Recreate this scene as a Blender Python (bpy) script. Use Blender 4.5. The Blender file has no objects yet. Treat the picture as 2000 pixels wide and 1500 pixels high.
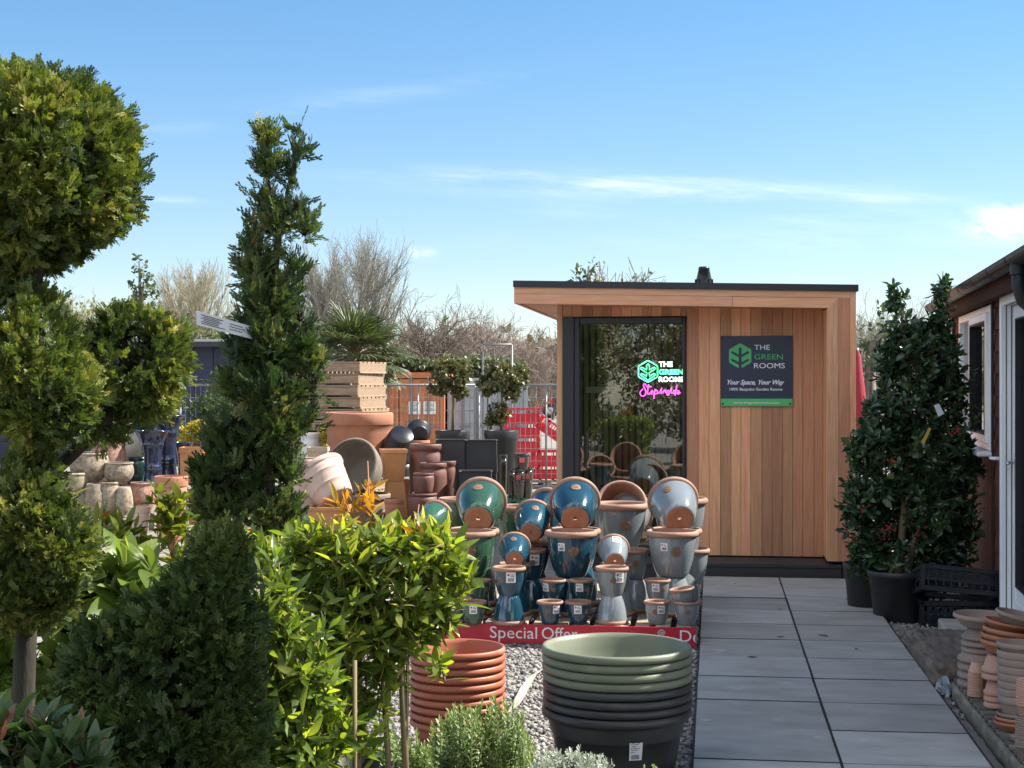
import bpy, math, random
import numpy as np
from mathutils import Vector, Matrix, Euler
random.seed(7)
RNG = np.random.default_rng(11)
sc = bpy.context.scene
COL = sc.collection
FPX = 2980.0
EYE = 1.6
R = math.radians

def at(px, py, Y):
    return Vector(((px - 1000) / FPX * Y, Y, EYE - (py - 748) / FPX * Y))

def zpx(py, Y):
    return EYE - (py - 748) / FPX * Y

# ---------------------------------------------------------------- materials
def _nodes(name):
    m = bpy.data.materials.new(name)
    m.use_nodes = True
    nt = m.node_tree
    return m, nt, nt.nodes['Principled BSDF'], nt.nodes['Material Output']

def _mixc(nt, fac, a, b, blend='MIX'):
    n = nt.nodes.new('ShaderNodeMix')
    n.data_type = 'RGBA'
    n.blend_type = blend
    for key, v in ((0, fac), (6, a), (7, b)):
        if hasattr(v, 'is_output'):
            nt.links.new(v, n.inputs[key])
        elif isinstance(v, (int, float)):
            n.inputs[key].default_value = v
        else:
            n.inputs[key].default_value = (*v, 1)
    return n.outputs[2]

def _math(nt, op, a, b=0.0, c=None, clamp=False):
    n = nt.nodes.new('ShaderNodeMath')
    n.operation = op
    n.use_clamp = clamp
    for i, v in enumerate((a, b, c)):
        if v is None:
            continue
        if hasattr(v, 'is_output'):
            nt.links.new(v, n.inputs[i])
        else:
            n.inputs[i].default_value = v
    return n.outputs[0]

def _noise(nt, scale, stretch=(1, 1, 1), detail=5, rough=.55, space='Object', w=None):
    tc = nt.nodes.new('ShaderNodeTexCoord')
    mp = nt.nodes.new('ShaderNodeMapping')
    mp.inputs['Scale'].default_value = stretch
    nt.links.new(tc.outputs[space], mp.inputs[0])
    n = nt.nodes.new('ShaderNodeTexNoise')
    n.noise_dimensions = '4D'
    n.inputs['Scale'].default_value = scale
    n.inputs['Detail'].default_value = detail
    n.inputs['Roughness'].default_value = rough
    nt.links.new(mp.outputs[0], n.inputs['Vector'])
    oi = nt.nodes.new('ShaderNodeObjectInfo')
    nt.links.new(_math(nt, 'MULTIPLY', oi.outputs['Random'], 17.0), n.inputs['W'])
    return n.outputs['Fac']

def _ramp(nt, fac, stops):
    r = nt.nodes.new('ShaderNodeValToRGB')
    els = r.color_ramp.elements
    while len(els) < len(stops):
        els.new(.5)
    for e, (p, c) in zip(els, stops):
        e.position = p
        e.color = (*c, 1) if not isinstance(c, (int, float)) else (c, c, c, 1)
    nt.links.new(fac, r.inputs[0])
    return r.outputs[0]

def mat(name, c1, c2=None, scale=6, stretch=(1, 1, 1), rough=.6, bump=0, bscale=None, bstretch=None, island=None,
        coat=0, metal=0, spec=.5, spots=None, contrast=(.3, .7), detail=5, rvar=0, objvar=0):
    """c1..c2 mixed by noise; island=(lo,hi) brightness per loose piece; spots=(colour, scale, threshold)."""
    m, nt, p, out = _nodes(name)
    p.inputs['Roughness'].default_value = rough
    p.inputs['Metallic'].default_value = metal
    p.inputs['Specular IOR Level'].default_value = spec
    p.inputs['Coat Weight'].default_value = coat
    p.inputs['Coat Roughness'].default_value = .06
    colr = None
    if c2 is not None:
        f = _noise(nt, scale, stretch, detail)
        colr = _ramp(nt, f, [(contrast[0], c1), (contrast[1], c2)])
    if spots:
        s = _noise(nt, spots[1], (1, 1, 1), 3)
        sm = _ramp(nt, s, [(spots[2] - .03, 0.0), (spots[2] + .05, 1.0)])
        colr = _mixc(nt, sm, colr if colr is not None else c1, spots[0])
    if island:
        g = nt.nodes.new('ShaderNodeNewGeometry')
        v = _math(nt, 'MULTIPLY_ADD', g.outputs['Random Per Island'], island[1] - island[0], island[0])
        cmb = nt.nodes.new('ShaderNodeCombineColor')
        for i in range(3):
            nt.links.new(v, cmb.inputs[i])
        colr = _mixc(nt, 1.0, colr if colr is not None else c1, cmb.outputs[0], 'MULTIPLY')
    if objvar:
        oi = nt.nodes.new('ShaderNodeObjectInfo')
        v = _math(nt, 'MULTIPLY_ADD', oi.outputs['Random'], 2 * objvar, 1 - objvar)
        cmb = nt.nodes.new('ShaderNodeCombineColor')
        for i in range(3):
            nt.links.new(v, cmb.inputs[i])
        colr = _mixc(nt, 1.0, colr if colr is not None else c1, cmb.outputs[0], 'MULTIPLY')
    if colr is None:
        p.inputs['Base Color'].default_value = (*c1, 1)
    else:
        nt.links.new(colr, p.inputs['Base Color'])
    if rvar:
        f2 = _noise(nt, scale * 1.7, stretch, 4)
        nt.links.new(_math(nt, 'MULTIPLY_ADD', f2, rvar * 2, rough - rvar), p.inputs['Roughness'])
    if bump:
        b = nt.nodes.new('ShaderNodeBump')
        b.inputs['Strength'].default_value = 1
        b.inputs['Distance'].default_value = bump
        nt.links.new(_noise(nt, bscale or scale * 3, bstretch or stretch, 4), b.inputs['Height'])
        nt.links.new(b.outputs[0], p.inputs['Normal'])
    return m

def leafmat(name, stops, trans=.35, rough=.38, tint=(1.25, 1.35, .55), spec=.5, back=None):
    """colour ramp over the per-leaf attribute 'rnd'; light shines through the blade."""
    m, nt, p, out = _nodes(name)
    a = nt.nodes.new('ShaderNodeAttribute')
    a.attribute_name = 'rnd'
    c = _ramp(nt, a.outputs['Fac'], stops)
    col = c
    if back:
        g = nt.nodes.new('ShaderNodeNewGeometry')
        col = _mixc(nt, g.outputs['Backfacing'], c, back)
    nt.links.new(col, p.inputs['Base Color'])
    p.inputs['Roughness'].default_value = rough
    p.inputs['Specular IOR Level'].default_value = spec
    t = nt.nodes.new('ShaderNodeBsdfTranslucent')
    nt.links.new(_mixc(nt, 1.0, c, tint, 'MULTIPLY'), t.inputs['Color'])
    mx = nt.nodes.new('ShaderNodeMixShader')
    mx.inputs[0].default_value = trans
    nt.links.new(p.outputs[0], mx.inputs[1])
    nt.links.new(t.outputs[0], mx.inputs[2])
    nt.links.new(mx.outputs[0], out.inputs[0])
    return m

def emit(name, c, s):
    m, nt, p, out = _nodes(name)
    p.inputs['Base Color'].default_value = (*[x * .5 for x in c], 1)
    p.inputs['Emission Color'].default_value = (*c, 1)
    p.inputs['Emission Strength'].default_value = s
    return m

def glassmat(name, tint=(.75, .8, .78), boost=1.0):
    """window glass: clear sheet with Fresnel mirror reflection."""
    m, nt, p, out = _nodes(name)
    nt.nodes.remove(p)
    tr = nt.nodes.new('ShaderNodeBsdfTransparent')
    tr.inputs[0].default_value = (*tint, 1)
    gl = nt.nodes.new('ShaderNodeBsdfGlossy')
    gl.inputs['Roughness'].default_value = .004
    gl.inputs['Color'].default_value = (.95, .97, 1, 1)
    fr = nt.nodes.new('ShaderNodeFresnel')
    fr.inputs['IOR'].default_value = 1.5
    mx = nt.nodes.new('ShaderNodeMixShader')
    nt.links.new(_math(nt, 'MULTIPLY', fr.outputs[0], boost, clamp=True), mx.inputs[0])
    nt.links.new(tr.outputs[0], mx.inputs[1])
    nt.links.new(gl.outputs[0], mx.inputs[2])
    nt.links.new(mx.outputs[0], out.inputs[0])
    return m

# ---------------------------------------------------------------- objects
def tag(o, label=None, cat=None, group=None, kind=None):
    if label: o['label'] = label
    if cat: o['category'] = cat
    if group: o['group'] = group
    if kind: o['kind'] = kind
    return o

def thing(name, label, cat, loc=(0, 0, 0), rz=0.0, group=None, mtx=None):
    o = bpy.data.objects.new(name, None)
    o.empty_display_size = .1
    COL.objects.link(o)
    if mtx is not None:
        o.matrix_world = mtx
    else:
        o.location = loc
        o.rotation_euler = (0, 0, rz)
    return tag(o, label, cat, group)

def copy_tree(o, parent=None):
    c = o.copy()
    COL.objects.link(c)
    if parent is not None:
        c.parent = parent
    for ch in list(o.children):
        copy_tree(ch, c)
    return c

class MB:
    """collects shapes into one mesh"""
    def __init__(s):
        s.v, s.f, s.m, s.sm = [], [], [], []

    def add(s, vs, fs, mi=0, smooth=False, M=None):
        n = len(s.v)
        s.v += [tuple(M @ Vector(v)) if M is not None else tuple(v) for v in vs]
        for f in fs:
            s.f.append([i + n for i in f]); s.m.append(mi); s.sm.append(smooth)
        return s

    def box(s, lo, hi, mi=0, M=None, bev=0.0):
        x0, y0, z0 = lo; x1, y1, z1 = hi
        if bev <= 0:
            vs = [(x0, y0, z0), (x1, y0, z0), (x1, y1, z0), (x0, y1, z0), (x0, y0, z1), (x1, y0, z1), (x1, y1, z1), (x0, y1, z1)]
            fs = [(0, 3, 2, 1), (4, 5, 6, 7), (0, 1, 5, 4), (1, 2, 6, 5), (2, 3, 7, 6), (3, 0, 4, 7)]
            return s.add(vs, fs, mi, False, M)
        b = min(bev, (x1 - x0) * .45, (y1 - y0) * .45, (z1 - z0) * .45)
        vs = []
        ring = [(x0 + b, y0), (x1 - b, y0), (x1, y0 + b), (x1, y1 - b), (x1 - b, y1), (x0 + b, y1), (x0, y1 - b), (x0, y0 + b)]
        inn = [(x0 + b, y0 + b), (x1 - b, y0 + b), (x1 - b, y0 + b), (x1 - b, y1 - b), (x1 - b, y1 - b), (x0 + b, y1 - b), (x0 + b, y1 - b), (x0 + b, y0 + b)]
        for z, rg in ((z0, inn), (z0 + b, ring), (z1 - b, ring), (z1, inn)):
            vs += [(x, y, z) for x, y in rg]
        fs = []
        for k in range(3):
            for i in range(8):
                j = (i + 1) % 8
                a = [k * 8 + i, k * 8 + j, k * 8 + 8 + j, k * 8 + 8 + i]
                fs.append(a)
        fs.append([7 - i for i in range(8)]); fs.append([24 + i for i in range(8)])
        return s.add(vs, fs, mi, False, M)

    def lathe(s, prof, seg=32, mi=0, M=None, smooth=True, closed=False, mis=None, wob=0):
        """prof: list of (r,z) bottom->top of the outer skin; faces outwards when r goes up the outside."""
        vs, fs = [], []
        n = len(prof)
        for k in range(seg):
            a = 2 * math.pi * k / seg
            ca, sa = math.cos(a), math.sin(a)
            for r, z in prof:
                vs.append((r * ca, r * sa, z))
        for k in range(seg):
            j = (k + 1) % seg
            for i in range(n - 1):
                fs.append((k * n + i, j * n + i, j * n + i + 1, k * n + i + 1))
        n0 = len(s.f)
        s.add(vs, fs, mi, smooth, M)
        if mis:
            for q in range(len(fs)):
                s.m[n0 + q] = mis[q % (n - 1)]
        return s

    def tube(s, pts, rad, seg=6, mi=0, cap=True, smooth=True, M=None):
        pts = [Vector(p) for p in pts]
        if isinstance(rad, (int, float)):
            rad = [rad] * len(pts)
        vs, fs = [], []
        up = Vector((0, 0, 1))
        prev = None
        for i, p in enumerate(pts):
            d = (pts[min(i + 1, len(pts) - 1)] - pts[max(i - 1, 0)])
            if d.length < 1e-9: d = Vector((0, 0, 1))
            d.normalize()
            if prev is None:
                a = d.cross(up)
                if a.length < .05: a = d.cross(Vector((1, 0, 0)))
            else:
                a = prev - d * prev.dot(d)
                if a.length < 1e-5: a = d.cross(up)
            a.normalize(); prev = a
            b = d.cross(a)
            for k in range(seg):
                t = 2 * math.pi * k / seg
                vs.append(p + (a * math.cos(t) + b * math.sin(t)) * rad[i])
        for i in range(len(pts) - 1):
            for k in range(seg):
                j = (k + 1) % seg
                fs.append((i * seg + k, i * seg + j, i * seg + seg + j, i * seg + seg + k))
        if cap:
            fs.append(tuple(range(seg))[::-1])
            e = (len(pts) - 1) * seg
            fs.append(tuple(e + k for k in range(seg)))
        return s.add(vs, fs, mi, smooth, M)

    def prism(s, poly, y0, y1, mi=0, M=None):
        """polygon in x,z extruded along y (front = y0, the smaller)"""
        n = len(poly)
        vs = [(x, y0, z) for x, z in poly] + [(x, y1, z) for x, z in poly]
        fs = [tuple(range(n)), tuple(range(2 * n - 1, n - 1, -1))]
        for i in range(n):
            j = (i + 1) % n
            fs.append((i, i + n, j + n, j))
        return s.add(vs, fs, mi, False, M)

    def build(s, name, mats, parent=None, label=None, loc=None):
        me = bpy.data.meshes.new(name)
        me.from_pydata(s.v, [], s.f)
        for m in (mats if isinstance(mats, (list, tuple)) else [mats]):
            me.materials.append(m)
        me.polygons.foreach_set('material_index', s.m)
        me.polygons.foreach_set('use_smooth', s.sm)
        me.update()
        return link(name, me, parent, label, loc)

def link(name, me, parent=None, label=None, loc=None):
    o = bpy.data.objects.new(name, me)
    COL.objects.link(o)
    if parent is not None: o.parent = parent
    if label: o['label'] = label
    if loc is not None: o.location = loc
    return o

def part_world(name, mb, mats, parent, label=None):
    """build a mesh given in world coordinates under a thing"""
    inv = (Matrix.Translation(parent.location) @ parent.rotation_euler.to_matrix().to_4x4()).inverted()
    mb.v = [tuple(inv @ Vector(v)) for v in mb.v]
    return mb.build(name, mats, parent, label)

def np_mesh(name, V, faces, nv, mats, rnd=None, smooth=False, mi=None):
    """V (N,nv,3); faces: template list, repeated for every instance"""
    N = V.shape[0]
    lt = np.array([len(f) for f in faces], dtype=np.int32)
    fl = np.array([i for f in faces for i in f], dtype=np.int32)
    loops = (fl[None, :] + (np.arange(N, dtype=np.int32) * nv)[:, None]).ravel()
    tot = np.tile(lt, N)
    start = np.concatenate(([0], np.cumsum(tot)[:-1])).astype(np.int32)
    me = bpy.data.meshes.new(name)
    me.vertices.add(N * nv); me.loops.add(len(loops)); me.polygons.add(len(tot))
    me.vertices.foreach_set('co', np.ascontiguousarray(V, dtype=np.float32).ravel())
    me.loops.foreach_set('vertex_index', loops)
    me.polygons.foreach_set('loop_start', start)
    if smooth:
        me.polygons.foreach_set('use_smooth', np.ones(len(tot), dtype=bool))
    for m in (mats if isinstance(mats, (list, tuple)) else [mats]):
        me.materials.append(m)
    if rnd is not None:
        at_ = me.attributes.new('rnd', 'FLOAT', 'POINT')
        at_.data.foreach_set('value', np.repeat(rnd.astype(np.float32), nv))
    me.update(calc_edges=True)
    return me

def norm(a):
    return a / np.maximum(np.linalg.norm(a, axis=-1, keepdims=True), 1e-9)

def scatter(tv, pos, axis, nrm, scale):
    """template verts tv (nv,3): y along axis, z along normal"""
    y = norm(axis)
    z = nrm - y * (nrm * y).sum(-1, keepdims=True)
    z = norm(z)
    x = np.cross(y, z)
    s = scale if scale.ndim == 2 else np.repeat(scale[:, None], 3, 1)
    V = (x[:, None, :] * (tv[None, :, 0:1] * s[:, None, 0:1]) + y[:, None, :] * (tv[None, :, 1:2] * s[:, None, 1:2])
         + z[:, None, :] * (tv[None, :, 2:3] * s[:, None, 2:3]))
    return pos[:, None, :] + V

def rdir(n):
    return norm(RNG.normal(size=(n, 3)))

def blobs_px(lst, Y, dz=1.0):
    """(px, py, rx, ry[, dY]) -> array of centres and radii in metres"""
    out = []
    for b in lst:
        y = Y + (b[4] if len(b) > 4 else 0)
        c = at(b[0], b[1], y)
        out.append((c.x, c.y, c.z, b[2] / FPX * y, b[2] / FPX * y * dz, b[3] / FPX * y))
    return np.array(out)

def sample_blobs(B, dens, tmin=.8, tmax=1.05, inside=.7):
    """points near the surface of the union of ellipsoids"""
    P, D = [], []
    for i, b in enumerate(B):
        rad = b[3:6]
        area = 4 * math.pi * ((rad[0] * rad[1]) ** 1.6 / 3 + (rad[0] * rad[2]) ** 1.6 / 3 + (rad[1] * rad[2]) ** 1.6 / 3) ** (1 / 1.6)
        n = int(area * dens)
        d = rdir(n)
        t = RNG.uniform(tmin, tmax, n) ** .7
        p = b[0:3] + d * rad * t[:, None]
        keep = np.ones(n, bool)
        for j, c in enumerate(B):
            if j != i:
                q = (p - c[0:3]) / c[3:6]
                keep &= (q * q).sum(1) > inside ** 2
        P.append(p[keep]); D.append(norm(d / rad)[keep])
    return np.concatenate(P), np.concatenate(D)

# ---------------------------------------------------------------- text
def text_mesh(s, shear=0.0, offset=0.0, extrude=.02, spacing=1.0, res=3):
    cu = bpy.data.curves.new('lettering', 'FONT')
    cu.body = s; cu.shear = shear; cu.offset = offset; cu.extrude = extrude; cu.space_character = spacing
    cu.resolution_u = res
    ob = bpy.data.objects.new('lettering', cu)
    COL.objects.link(ob)
    dg = bpy.context.evaluated_depsgraph_get()
    dg.update()
    me = bpy.data.meshes.new_from_object(ob.evaluated_get(dg))
    vs = [tuple(v.co) for v in me.vertices]
    fs = [tuple(p.vertices) for p in me.polygons]
    bpy.data.objects.remove(ob); bpy.data.meshes.remove(me); bpy.data.curves.remove(cu)
    return vs, fs

def text_mb(mb, s, x0, x1, z0, y, mi=0, height=None, depth=.003, **k):
    """letters in the x,z plane facing -y, stretched to span x0..x1, baseline z0; height = cap height"""
    vs, fs = text_mesh(s, **k)
    xs = [v[0] for v in vs]
    a, b = min(xs), max(xs)
    sx = (x1 - x0) / (b - a)
    sz = sx if height is None else height / .73
    zs = [v[2] for v in vs]
    zr = max(max(zs) - min(zs), 1e-6)
    out = [(x0 + (v[0] - a) * sx, y - (v[2] - min(zs)) / zr * depth, z0 + v[1] * sz) for v in vs]
    return mb.add(out, fs, mi)
# ================================================================ world, sun, camera
SUN_EL, SUN_AZ = 46.0, 78.0        # azimuth from the view axis towards +X
w = bpy.data.worlds.new("World"); sc.world = w; w.use_nodes = True
nt = w.node_tree
bg = nt.nodes['Background']
sky = nt.nodes.new('ShaderNodeTexSky')
sky.sky_type = 'NISHITA'; sky.sun_disc = False
sky.sun_elevation = R(SUN_EL); sky.sun_rotation = R(SUN_AZ)
sky.air_density = 1.0; sky.dust_density = 0.0; sky.ozone_density = 3.0
tc = nt.nodes.new('ShaderNodeTexCoord')
sep = nt.nodes.new('ShaderNodeSeparateXYZ')
nt.links.new(tc.outputs['Generated'], sep.inputs[0])
yy = _math(nt, 'MAXIMUM', sep.outputs[1], .05)
kx = _math(nt, 'DIVIDE', sep.outputs[0], yy)
kz = _math(nt, 'DIVIDE', sep.outputs[2], yy)
front = _math(nt, 'GREATER_THAN', sep.outputs[1], .06)

def cloud_noise(scale, sx, sz, detail=6, rough=.6, off=0.0):
    cm = nt.nodes.new('ShaderNodeCombineXYZ')
    nt.links.new(_math(nt, 'MULTIPLY', kx, sx), cm.inputs[0])
    nt.links.new(_math(nt, 'MULTIPLY_ADD', kx, .35, _math(nt, 'MULTIPLY', kz, sz)), cm.inputs[1])
    cm.inputs[2].default_value = off
    n = nt.nodes.new('ShaderNodeTexNoise')
    n.inputs['Scale'].default_value = scale; n.inputs['Detail'].default_value = detail; n.inputs['Roughness'].default_value = rough
    nt.links.new(cm.outputs[0], n.inputs['Vector'])
    return n.outputs['Fac']

def bump1(v, c, wd):
    q = _math(nt, 'DIVIDE', _math(nt, 'SUBTRACT', v, c), wd)
    return _math(nt, 'POWER', 2.718, _math(nt, 'MULTIPLY', _math(nt, 'MULTIPLY', q, q), -1.0))

def smooth(v, a, b):
    n = nt.nodes.new('ShaderNodeMapRange'); n.interpolation_type = 'SMOOTHSTEP'
    n.inputs[1].default_value = a; n.inputs[2].default_value = b
    nt.links.new(v, n.inputs[0]); return n.outputs[0]

def band(px, py, wx, wy, slope=0.0):
    x0 = (px - 1000) / FPX; z0 = (748 - py) / FPX
    zz = _math(nt, 'SUBTRACT', kz, _math(nt, 'MULTIPLY', _math(nt, 'SUBTRACT', kx, x0), slope))
    return _math(nt, 'MULTIPLY', bump1(kx, x0, wx / FPX), bump1(zz, z0, wy / FPX))

wisp = smooth(cloud_noise(9, 1.0, 7.0, 7, .62, 3.1), .36, .74)
fine = smooth(cloud_noise(40, .6, 5.0, 5, .7, 1.7), .25, .8)
wisp = _math(nt, 'MULTIPLY', wisp, _math(nt, 'MULTIPLY_ADD', fine, .6, .4))
puffn = smooth(cloud_noise(60, 1, 1.6, 5, .55, 9.0), .28, .62)
cl = _math(nt, 'MULTIPLY', band(1230, 362, 430, 24, -.03), _math(nt, 'MULTIPLY', wisp, 1.0))
for (a, b, c, d, s_, g) in ((1620, 385, 240, 9, -.02, .55), (350, 389, 90, 7, -.02, .8), (1500, 418, 420, 16, -.02, .5), (560, 210, 420, 22, .15, .25),
                            (1750, 470, 500, 30, 0, .35), (1300, 470, 300, 10, 0, .2)):
    cl = _math(nt, 'ADD', cl, _math(nt, 'MULTIPLY', band(a, b, c, d, s_), _math(nt, 'MULTIPLY', wisp, g)))
for (a, b, c, d, g) in ((822, 493, 22, 9, 1.0), (1960, 436, 62, 26, 1.6), (1995, 420, 45, 16, 1.2)):
    cl = _math(nt, 'ADD', cl, _math(nt, 'MULTIPLY', band(a, b, c, d), _math(nt, 'MULTIPLY', puffn, g)))
cl = _math(nt, 'MULTIPLY', _math(nt, 'MINIMUM', cl, 1.0), front)
cl = _math(nt, 'MULTIPLY', cl, .66)
# unseen bright clouds behind the viewer and overhead, added to lift ambient light
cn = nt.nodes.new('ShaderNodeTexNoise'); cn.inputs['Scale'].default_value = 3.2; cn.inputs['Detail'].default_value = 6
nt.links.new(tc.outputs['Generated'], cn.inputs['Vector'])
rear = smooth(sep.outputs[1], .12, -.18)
cl_fill = _math(nt, 'MULTIPLY', _math(nt, 'MULTIPLY', smooth(cn.outputs['Fac'], .40, .58), rear), .85)
cl = _math(nt, 'MAXIMUM', cl, cl_fill)
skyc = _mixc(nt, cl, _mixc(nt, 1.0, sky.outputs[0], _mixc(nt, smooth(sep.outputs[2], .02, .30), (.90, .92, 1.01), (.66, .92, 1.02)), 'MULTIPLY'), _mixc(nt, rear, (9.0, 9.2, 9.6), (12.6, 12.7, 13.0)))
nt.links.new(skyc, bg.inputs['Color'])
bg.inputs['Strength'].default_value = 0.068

sl = bpy.data.lights.new('sun', 'SUN'); sl.energy = 5.0; sl.angle = R(.53); sl.color = (1, .93, .82)
so = bpy.data.objects.new('sun', sl); COL.objects.link(so)
sdir = Vector((math.sin(R(SUN_AZ)) * math.cos(R(SUN_EL)), math.cos(R(SUN_AZ)) * math.cos(R(SUN_EL)), math.sin(R(SUN_EL))))
so.rotation_euler = sdir.to_track_quat('Z', 'Y').to_euler()
so.location = (12, 4, 14)

cam = bpy.data.cameras.new('camera'); co = bpy.data.objects.new('camera', cam); COL.objects.link(co)
co.location = (0, 0, EYE); co.rotation_euler = (R(90), 0, 0)
cam.sensor_width = 36; cam.lens = 36 * FPX / 2000; cam.shift_y = -2 / 2000
cam.clip_end = 2000; cam.clip_start = .05
sc.camera = co
vs_ = sc.view_settings
sc.display_settings.display_device = 'sRGB'
vs_.view_transform = 'Standard'; vs_.look = 'None'; vs_.exposure = 1.32; vs_.gamma = 1
sc.render.engine = 'CYCLES'
sc.cycles.max_bounces = 10; sc.cycles.transparent_max_bounces = 12
sc.cycles.use_denoising = True

# ================================================================ frame of the path, pallet and garden room
TH = math.atan(394 / FPX)
U = Vector((math.cos(TH), -math.sin(TH), 0)); D = Vector((math.sin(TH), math.cos(TH), 0))
P0 = Vector((at(1672, 1139, 12.2).x, 12.2, 0))

def room_a(px, b):
    k = (px - 1000) / FPX
    return (k * (P0.y + b * D.y) - P0.x - b * D.x) / (U.x - k * U.y)

def room_z(a, b, py):
    return zpx(py, P0.y + a * U.y + b * D.y)

def rp(px, py, b):
    a = room_a(px, b)
    return a, room_z(a, b, py)

def rw(a, b, z):
    return P0 + U * a + D * b + Vector((0, 0, z))

# ================================================================ setting
m_soil = mat('gravelly earth', (.16, .145, .125), (.28, .26, .235), 9, rough=.95, bump=.01, bscale=60, detail=8)
g = MB()
g.add([(-400, -60, 0), (400, -60, 0), (400, 1200, 0), (-400, 1200, 0)], [(0, 1, 2, 3)])
tag(g.build('ground', m_soil), kind='structure')

# path of 600 mm concrete slabs
m_slab = mat('concrete slab', (.285, .272, .25), (.46, .442, .408), 3.0, rough=.85, bump=.0008, bscale=120, island=(.80, 1.12),
             spots=((.46, .46, .45), 6.5, .67), detail=12, rvar=.08, contrast=(.25, .75), stretch=(1, 2.2, 1))
m_joint = mat('dark joint sand', (.022, .021, .02), (.05, .047, .042), 30, rough=.95)
EDGE_A = -1.215
path_o = thing('path', None, None, P0, -TH); path_o['kind'] = 'structure'
bed = MB()
bed.box((EDGE_A - .004, -8.9, .002), (.008, -.008, .030))
tag(bed.build('joint_bed', m_joint, path_o), kind='structure')
sl_ = MB()
rowb = []
bfar = .0
rnd = random.Random(4)
for r_ in range(15):
    b1 = -.012 - r_ * .605; b0 = b1 - .598
    for c_ in range(2):
        a0 = EDGE_A + .006 + c_ * .6075; a1 = a0 + .594
        dz = rnd.uniform(0, .004); tl = rnd.uniform(0, .0012); sk = rnd.uniform(-.003, .003)
        n0 = len(sl_.v)
        sl_.box((a0, b0 + .003, .031), (a1, b1 - .003, .035), 0)
        sl_.m[-6] = sl_.m[-4] = sl_.m[-3] = sl_.m[-2] = sl_.m[-1] = 1
        for i in range(n0, len(sl_.v)):
            x, y, z = sl_.v[i]
            sl_.v[i] = (x + sk * (y - b0), y + (.012 if c_ == 0 else -.012) * (.5 - (x - a0) / .6) * .6, z + (dz + tl * (x - a0) / .3 if z > .033 else 0))
tag(sl_.build('slabs', [m_slab, m_joint], path_o), kind='structure')

# gravel: many small stones, one mass
m_stone = mat('gravel stone', (.21, .20, .19), (.33, .315, .30), 2.0, rough=.8, island=(.45, 1.35))
ico = []
t_ = (1 + 5 ** .5) / 2
iv = np.array([(-1, t_, 0), (1, t_, 0), (-1, -t_, 0), (1, -t_, 0), (0, -1, t_), (0, 1, t_), (0, -1, -t_), (0, 1, -t_), (t_, 0, -1), (t_, 0, 1), (-t_, 0, -1), (-t_, 0, 1)]) / 1.9
fi = [(0, 11, 5), (0, 5, 1), (0, 1, 7), (0, 7, 10), (0, 10, 11), (1, 5, 9), (5, 11, 4), (11, 10, 2), (10, 7, 6), (7, 1, 8), (3, 9, 4), (3, 4, 2), (3, 2, 6), (3, 6, 8), (3, 8, 9), (4, 9, 5), (2, 4, 11), (6, 2, 10), (8, 6, 7), (9, 8, 1)]

def stones(n, fx, smin, smax):
    p = fx(n)
    ax = rdir(n); nr = rdir(n)
    s = RNG.uniform(smin, smax, n)[:, None] * RNG.uniform(.55, 1.15, (n, 3))
    V = scatter(iv, p, ax, nr, s)
    V[:, :, 2] = np.maximum((V[:, :, 2] - p[:, None, 2]) * .75 + p[:, None, 2], -.01)
    return V

def area_left(n):
    a = RNG.uniform(-3.6, EDGE_A - .01, n); b = RNG.uniform(-7.2, -.2, n)
    q = np.array([(P0 + U * x + D * y)[:] for x, y in zip(a, b)])
    q[:, 2] = RNG.uniform(.0, .014, n); return q

def area_right(n):
    a = RNG.uniform(.012, 1.1, n); b = RNG.uniform(-5, 2, n)
    q = np.array([(P0 + U * x + D * y)[:] for x, y in zip(a, b)])
    q[:, 2] = RNG.uniform(.0, .012, n); return q
gv = np.concatenate([stones(30000, area_left, .007, .019), stones(5500, area_right, .006, .017)])
gm = np_mesh('gravel', gv, fi, 12, m_stone)
tag(link('gravel', gm), 'pale grey and buff stone chippings beside the slab path', 'gravel', kind='stuff')

# fallen leaves on the slabs
m_dead = mat('dead leaf', (.10, .065, .03), (.19, .13, .06), 30, rough=.8)
lf = [(0, -1, 0), (.35, -.4, .12), (.42, .2, .05), (0, 1, .1), (-.42, .2, .16), (-.3, -.4, .02)]
spots_ = [(1523, 1190, .024, .5, 'dark curled dead leaf alone on the far slabs near the step'),
          (1524, 1244, .03, 1.6, 'long dark dead leaf lying close to the path centre joint'),
          (1607, 1242, .04, 1.2, 'broad tan dead leaf, largest one lying on the slabs'),
          (1468, 1284, .035, 1.5, 'narrow brown dead leaf on a slab of the centre row'),
          (1672, 1268, .028, .2, 'small dark dead leaf near the sleeper side of the path'),
          (1655, 1172, .022, 1.1, 'small dead leaf on the far slabs beside the holly pot'),
          (1435, 1140, .018, .8, 'tiny dead leaf at the foot of the black step')]
for px, py, s_, rz, lab in spots_:
    z = .04; Y = FPX * (EYE - z) / (py - 748)
    lb = MB(); lb.add([(x * s_ * .8, y * s_, zz * s_ * 1.5) for x, y, zz in lf], [(0, 1, 3), (1, 2, 3), (0, 3, 5), (3, 4, 5)])
    o = lb.build('fallen_leaf', m_dead, loc=at(px, py, Y)); o.rotation_euler = (0, 0, rz)
    tag(o, lab, 'leaf', 'dead leaves scattered on the path')

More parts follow.
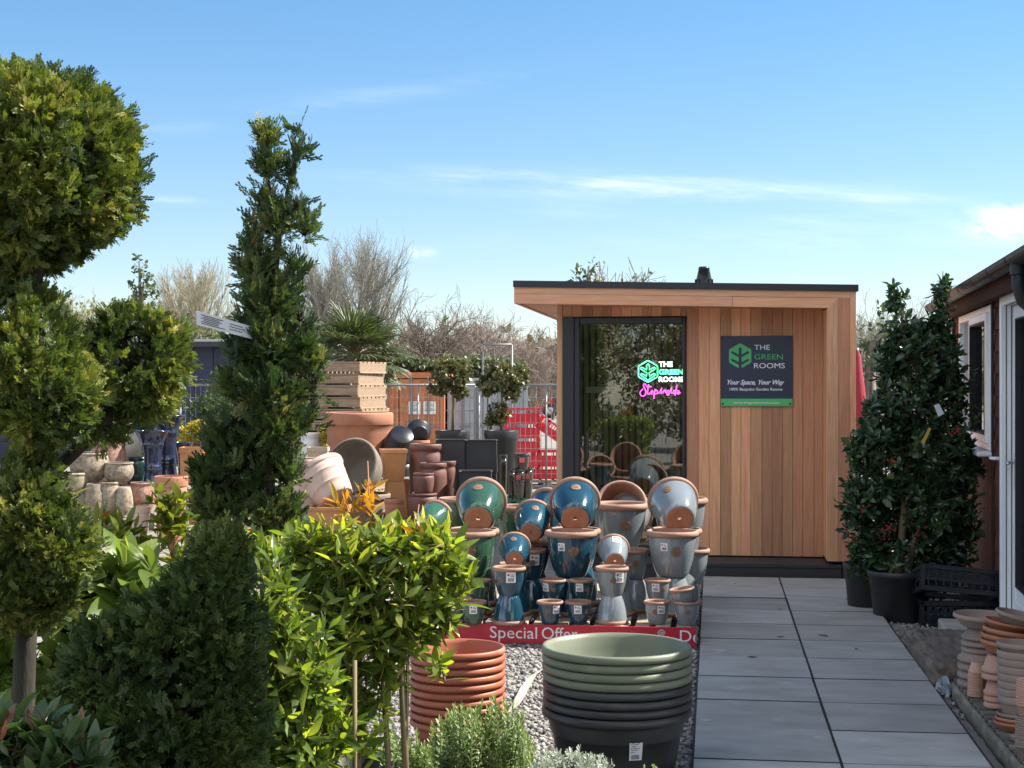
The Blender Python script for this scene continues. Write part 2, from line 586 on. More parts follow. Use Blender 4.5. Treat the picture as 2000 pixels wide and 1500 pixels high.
# ================================================================ garden room
m_cedar = mat('cedar boards', (.55, .26, .132), (.72, .405, .238), 7, stretch=(9, 9, .55), rough=.55, island=(.52, 1.26), bump=.0006, bscale=60, bstretch=(6, 6, .3),
              spots=((.14, .06, .03), 3.2, .735))
def wood_islands(m):
    """board to board change of hue as well as brightness"""
    nt = m.node_tree
    p = nt.nodes['Principled BSDF']
    src = p.inputs['Base Color'].links[0].from_socket
    g_ = nt.nodes.new('ShaderNodeNewGeometry')
    rr = _math(nt, 'FRACT', _math(nt, 'MULTIPLY', g_.outputs['Random Per Island'], 7.31))
    hue = _ramp(nt, rr, [(0, (.98, .80, .76)), (.3, (1.0, 1.02, 1.02)), (.6, (1.06, 1.06, .98)), (1, (.84, .70, .70))])
    nt.links.new(_mixc(nt, 1.0, src, hue, 'MULTIPLY'), p.inputs['Base Color'])
wood_islands(m_cedar)
m_cedar_h = mat('cedar fascia boards', (.57, .27, .14), (.71, .39, .225), 6, stretch=(.5, 9, 9), rough=.5, island=(.85, 1.1), bump=.0005, bscale=50, bstretch=(.3, 6, 6))
m_black = mat('black edge trim', (.018, .02, .024), rough=.4)
m_plinth = mat('charcoal plinth boards', (.022, .023, .026), (.034, .035, .038), 8, stretch=(.4, 6, 6), rough=.6, bump=.0006)
m_alu = mat('anthracite aluminium', (.022, .026, .033), rough=.38, rvar=.05)
m_slat = mat('dark acoustic slats', (.30, .26, .21), (.40, .35, .285), 12, stretch=(6, 6, .5), rough=.6, island=(.75, 1.1))
m_felt = mat('black slat backing', (.12, .11, .092), rough=.9)
m_floor_in = mat('oak floor indoors', (.30, .2, .12), (.4, .28, .17), 6, stretch=(8, .5, 1), rough=.4)
m_white_in = mat('white indoor paint', (.7, .69, .66), rough=.6)

room = thing('garden_room', 'cedar clad garden room with flat black edged roof and tall glass door', 'garden room', P0, -TH)
BW = .46                               # wall plane behind the portal
aL = room_a(1004, 0); aR = 0.0
zL0, zR0 = room_z(aL, 0, 548), room_z(aR, 0, 556)
def ztop(a): return zR0 + (zL0 - zR0) * (a / aL)
RD = 3.75
# roof slab with black edge trim
def slabx(mb, a0, a1, b0, b1, t0, t1, mi=0):
    vs = [(a0, b0, ztop(a0) - t0), (a1, b0, ztop(a1) - t0), (a1, b1, ztop(a1) - t0), (a0, b1, ztop(a0) - t0),
          (a0, b0, ztop(a0) - t1), (a1, b0, ztop(a1) - t1), (a1, b1, ztop(a1) - t1), (a0, b1, ztop(a0) - t1)]
    mb.add(vs, [(0, 1, 2, 3), (7, 6, 5, 4), (4, 5, 1, 0), (5, 6, 2, 1), (6, 7, 3, 2), (7, 4, 0, 3)], mi)
rf = MB(); slabx(rf, aL - .006, .018, -.018, RD, 0, .052); rf.build('roof', m_black, room)
# cedar fascia: upper long board, lower board in two lengths, then the mitred post on the end
fa = MB()
aP0 = room_a(1640, 0)
slabx(fa, aL, aP0 + .09, .0, .03, .053, .106)
aJ = room_a(1430, 0)
slabx(fa, aL, aJ, .001, .03, .108, .188)
slabx(fa, aJ + .003, aP0 + .02, .004, .03, .108, .188)
# left return of the fascia
slabx(fa, aL, aL + .03, .031, RD - .02, .053, .188)
fa.build('fascia', m_cedar_h, room)
so_ = MB()
nb = 9
for i in range(nb):                     # soffit boards run along the front
    slabx(so_, aL + .031, -.02, .031 + i * (RD - .1) / nb, .031 + (i + 1) * (RD - .1) / nb - .004, .165, .18)
so_.build('soffit', m_cedar_h, room)
# portal post at the end: two front boards, reveal and side
po = MB()
aIn = room_a(1616, 0); aMid = room_a(1638, 0)
zb = room_z(0, 0, 1097)
zm = ztop(0) - .19
def board(mb, a0, a1, b0, b1, z0, zt0, zt1, mi=0):
    vs = [(a0, b0, z0), (a1, b0, z0), (a1, b1, z0), (a0, b1, z0), (a0, b0, zt0), (a1, b0, zt1), (a1, b1, zt1), (a0, b1, zt0)]
    mb.add(vs, [(0, 3, 2, 1), (4, 5, 6, 7), (0, 1, 5, 4), (1, 2, 6, 5), (2, 3, 7, 6), (3, 0, 4, 7)], mi)
board(po, aIn, aMid - .002, 0, .03, zb, ztop(aIn) - .19, ztop(aMid) - .11)
board(po, aMid, -.05, .002, .03, zb, ztop(aMid) - .108, ztop(-.05) - .054)
board(po, -.048, 0, .004, .03, zb, ztop(-.05) - .054, ztop(0) - .054)
for i in range(3):                      # reveal boards facing the door
    b0 = .031 + i * .145
    board(po, aIn, aIn + .018, b0, b0 + .142, zb, ztop(aIn) - .192, ztop(aIn) - .192)
po.build('portal_post', m_cedar, room)
sw = MB()
for i in range(24):                     # sunlit side wall boards
    b0 = .031 + i * .15
    board(sw, -.02, 0.0, b0, b0 + .147, .18, ztop(0) - .054, ztop(0) - .054)
sw.build('side_wall', m_cedar, room)
lw = MB()
aLW = room_a(1088, BW)
for i in range(21):
    b0 = BW + .024 + i * .15
    board(lw, aLW, aLW + .02, b0, b0 + .147, .18, ztop(aLW) - .182, ztop(aLW) - .182)
lw.build('side_wall', m_cedar, room)
bw_ = MB()
bw_.box((aLW + .02, RD - .14, .18), (-.02, RD - .1, 2.18)); bw_.build('back_wall', m_cedar, room)
# front boards
aW0 = room_a(1099, BW); aW1 = room_a(1340, BW); aWe = aIn + .018
zw0 = .155
zh, zl = room_z(aW0, BW, 620), 0
fb = MB()
fb.box((aLW, BW, zw0), (aW0 - .003, BW + .022, zh + .17))
x = aW0
edges_px = [1347, 1364, 1385, 1407, 1428, 1447, 1466, 1488, 1508, 1528, 1548, 1568, 1590]
xs = [room_a(1341, BW)] + [room_a(p, BW) for p in edges_px[1:]] + [aIn - .002]
for i in range(len(xs) - 1):
    fb.box((xs[i] + .0015, BW + (.002 if i % 2 else 0), zw0), (xs[i + 1] - .0015, BW + .022, ztop(xs[i]) - .182))
hx = [room_a(p, BW) for p in (1099, 1118, 1137, 1157, 1176, 1195, 1214, 1234, 1254, 1273, 1292, 1311, 1329)] + [room_a(1341, BW)]
for i in range(len(hx) - 1):
    fb.box((hx[i] + .0015, BW + (.002 if i % 2 else 0), zh + .006), (hx[i + 1] - .0015, BW + .022, ztop(hx[i]) - .182))
fb.build('cladding', m_cedar, room)
# plinth and step
pl = MB()
pl.box((aLW + .03, BW + .03, 0), (-.02, RD - .12, .15))
pl.box((-.105, .012, 0), (-.004, BW + .02, zb - .004))
pl.build('plinth', m_plinth, room)
stp = MB()
aS0, aS1 = room_a(1240, 0), -.11
for i in range(3):
    b0 = .006 + i * .15
    stp.box((aS0, b0, .112), (aS1, b0 + .146, .142), bev=.003)
stp.box((aS0 + .004, .012, .004), (aS1 - .004, .03, .11))
stp.box((aS0 + .004, .03, .004), (aS0 + .03, BW, .11))
stp.build('step', m_plinth, room)
# tall window door: fixed panel strip, frame, pane
zf0 = .16
aF1 = room_a(1333, BW); aG0 = room_a(1133, BW)
fr = MB()
fr.box((aW0, BW - .03, zf0), (aG0 - .052, BW + .05, zh - .002))
fr.box((aG0 - .05, BW - .022, zf0), (aG0, BW + .05, zh - .002), bev=.006)
fr.box((aF1, BW - .022, zf0), (aW1 - .004, BW + .05, zh - .002), bev=.006)
fr.box((aG0, BW - .022, zh - .06), (aF1, BW + .05, zh - .002), bev=.006)
fr.box((aG0, BW - .022, zf0), (aF1, BW + .05, zf0 + .07), bev=.006)
va, vb = room_a(1187, BW), room_a(1276, BW)
fr.box((va, BW - .03, zh - .034), (vb, BW - .022, zh - .016))
fr_o = fr.build('window_frame', m_alu, room)
gl = MB(); gl.box((aG0 - .002, BW + .012, zf0 + .06), (aF1 + .002, BW + .018, zh - .05))
m_glass = glassmat('door glass', (.84, .87, .83), 2.7)
gl.build('pane', m_glass, fr_o)
# inside: slatted wall, floor, ceiling
si = MB()
BI = BW + 1.55
si.box((aLW + .03, BI + .03, .16), (-.03, BI + .05, 2.2), 1)
x = aLW + .04
while x < -.06:
    si.box((x, BI, .18), (x + .036, BI + .03, 2.16)); x += .062
si.build('slatted_inner_wall', [m_slat, m_felt], room)
fl_ = MB()
for i in range(9):
    fl_.box((aLW + .03, BW + .06 + i * .17, .152), (-.03, BW + .06 + i * .17 + .167, .17))
fl_.build('inner_floor', m_floor_in, room)
# flue cowl on the roof
cw = MB()
ca_, cb_ = room_a(1375, 1.7), 1.7
cz = ztop(ca_)
top = room_z(ca_, cb_, 521)
M_ = Matrix.Translation((ca_, cb_, cz))
h_ = max(top - cz, .16)
cw.lathe([(.10, -.004), (.10, .02), (.085, .022), (.078, h_ * .45), (.05, h_ * .9), (.055, h_ * .92), (.045, h_), (.0, h_ + .004)], 20, M=M_)
for k in range(10):
    a = k * math.tau / 10
    cw.box((-.004, -.088, .02), (.004, -.07, h_ * .55), M=M_ @ Matrix.Rotation(a, 4, 'Z'))
cw.build('roof_cowl', mat('black plastic cowl', (.016, .017, .02), rough=.3), room)

# two pale panels fixed indoors
m_pale = mat('pale panel', (.55, .54, .5), rough=.5)
def room_thing(name, label, cat, a, b, z, group=None):
    return thing(name, label, cat, rw(a, b, z), -TH, group)
b_ = BI - .03
a0, z0 = rp(1199, 700, b_); a1, z1 = rp(1234, 640, b_)
t = room_thing('wall_heater', 'tall pale heater panel on the slatted wall behind the glass', 'heater', (a0 + a1) / 2, b_, (z0 + z1) / 2)
hb = MB(); W2, H2 = (a1 - a0) / 2, (z1 - z0) / 2
hb.box((-W2, -.02, -H2), (W2, .028, H2), bev=.012); hb.build('panel', m_pale, t)
hb = MB()
for i in range(5):
    hb.box((-W2 * .7, -.024, -H2 * .8 + i * .02), (W2 * .7, -.0205, -H2 * .8 + i * .02 + .008))
hb.build('grille', mat('grey grille', (.2, .2, .2), rough=.5), t)
a0, z0 = rp(1143, 768, b_); a1, z1 = rp(1207, 755, b_)
t = room_thing('wall_plaque', 'narrow pale plaque on the slatted wall behind the glass', 'plaque', (a0 + a1) / 2, b_, (z0 + z1) / 2)
hb = MB(); W2, H2 = (a1 - a0) / 2, (z1 - z0) / 2
hb.box((-W2, 0, -H2), (W2, .028, H2), bev=.004); hb.build('plate', m_pale, t)

# ---------------------------------------------------------------- logo geometry (unit hexagon, pointed top, radius 1)
def hexpts(r=1.0, rc=.16, n=4):
    pts = []
    for k in range(6):
        a = R(90 + 60 * k)
        c = Vector((math.cos(a) * (r - rc * 1.1547), math.sin(a) * (r - rc * 1.1547)))
        for j in range(n + 1):
            t = a - R(30) + R(60) * j / n
            pts.append((c.x + rc * math.cos(t), c.y + rc * math.sin(t)))
    return pts

def capsule(mb, p, q, r, y0, y1, mi=0):
    p = Vector(p); q = Vector(q); d = (q - p).normalized(); n = Vector((-d.y, d.x))
    pts = []
    a0 = math.atan2(n.y, n.x)
    for i in range(7): pts.append(p + Vector((math.cos(a0 + math.pi * i / 6), math.sin(a0 + math.pi * i / 6))) * r)
    for i in range(7): pts.append(q + Vector((math.cos(a0 + math.pi + math.pi * i / 6), math.sin(a0 + math.pi + math.pi * i / 6))) * r)
    mb.prism([(v.x, v.y) for v in pts], y0, y1, mi)

BR = [((0, -.05), (.60, .28)), ((0, -.05), (-.60, .28)), ((0, -.64), (.60, -.30)), ((0, -.64), (-.60, -.30))]

# ---------------------------------------------------------------- sign on the cladding
m_navy = mat('navy sign face', (.026, .038, .07), rough=.35)
m_sgreen = mat('sign green', (.08, .48, .17), rough=.4)
m_swhite = mat('sign white lettering', (.80, .83, .90), rough=.4)
m_screw = mat('black screw head', (.01, .01, .012), rough=.35)
a0, z1 = rp(1407.5, 656.5, BW); a1, z0 = rp(1548, 793.5, BW)
SW, SH = a1 - a0, z1 - z0
sg = room_thing('sign_board', 'navy company sign with green hexagon leaf logo on cedar boards', 'sign', (a0 + a1) / 2, BW - .002, (z0 + z1) / 2)
s = MB(); s.box((-SW / 2, -.012, -SH / 2), (SW / 2, 0, SH / 2), bev=.002); s.build('panel', m_navy, sg)
def sx(u): return -SW / 2 + u * SW       # u,v: fractions from the top-left corner
def sz(v): return SH / 2 - v * SH
s = MB(); s.box((-SW / 2 + .0015, -.0155, -SH / 2 + .001), (SW / 2 - .0015, -.0125, sz(.893))); s.build('strip', m_sgreen, sg)
s = MB(); hr = .185 * SH
cx_, cz_ = sx(.272), sz(.285)
s.prism([(cx_ + x * hr * .98, cz_ + y * hr) for x, y in hexpts()], -.0155, -.0125)
s.build('logo', m_sgreen, sg)
s = MB()
def lp(p): return (cx_ + p[0] * hr, cz_ + p[1] * hr)
capsule(s, lp((0, .56)), lp((0, -.95)), hr * .105, -.0185, -.016)
s.box((cx_ - hr * .105, -.0183, cz_ - hr * 1.05), (cx_ + hr * .105, -.0162, cz_ - hr * .7))
for i, (p, q) in enumerate(BR): capsule(s, lp(p), lp(q), hr * .088, -.0182 - i * .0002, -.016)
s.build('logo_branches', m_navy, sg)
s = MB()
text_mb(s, 'THE', sx(.47), sx(.685), sz(.198), -.0125, height=.075 * SH)
text_mb(s, 'ROOMS', sx(.465), sx(.892), sz(.46), -.0125, height=.078 * SH)
text_mb(s, '100% Bespoke Garden Rooms', sx(.125), sx(.858), sz(.776), -.0125, height=.04 * SH, offset=.012)
text_mb(s, 'Your Space, Your Way', sx(.095), sx(.885), sz(.69), -.0125, height=.068 * SH, shear=.38, offset=.022)
s.build('lettering', m_swhite, sg)
s = MB(); text_mb(s, 'GREEN', sx(.47), sx(.865), sz(.333), -.0125, height=.078 * SH)
s.build('lettering', m_sgreen, sg, 'green lettering')
s = MB(); text_mb(s, 'www.thegreenrooms.com', sx(.175), sx(.818), sz(.963), -.0156, height=.032 * SH, offset=.008)
s.build('lettering', mat('web address lettering', (.75, .85, .75), rough=.4), sg, 'pale web address on green strip')
for u, v in ((.03, .03), (.965, .03), (.03, .965), (.965, .965)):
    s = MB(); s.lathe([(.008, 0), (.008, .004), (.005, .006), (0, .0065)], 10, M=Matrix.Translation((sx(u), -.0125 if v < .5 else -.0156, sz(v))) @ Matrix.Rotation(R(90), 4, 'X'))
    s.build('screw', m_screw, sg)

# ---------------------------------------------------------------- neon sign hanging inside the glass
NB = BW + .42
a0, z1 = rp(1246, 704, NB); a1, z0 = rp(1338, 779, NB)
NW, NH = a1 - a0, z1 - z0
ne = room_thing('neon_sign', 'lit neon sign with green leaf hexagon and pink script behind the glass', 'neon sign', a0, NB, z0)
m_ng = emit('green neon', (.10, 1.0, .42), 3.2); m_nw = emit('white neon', (.9, .95, 1.0), 2.6); m_np = emit('pink neon', (1.0, .07, .75), 3.2)
def nx(p): return (p - 400) / (1790 - 400) * NW      # crop coordinates of the photo detail
def nz(p): return NH - (p - 232) / (1350 - 232) * NH
s = MB(); hc = (nx(697), nz(550)); hr = (nz(232) - nz(870)) / 2
pts = [(hc[0] + x * hr * 1.0, 0, hc[1] + y * hr) for x, y in hexpts(1, .16, 3)]
TR = .0048
cut = [p for p in pts]
s.tube(pts + [pts[0], pts[1]], TR, 6)
def leaf_outline():
    r = .11
    o = [(-.1, -1.0), (-.1, -.72)]
    def arm(sx_, y0):
        return [(sx_ * .1, y0), (sx_ * .56, y0 + .30), (sx_ * .68, y0 + .42), (sx_ * .60, y0 + .52), (sx_ * .48, y0 + .49), (sx_ * .12, y0 + .27)]
    L = [(-.09, -.98)] + arm(-1, -.72) + arm(-1, -.15) + [(-.13, .55), (0, .68), (.13, .55)] + arm(1, -.15)[::-1] + arm(1, -.72)[::-1] + [(.09, -.98)]
    return L
s.tube([(hc[0] + x * hr, 0, hc[1] + y * hr) for x, y in leaf_outline()], TR * .9, 6)
s.build('hexagon_tube', m_ng, ne)
s = MB(); text_mb(s, 'THE', nx(1018), nx(1420), nz(412), 0, height=(nz(262) - nz(412)), offset=.03, depth=.008)
text_mb(s, 'ROOMS', nx(1018), nx(1740), nz(850), 0, height=(nz(705) - nz(850)), offset=.03, depth=.008)
s.build('lettering', m_nw, ne)
s = MB(); text_mb(s, 'GREEN', nx(1018), nx(1740), nz(638), 0, height=(nz(490) - nz(638)), offset=.03, depth=.008)
s.build('lettering', m_ng, ne, 'green neon letters')
strokes = [
    [(550, 1060), (480, 1130), (460, 1200), (500, 1265), (560, 1275), (620, 1230), (640, 1150), (600, 1050), (560, 970), (570, 915), (610, 910), (640, 960)],
    [(718, 925), (700, 1030), (685, 1130), (690, 1210), (720, 1225), (770, 1170), (830, 1100), (840, 1130), (790, 1170), (800, 1215), (850, 1190), (890, 1130)],
    [(640, 990), (800, 1000)],
    [(905, 1060), (895, 1150), (880, 1250), (870, 1345)], [(895, 1130), (940, 1090), (985, 1120), (975, 1185), (920, 1215), (890, 1200)],
    [(980, 1180), (1040, 1180), (1110, 1030), (1085, 1130), (1090, 1195), (1130, 1170), (1165, 1085), (1150, 1190), (1190, 1110), (1225, 1090), (1220, 1170), (1250, 1180), (1300, 1090), (1330, 1150), (1315, 1230), (1270, 1250), (1255, 1220), (1320, 1190), (1400, 1030), (1375, 1140), (1390, 1190), (1430, 1170)],
    [(1550, 945), (1530, 1060), (1500, 1180), (1500, 1255)], [(1520, 1120), (1460, 1110), (1440, 1170), (1470, 1205), (1520, 1150)],
    [(1530, 1195), (1590, 1180), (1620, 1125), (1585, 1110), (1560, 1170), (1590, 1215), (1650, 1165)]]
s = MB()
for st in strokes: s.tube([(nx(x), 0, nz(y)) for x, y in st], TR * .85, 5)
s.build('script_tube', m_np, ne)
s = MB()
s.tube([(nx(500), .004, nz(260)), (nx(500), .004, 2.13 - z0 if 2.13 > z0 else .3)], .0012, 4)
s.tube([(nx(1500), .004, nz(700)), (nx(1500), .004, 2.13 - z0)], .0012, 4)
s.build('hanging_wire', m_black, ne)
# ================================================================ materials for pots
m_baseclay = mat('fired clay foot', (.33, .15, .08), (.41, .20, .115), 8, rough=.75, bump=.0006, bscale=60, spots=((.5, .36, .26), 9, .68))
m_rimclay = mat('fired clay rim', (.255, .145, .10), (.34, .205, .15), 8, rough=.7, bump=.0006, bscale=60)
m_medal = mat('brown clay medallion', (.15, .075, .04), (.26, .14, .08), 40, rough=.55, bump=.001, bscale=90)

def glaze(name, c1, c2, speck):
    m = mat(name, c1, c2, 3.0, stretch=(1, 1, .8), rough=.13, coat=.7, spec=.6, contrast=(.25, .8), objvar=.14, spots=(speck, 70, .70), bump=.0012, bscale=5)
    return m
G_GREEN = glaze('green glaze', (.020, .062, .040), (.042, .112, .070), (.07, .13, .09))
G_BLUE = glaze('teal blue glaze', (.008, .040, .072), (.016, .078, .115), (.03, .10, .13))
G_GREY = glaze('blue grey glaze', (.155, .185, .205), (.225, .255, .27), (.27, .30, .31))
m_stick = mat('white sticker', (.74, .75, .77), rough=.45)
m_ink = mat('black print', (.03, .03, .035), rough=.6)
m_dot = mat('red sticker dot', (.5, .03, .04), rough=.5)

# unit glazed pot: rim diameter 1, height .86
PROF_OUT = [(.04, .012), (.20, .0), (.262, .0), (.272, .006), (.293, .03), (.318, .09), (.348, .17), (.378, .27), (.405, .38), (.426, .49), (.44, .60), (.448, .69), (.452, .745)]
PROF_RIM = [(.452, .742), (.468, .748), (.487, .76), (.498, .782), (.500, .806), (.494, .832), (.478, .852), (.456, .86), (.436, .852), (.422, .834), (.418, .80)]
PROF_IN = [(.418, .80), (.408, .68), (.385, .5), (.345, .3), (.29, .13), (.235, .05), (.04, .045), (.04, .012)]
def pot_meshes(gm, key):
    d = {}
    b = MB(); b.lathe(PROF_OUT, 48, mis=[1, 1] + [0] * 10); b.lathe(PROF_IN, 48, mi=1)
    o = b.build('body', [gm, m_baseclay]); d['body'] = o.data; bpy.data.objects.remove(o)
    b = MB(); b.lathe(PROF_RIM, 48); o = b.build('rim', m_rimclay); d['rim'] = o.data; bpy.data.objects.remove(o)
    return d

def pot_r(z):
    for (r0, z0), (r1, z1) in zip(PROF_OUT, PROF_OUT[1:]):
        if z0 <= z <= z1 and z1 > z0: return r0 + (r1 - r0) * (z - z0) / (z1 - z0)
    return .44

def on_skin(mb_fn, z):
    """place a flat part built in x,z facing -y onto the pot skin at height z, angle 0 = -y"""
    r = pot_r(z); r2 = pot_r(z + .05); r1 = pot_r(z - .05)
    sl_ = math.atan2(r2 - r1, .1)
    return Matrix.Translation((0, -r, z)) @ Matrix.Rotation(sl_, 4, 'X')

# medallion: petalled disc, slightly raised, follows the skin
def medal_mesh():
    b = MB()
    z0 = .50; rad = .095
    M_ = on_skin(None, z0)
    def curved(x, z, h):
        rr = pot_r(z0)
        return (x, (rr - math.sqrt(max(rr * rr - x * x, 0))) - h, z)
    vs = []; fs = []
    seg = 24
    rings = [(1.0, 0.0), (.97, .010), (.86, .012), (.82, .007), (.45, .012), (.28, .008), (.24, .016), (0.001, .018)]
    for r_, h in rings:
        for k in range(seg):
            a = math.tau * k / seg
            hh = h + (.005 if k % 2 == 0 and .3 < r_ < .84 else 0)
            vs.append(curved(math.cos(a) * rad * r_, math.sin(a) * rad * r_, hh))
    for i in range(len(rings) - 1):
        for k in range(seg):
            j = (k + 1) % seg
            fs.append((i * seg + k, i * seg + j, i * seg + seg + j, i * seg + seg + k))
    b.add(vs, fs, 0, False, M_)
    o = b.build('medallion', m_medal); me = o.data; bpy.data.objects.remove(o); return me
MEDAL = medal_mesh()

def sticker_mesh(k):
    """k: sticker width relative to the rim diameter"""
    b = MB(); z0 = .585
    M_ = on_skin(None, z0)
    rr = pot_r(z0)
    def c(x, z, h):
        return (x, rr - math.sqrt(max(rr * rr - x * x, 0)) - h, z)
    def quad(x0, x1, za, zb, h, mi):
        n = 6; vs = []
        for i in range(n + 1):
            x = x0 + (x1 - x0) * i / n
            vs += [c(x, za, h), c(x, zb, h)]
        b.add(vs, [(2 * i, 2 * i + 2, 2 * i + 3, 2 * i + 1) for i in range(n)], mi, False, M_)
    w_ = k / 2; h_ = k * .55
    quad(-w_, w_, -h_, h_, .006, 0)
    rnd_ = random.Random(int(k * 100))
    x = -w_ * .65
    while x < w_ * .7:
        ww = rnd_.choice((.05, .08, .12)) * w_
        quad(x, x + ww, -h_ * .75, -h_ * .1, .0085, 1); x += ww + rnd_.choice((.06, .1)) * w_
    quad(-w_ * .1, w_ * .75, h_ * .2, h_ * .32, .0085, 1); quad(-w_ * .1, w_ * .5, h_ * .5, h_ * .6, .0085, 1)
    pts = [c(-w_ * .55 + math.cos(math.tau * i / 10) * w_ * .27, h_ * .5 + math.sin(math.tau * i / 10) * w_ * .27, .0085) for i in range(10)]
    b.add(pts, [tuple(range(10))], 2, False, M_)
    o = b.build('price_sticker', [m_stick, m_ink, m_dot]); me = o.data; bpy.data.objects.remove(o); return me
STICK_S, STICK_L = sticker_mesh(.28), sticker_mesh(.135)
POTM = {'g': pot_meshes(G_GREEN, 'green'), 'b': pot_meshes(G_BLUE, 'blue'), 'w': pot_meshes(G_GREY, 'grey')}

def glazed(label, col, dia, M4, medal=0.0, stick=None, small=True, group='glazed clay pots on the special offer pallet'):
    """M4 carries position and tilt; dia = rim diameter; angles in degrees round the pot, 0 = towards the path's near end"""
    r_ = thing('glazed_pot', label, 'pot', group=group, mtx=M4 @ Matrix.Scale(dia, 4))
    d = POTM[col]
    link('body', d['body'], r_); link('rim', d['rim'], r_)
    if medal is not None:
        o = link('medallion', MEDAL, r_); o.rotation_euler = (0, 0, R(medal))
    if stick is not None:
        o = link('price_sticker', STICK_S if small else STICK_L, r_); o.rotation_euler = (0, 0, R(stick))
    return r_

DECK = .135
def up(px, py_base, Y, z=None, spin=0):
    p = at(px, py_base, Y)
    if z is not None: p.z = z
    return Matrix.Translation(p) @ Matrix.Rotation(R(spin), 4, 'Z')
def upr(px, Y, z): return Matrix.Translation(Vector(((px - 1000) / FPX * Y, Y, z)))
def inv(px, Y, z, dia): return Matrix.Translation(Vector(((px - 1000) / FPX * Y, Y, z + .86 * dia))) @ Matrix.Rotation(math.pi, 4, 'X')
def tilt(px, py, Y, dia, t=62, side=0, twist=0):
    """pot lying back with its foot towards the viewer: t from upright, side turns the mouth sideways"""
    c = at(px, py, Y)
    M_ = Matrix.Rotation(R(side), 4, 'Z') @ Matrix.Rotation(-R(t), 4, 'X') @ Matrix.Rotation(R(twist), 4, 'Z')
    ctr = M_ @ Vector((0, 0, .52 * dia))
    return Matrix.Translation(c - ctr) @ M_
def pxm(px, Y): return px / FPX * Y

# --- front row: small pots, each upright on an upturned one or on the deck
def zdeck(px, Y): return DECK
rowY = 9.28
S = pxm(53, rowY)           # small pot diameter .171
Mz = pxm(69, rowY)          # middle size

def zof(py, Y): return zpx(py, Y)

glazed('small green glazed pot standing on the slats, nearest the bush', 'g', S, upr(925, rowY, DECK), 60, 0)
glazed('small green glazed pot with a sticker low among the leaves of the bush', 'g', S, upr(898, rowY + .12, DECK), 0, -20)
glazed('small green upturned pot under the upper small green pot', 'g', S * .72, inv(934, rowY + .22, DECK, S * .72), 0, 20)
glazed('small green glazed pot, upper one of the small green pair', 'g', S, upr(934, rowY + .22, DECK + .86 * S * .72), 50, None)
for x, nm in ((1074, 'nearest the teal middle column'), (1130, 'nearest the grey middle column')):
    glazed('small teal pot standing on the slats ' + nm, 'b', S, upr(x, rowY, DECK), -12 if x < 1100 else 42, 32 if x < 1100 else -6)
    glazed('small teal upturned pot behind the small pot ' + nm, 'b', S * .72, inv(x + 6, rowY + .23, DECK, S * .72), 50, 60)
    glazed('small teal pot raised on an upturned one ' + nm, 'b', S, upr(x + 6, rowY + .23, DECK + .86 * S * .72), 0 if x < 1100 else 28, -42 if x < 1100 else -14)
glazed('small grey pot on the slats next to the tilted nested pair', 'w', S, upr(1283, rowY, DECK), -16, 16)
glazed('small grey upturned pot behind the small grey one with crooked sticker', 'w', S * .72, inv(1287, rowY + .23, DECK, S * .72), 40, -60)
glazed('small grey pot raised on an upturned one beside the large grey column', 'w', S, upr(1284, rowY + .23, DECK + .86 * S * .72), 26, -14)
glazed('small grey pot on the slats holding a tilted pot in its mouth', 'w', S * 1.02, upr(1341, rowY - .03, DECK), -2, None)
t_ = Matrix.Translation(Vector(((1338 - 1000) / FPX * rowY, rowY, DECK + .36 * S))) @ Matrix.Rotation(R(-9), 4, 'Y')
glazed('small grey pot sitting tilted inside another small pot', 'w', S * .97, Matrix.Translation(Vector((0, 0, .14 * S))) @ t_, 60, None)
# --- middle columns: upturned, upright, and a small one lying back in a mouth behind
for col, cx, nm in (('b', 994, 'teal'), ('w', 1195, 'grey')):
    glazed('middle size %s pot turned upside down on the front slats' % nm, col, Mz * .95, inv(cx, rowY + .02, DECK, Mz * .95), 14 if col == 'b' else 10, -14 if col == 'b' else -16)
    glazed('middle size %s pot upright on an upturned one, sticker under its rim' % nm, col, Mz * .97, upr(cx, rowY + .02, DECK + .84 * Mz * .93), -34 if col == 'b' else 2, 8 if col == 'b' else 28)
    Yb = rowY + .42
    glazed('middle size %s upturned pot in the second row behind its column' % nm, col, Mz * 1.12, inv(cx + 42, Yb + .1, DECK, Mz * 1.12), 50, None)
    glazed('middle size %s pot upright in the second row, its sticker in shade' % nm, col, Mz * 1.05, upr(cx + 40, Yb + .1, DECK + .86 * Mz * 1.12), 10, 20 if col == 'b' else None)
    glazed('middle size %s upturned pot supporting the one with a tilted pot in it' % nm, col, Mz * 1.05, inv(cx + 9, Yb - .06, DECK, Mz * 1.05), 170, None)
    glazed('middle size %s pot holding the small tilted pot in its mouth' % nm, col, Mz * .97, upr(cx + 9, Yb - .1, zof(1103, Yb - .1) - .80 * Mz * .97), 170, None)
    glazed('small %s pot lying back, foot towards the path, on its column' % nm, col, pxm(64, Yb - .1), tilt(cx + (11 if col == 'b' else 4), 1076 if col == 'b' else 1080, Yb - .16, pxm(64, Yb - .1), 67, 0, 0), None if col == 'w' else -4, None if col == 'b' else 12)
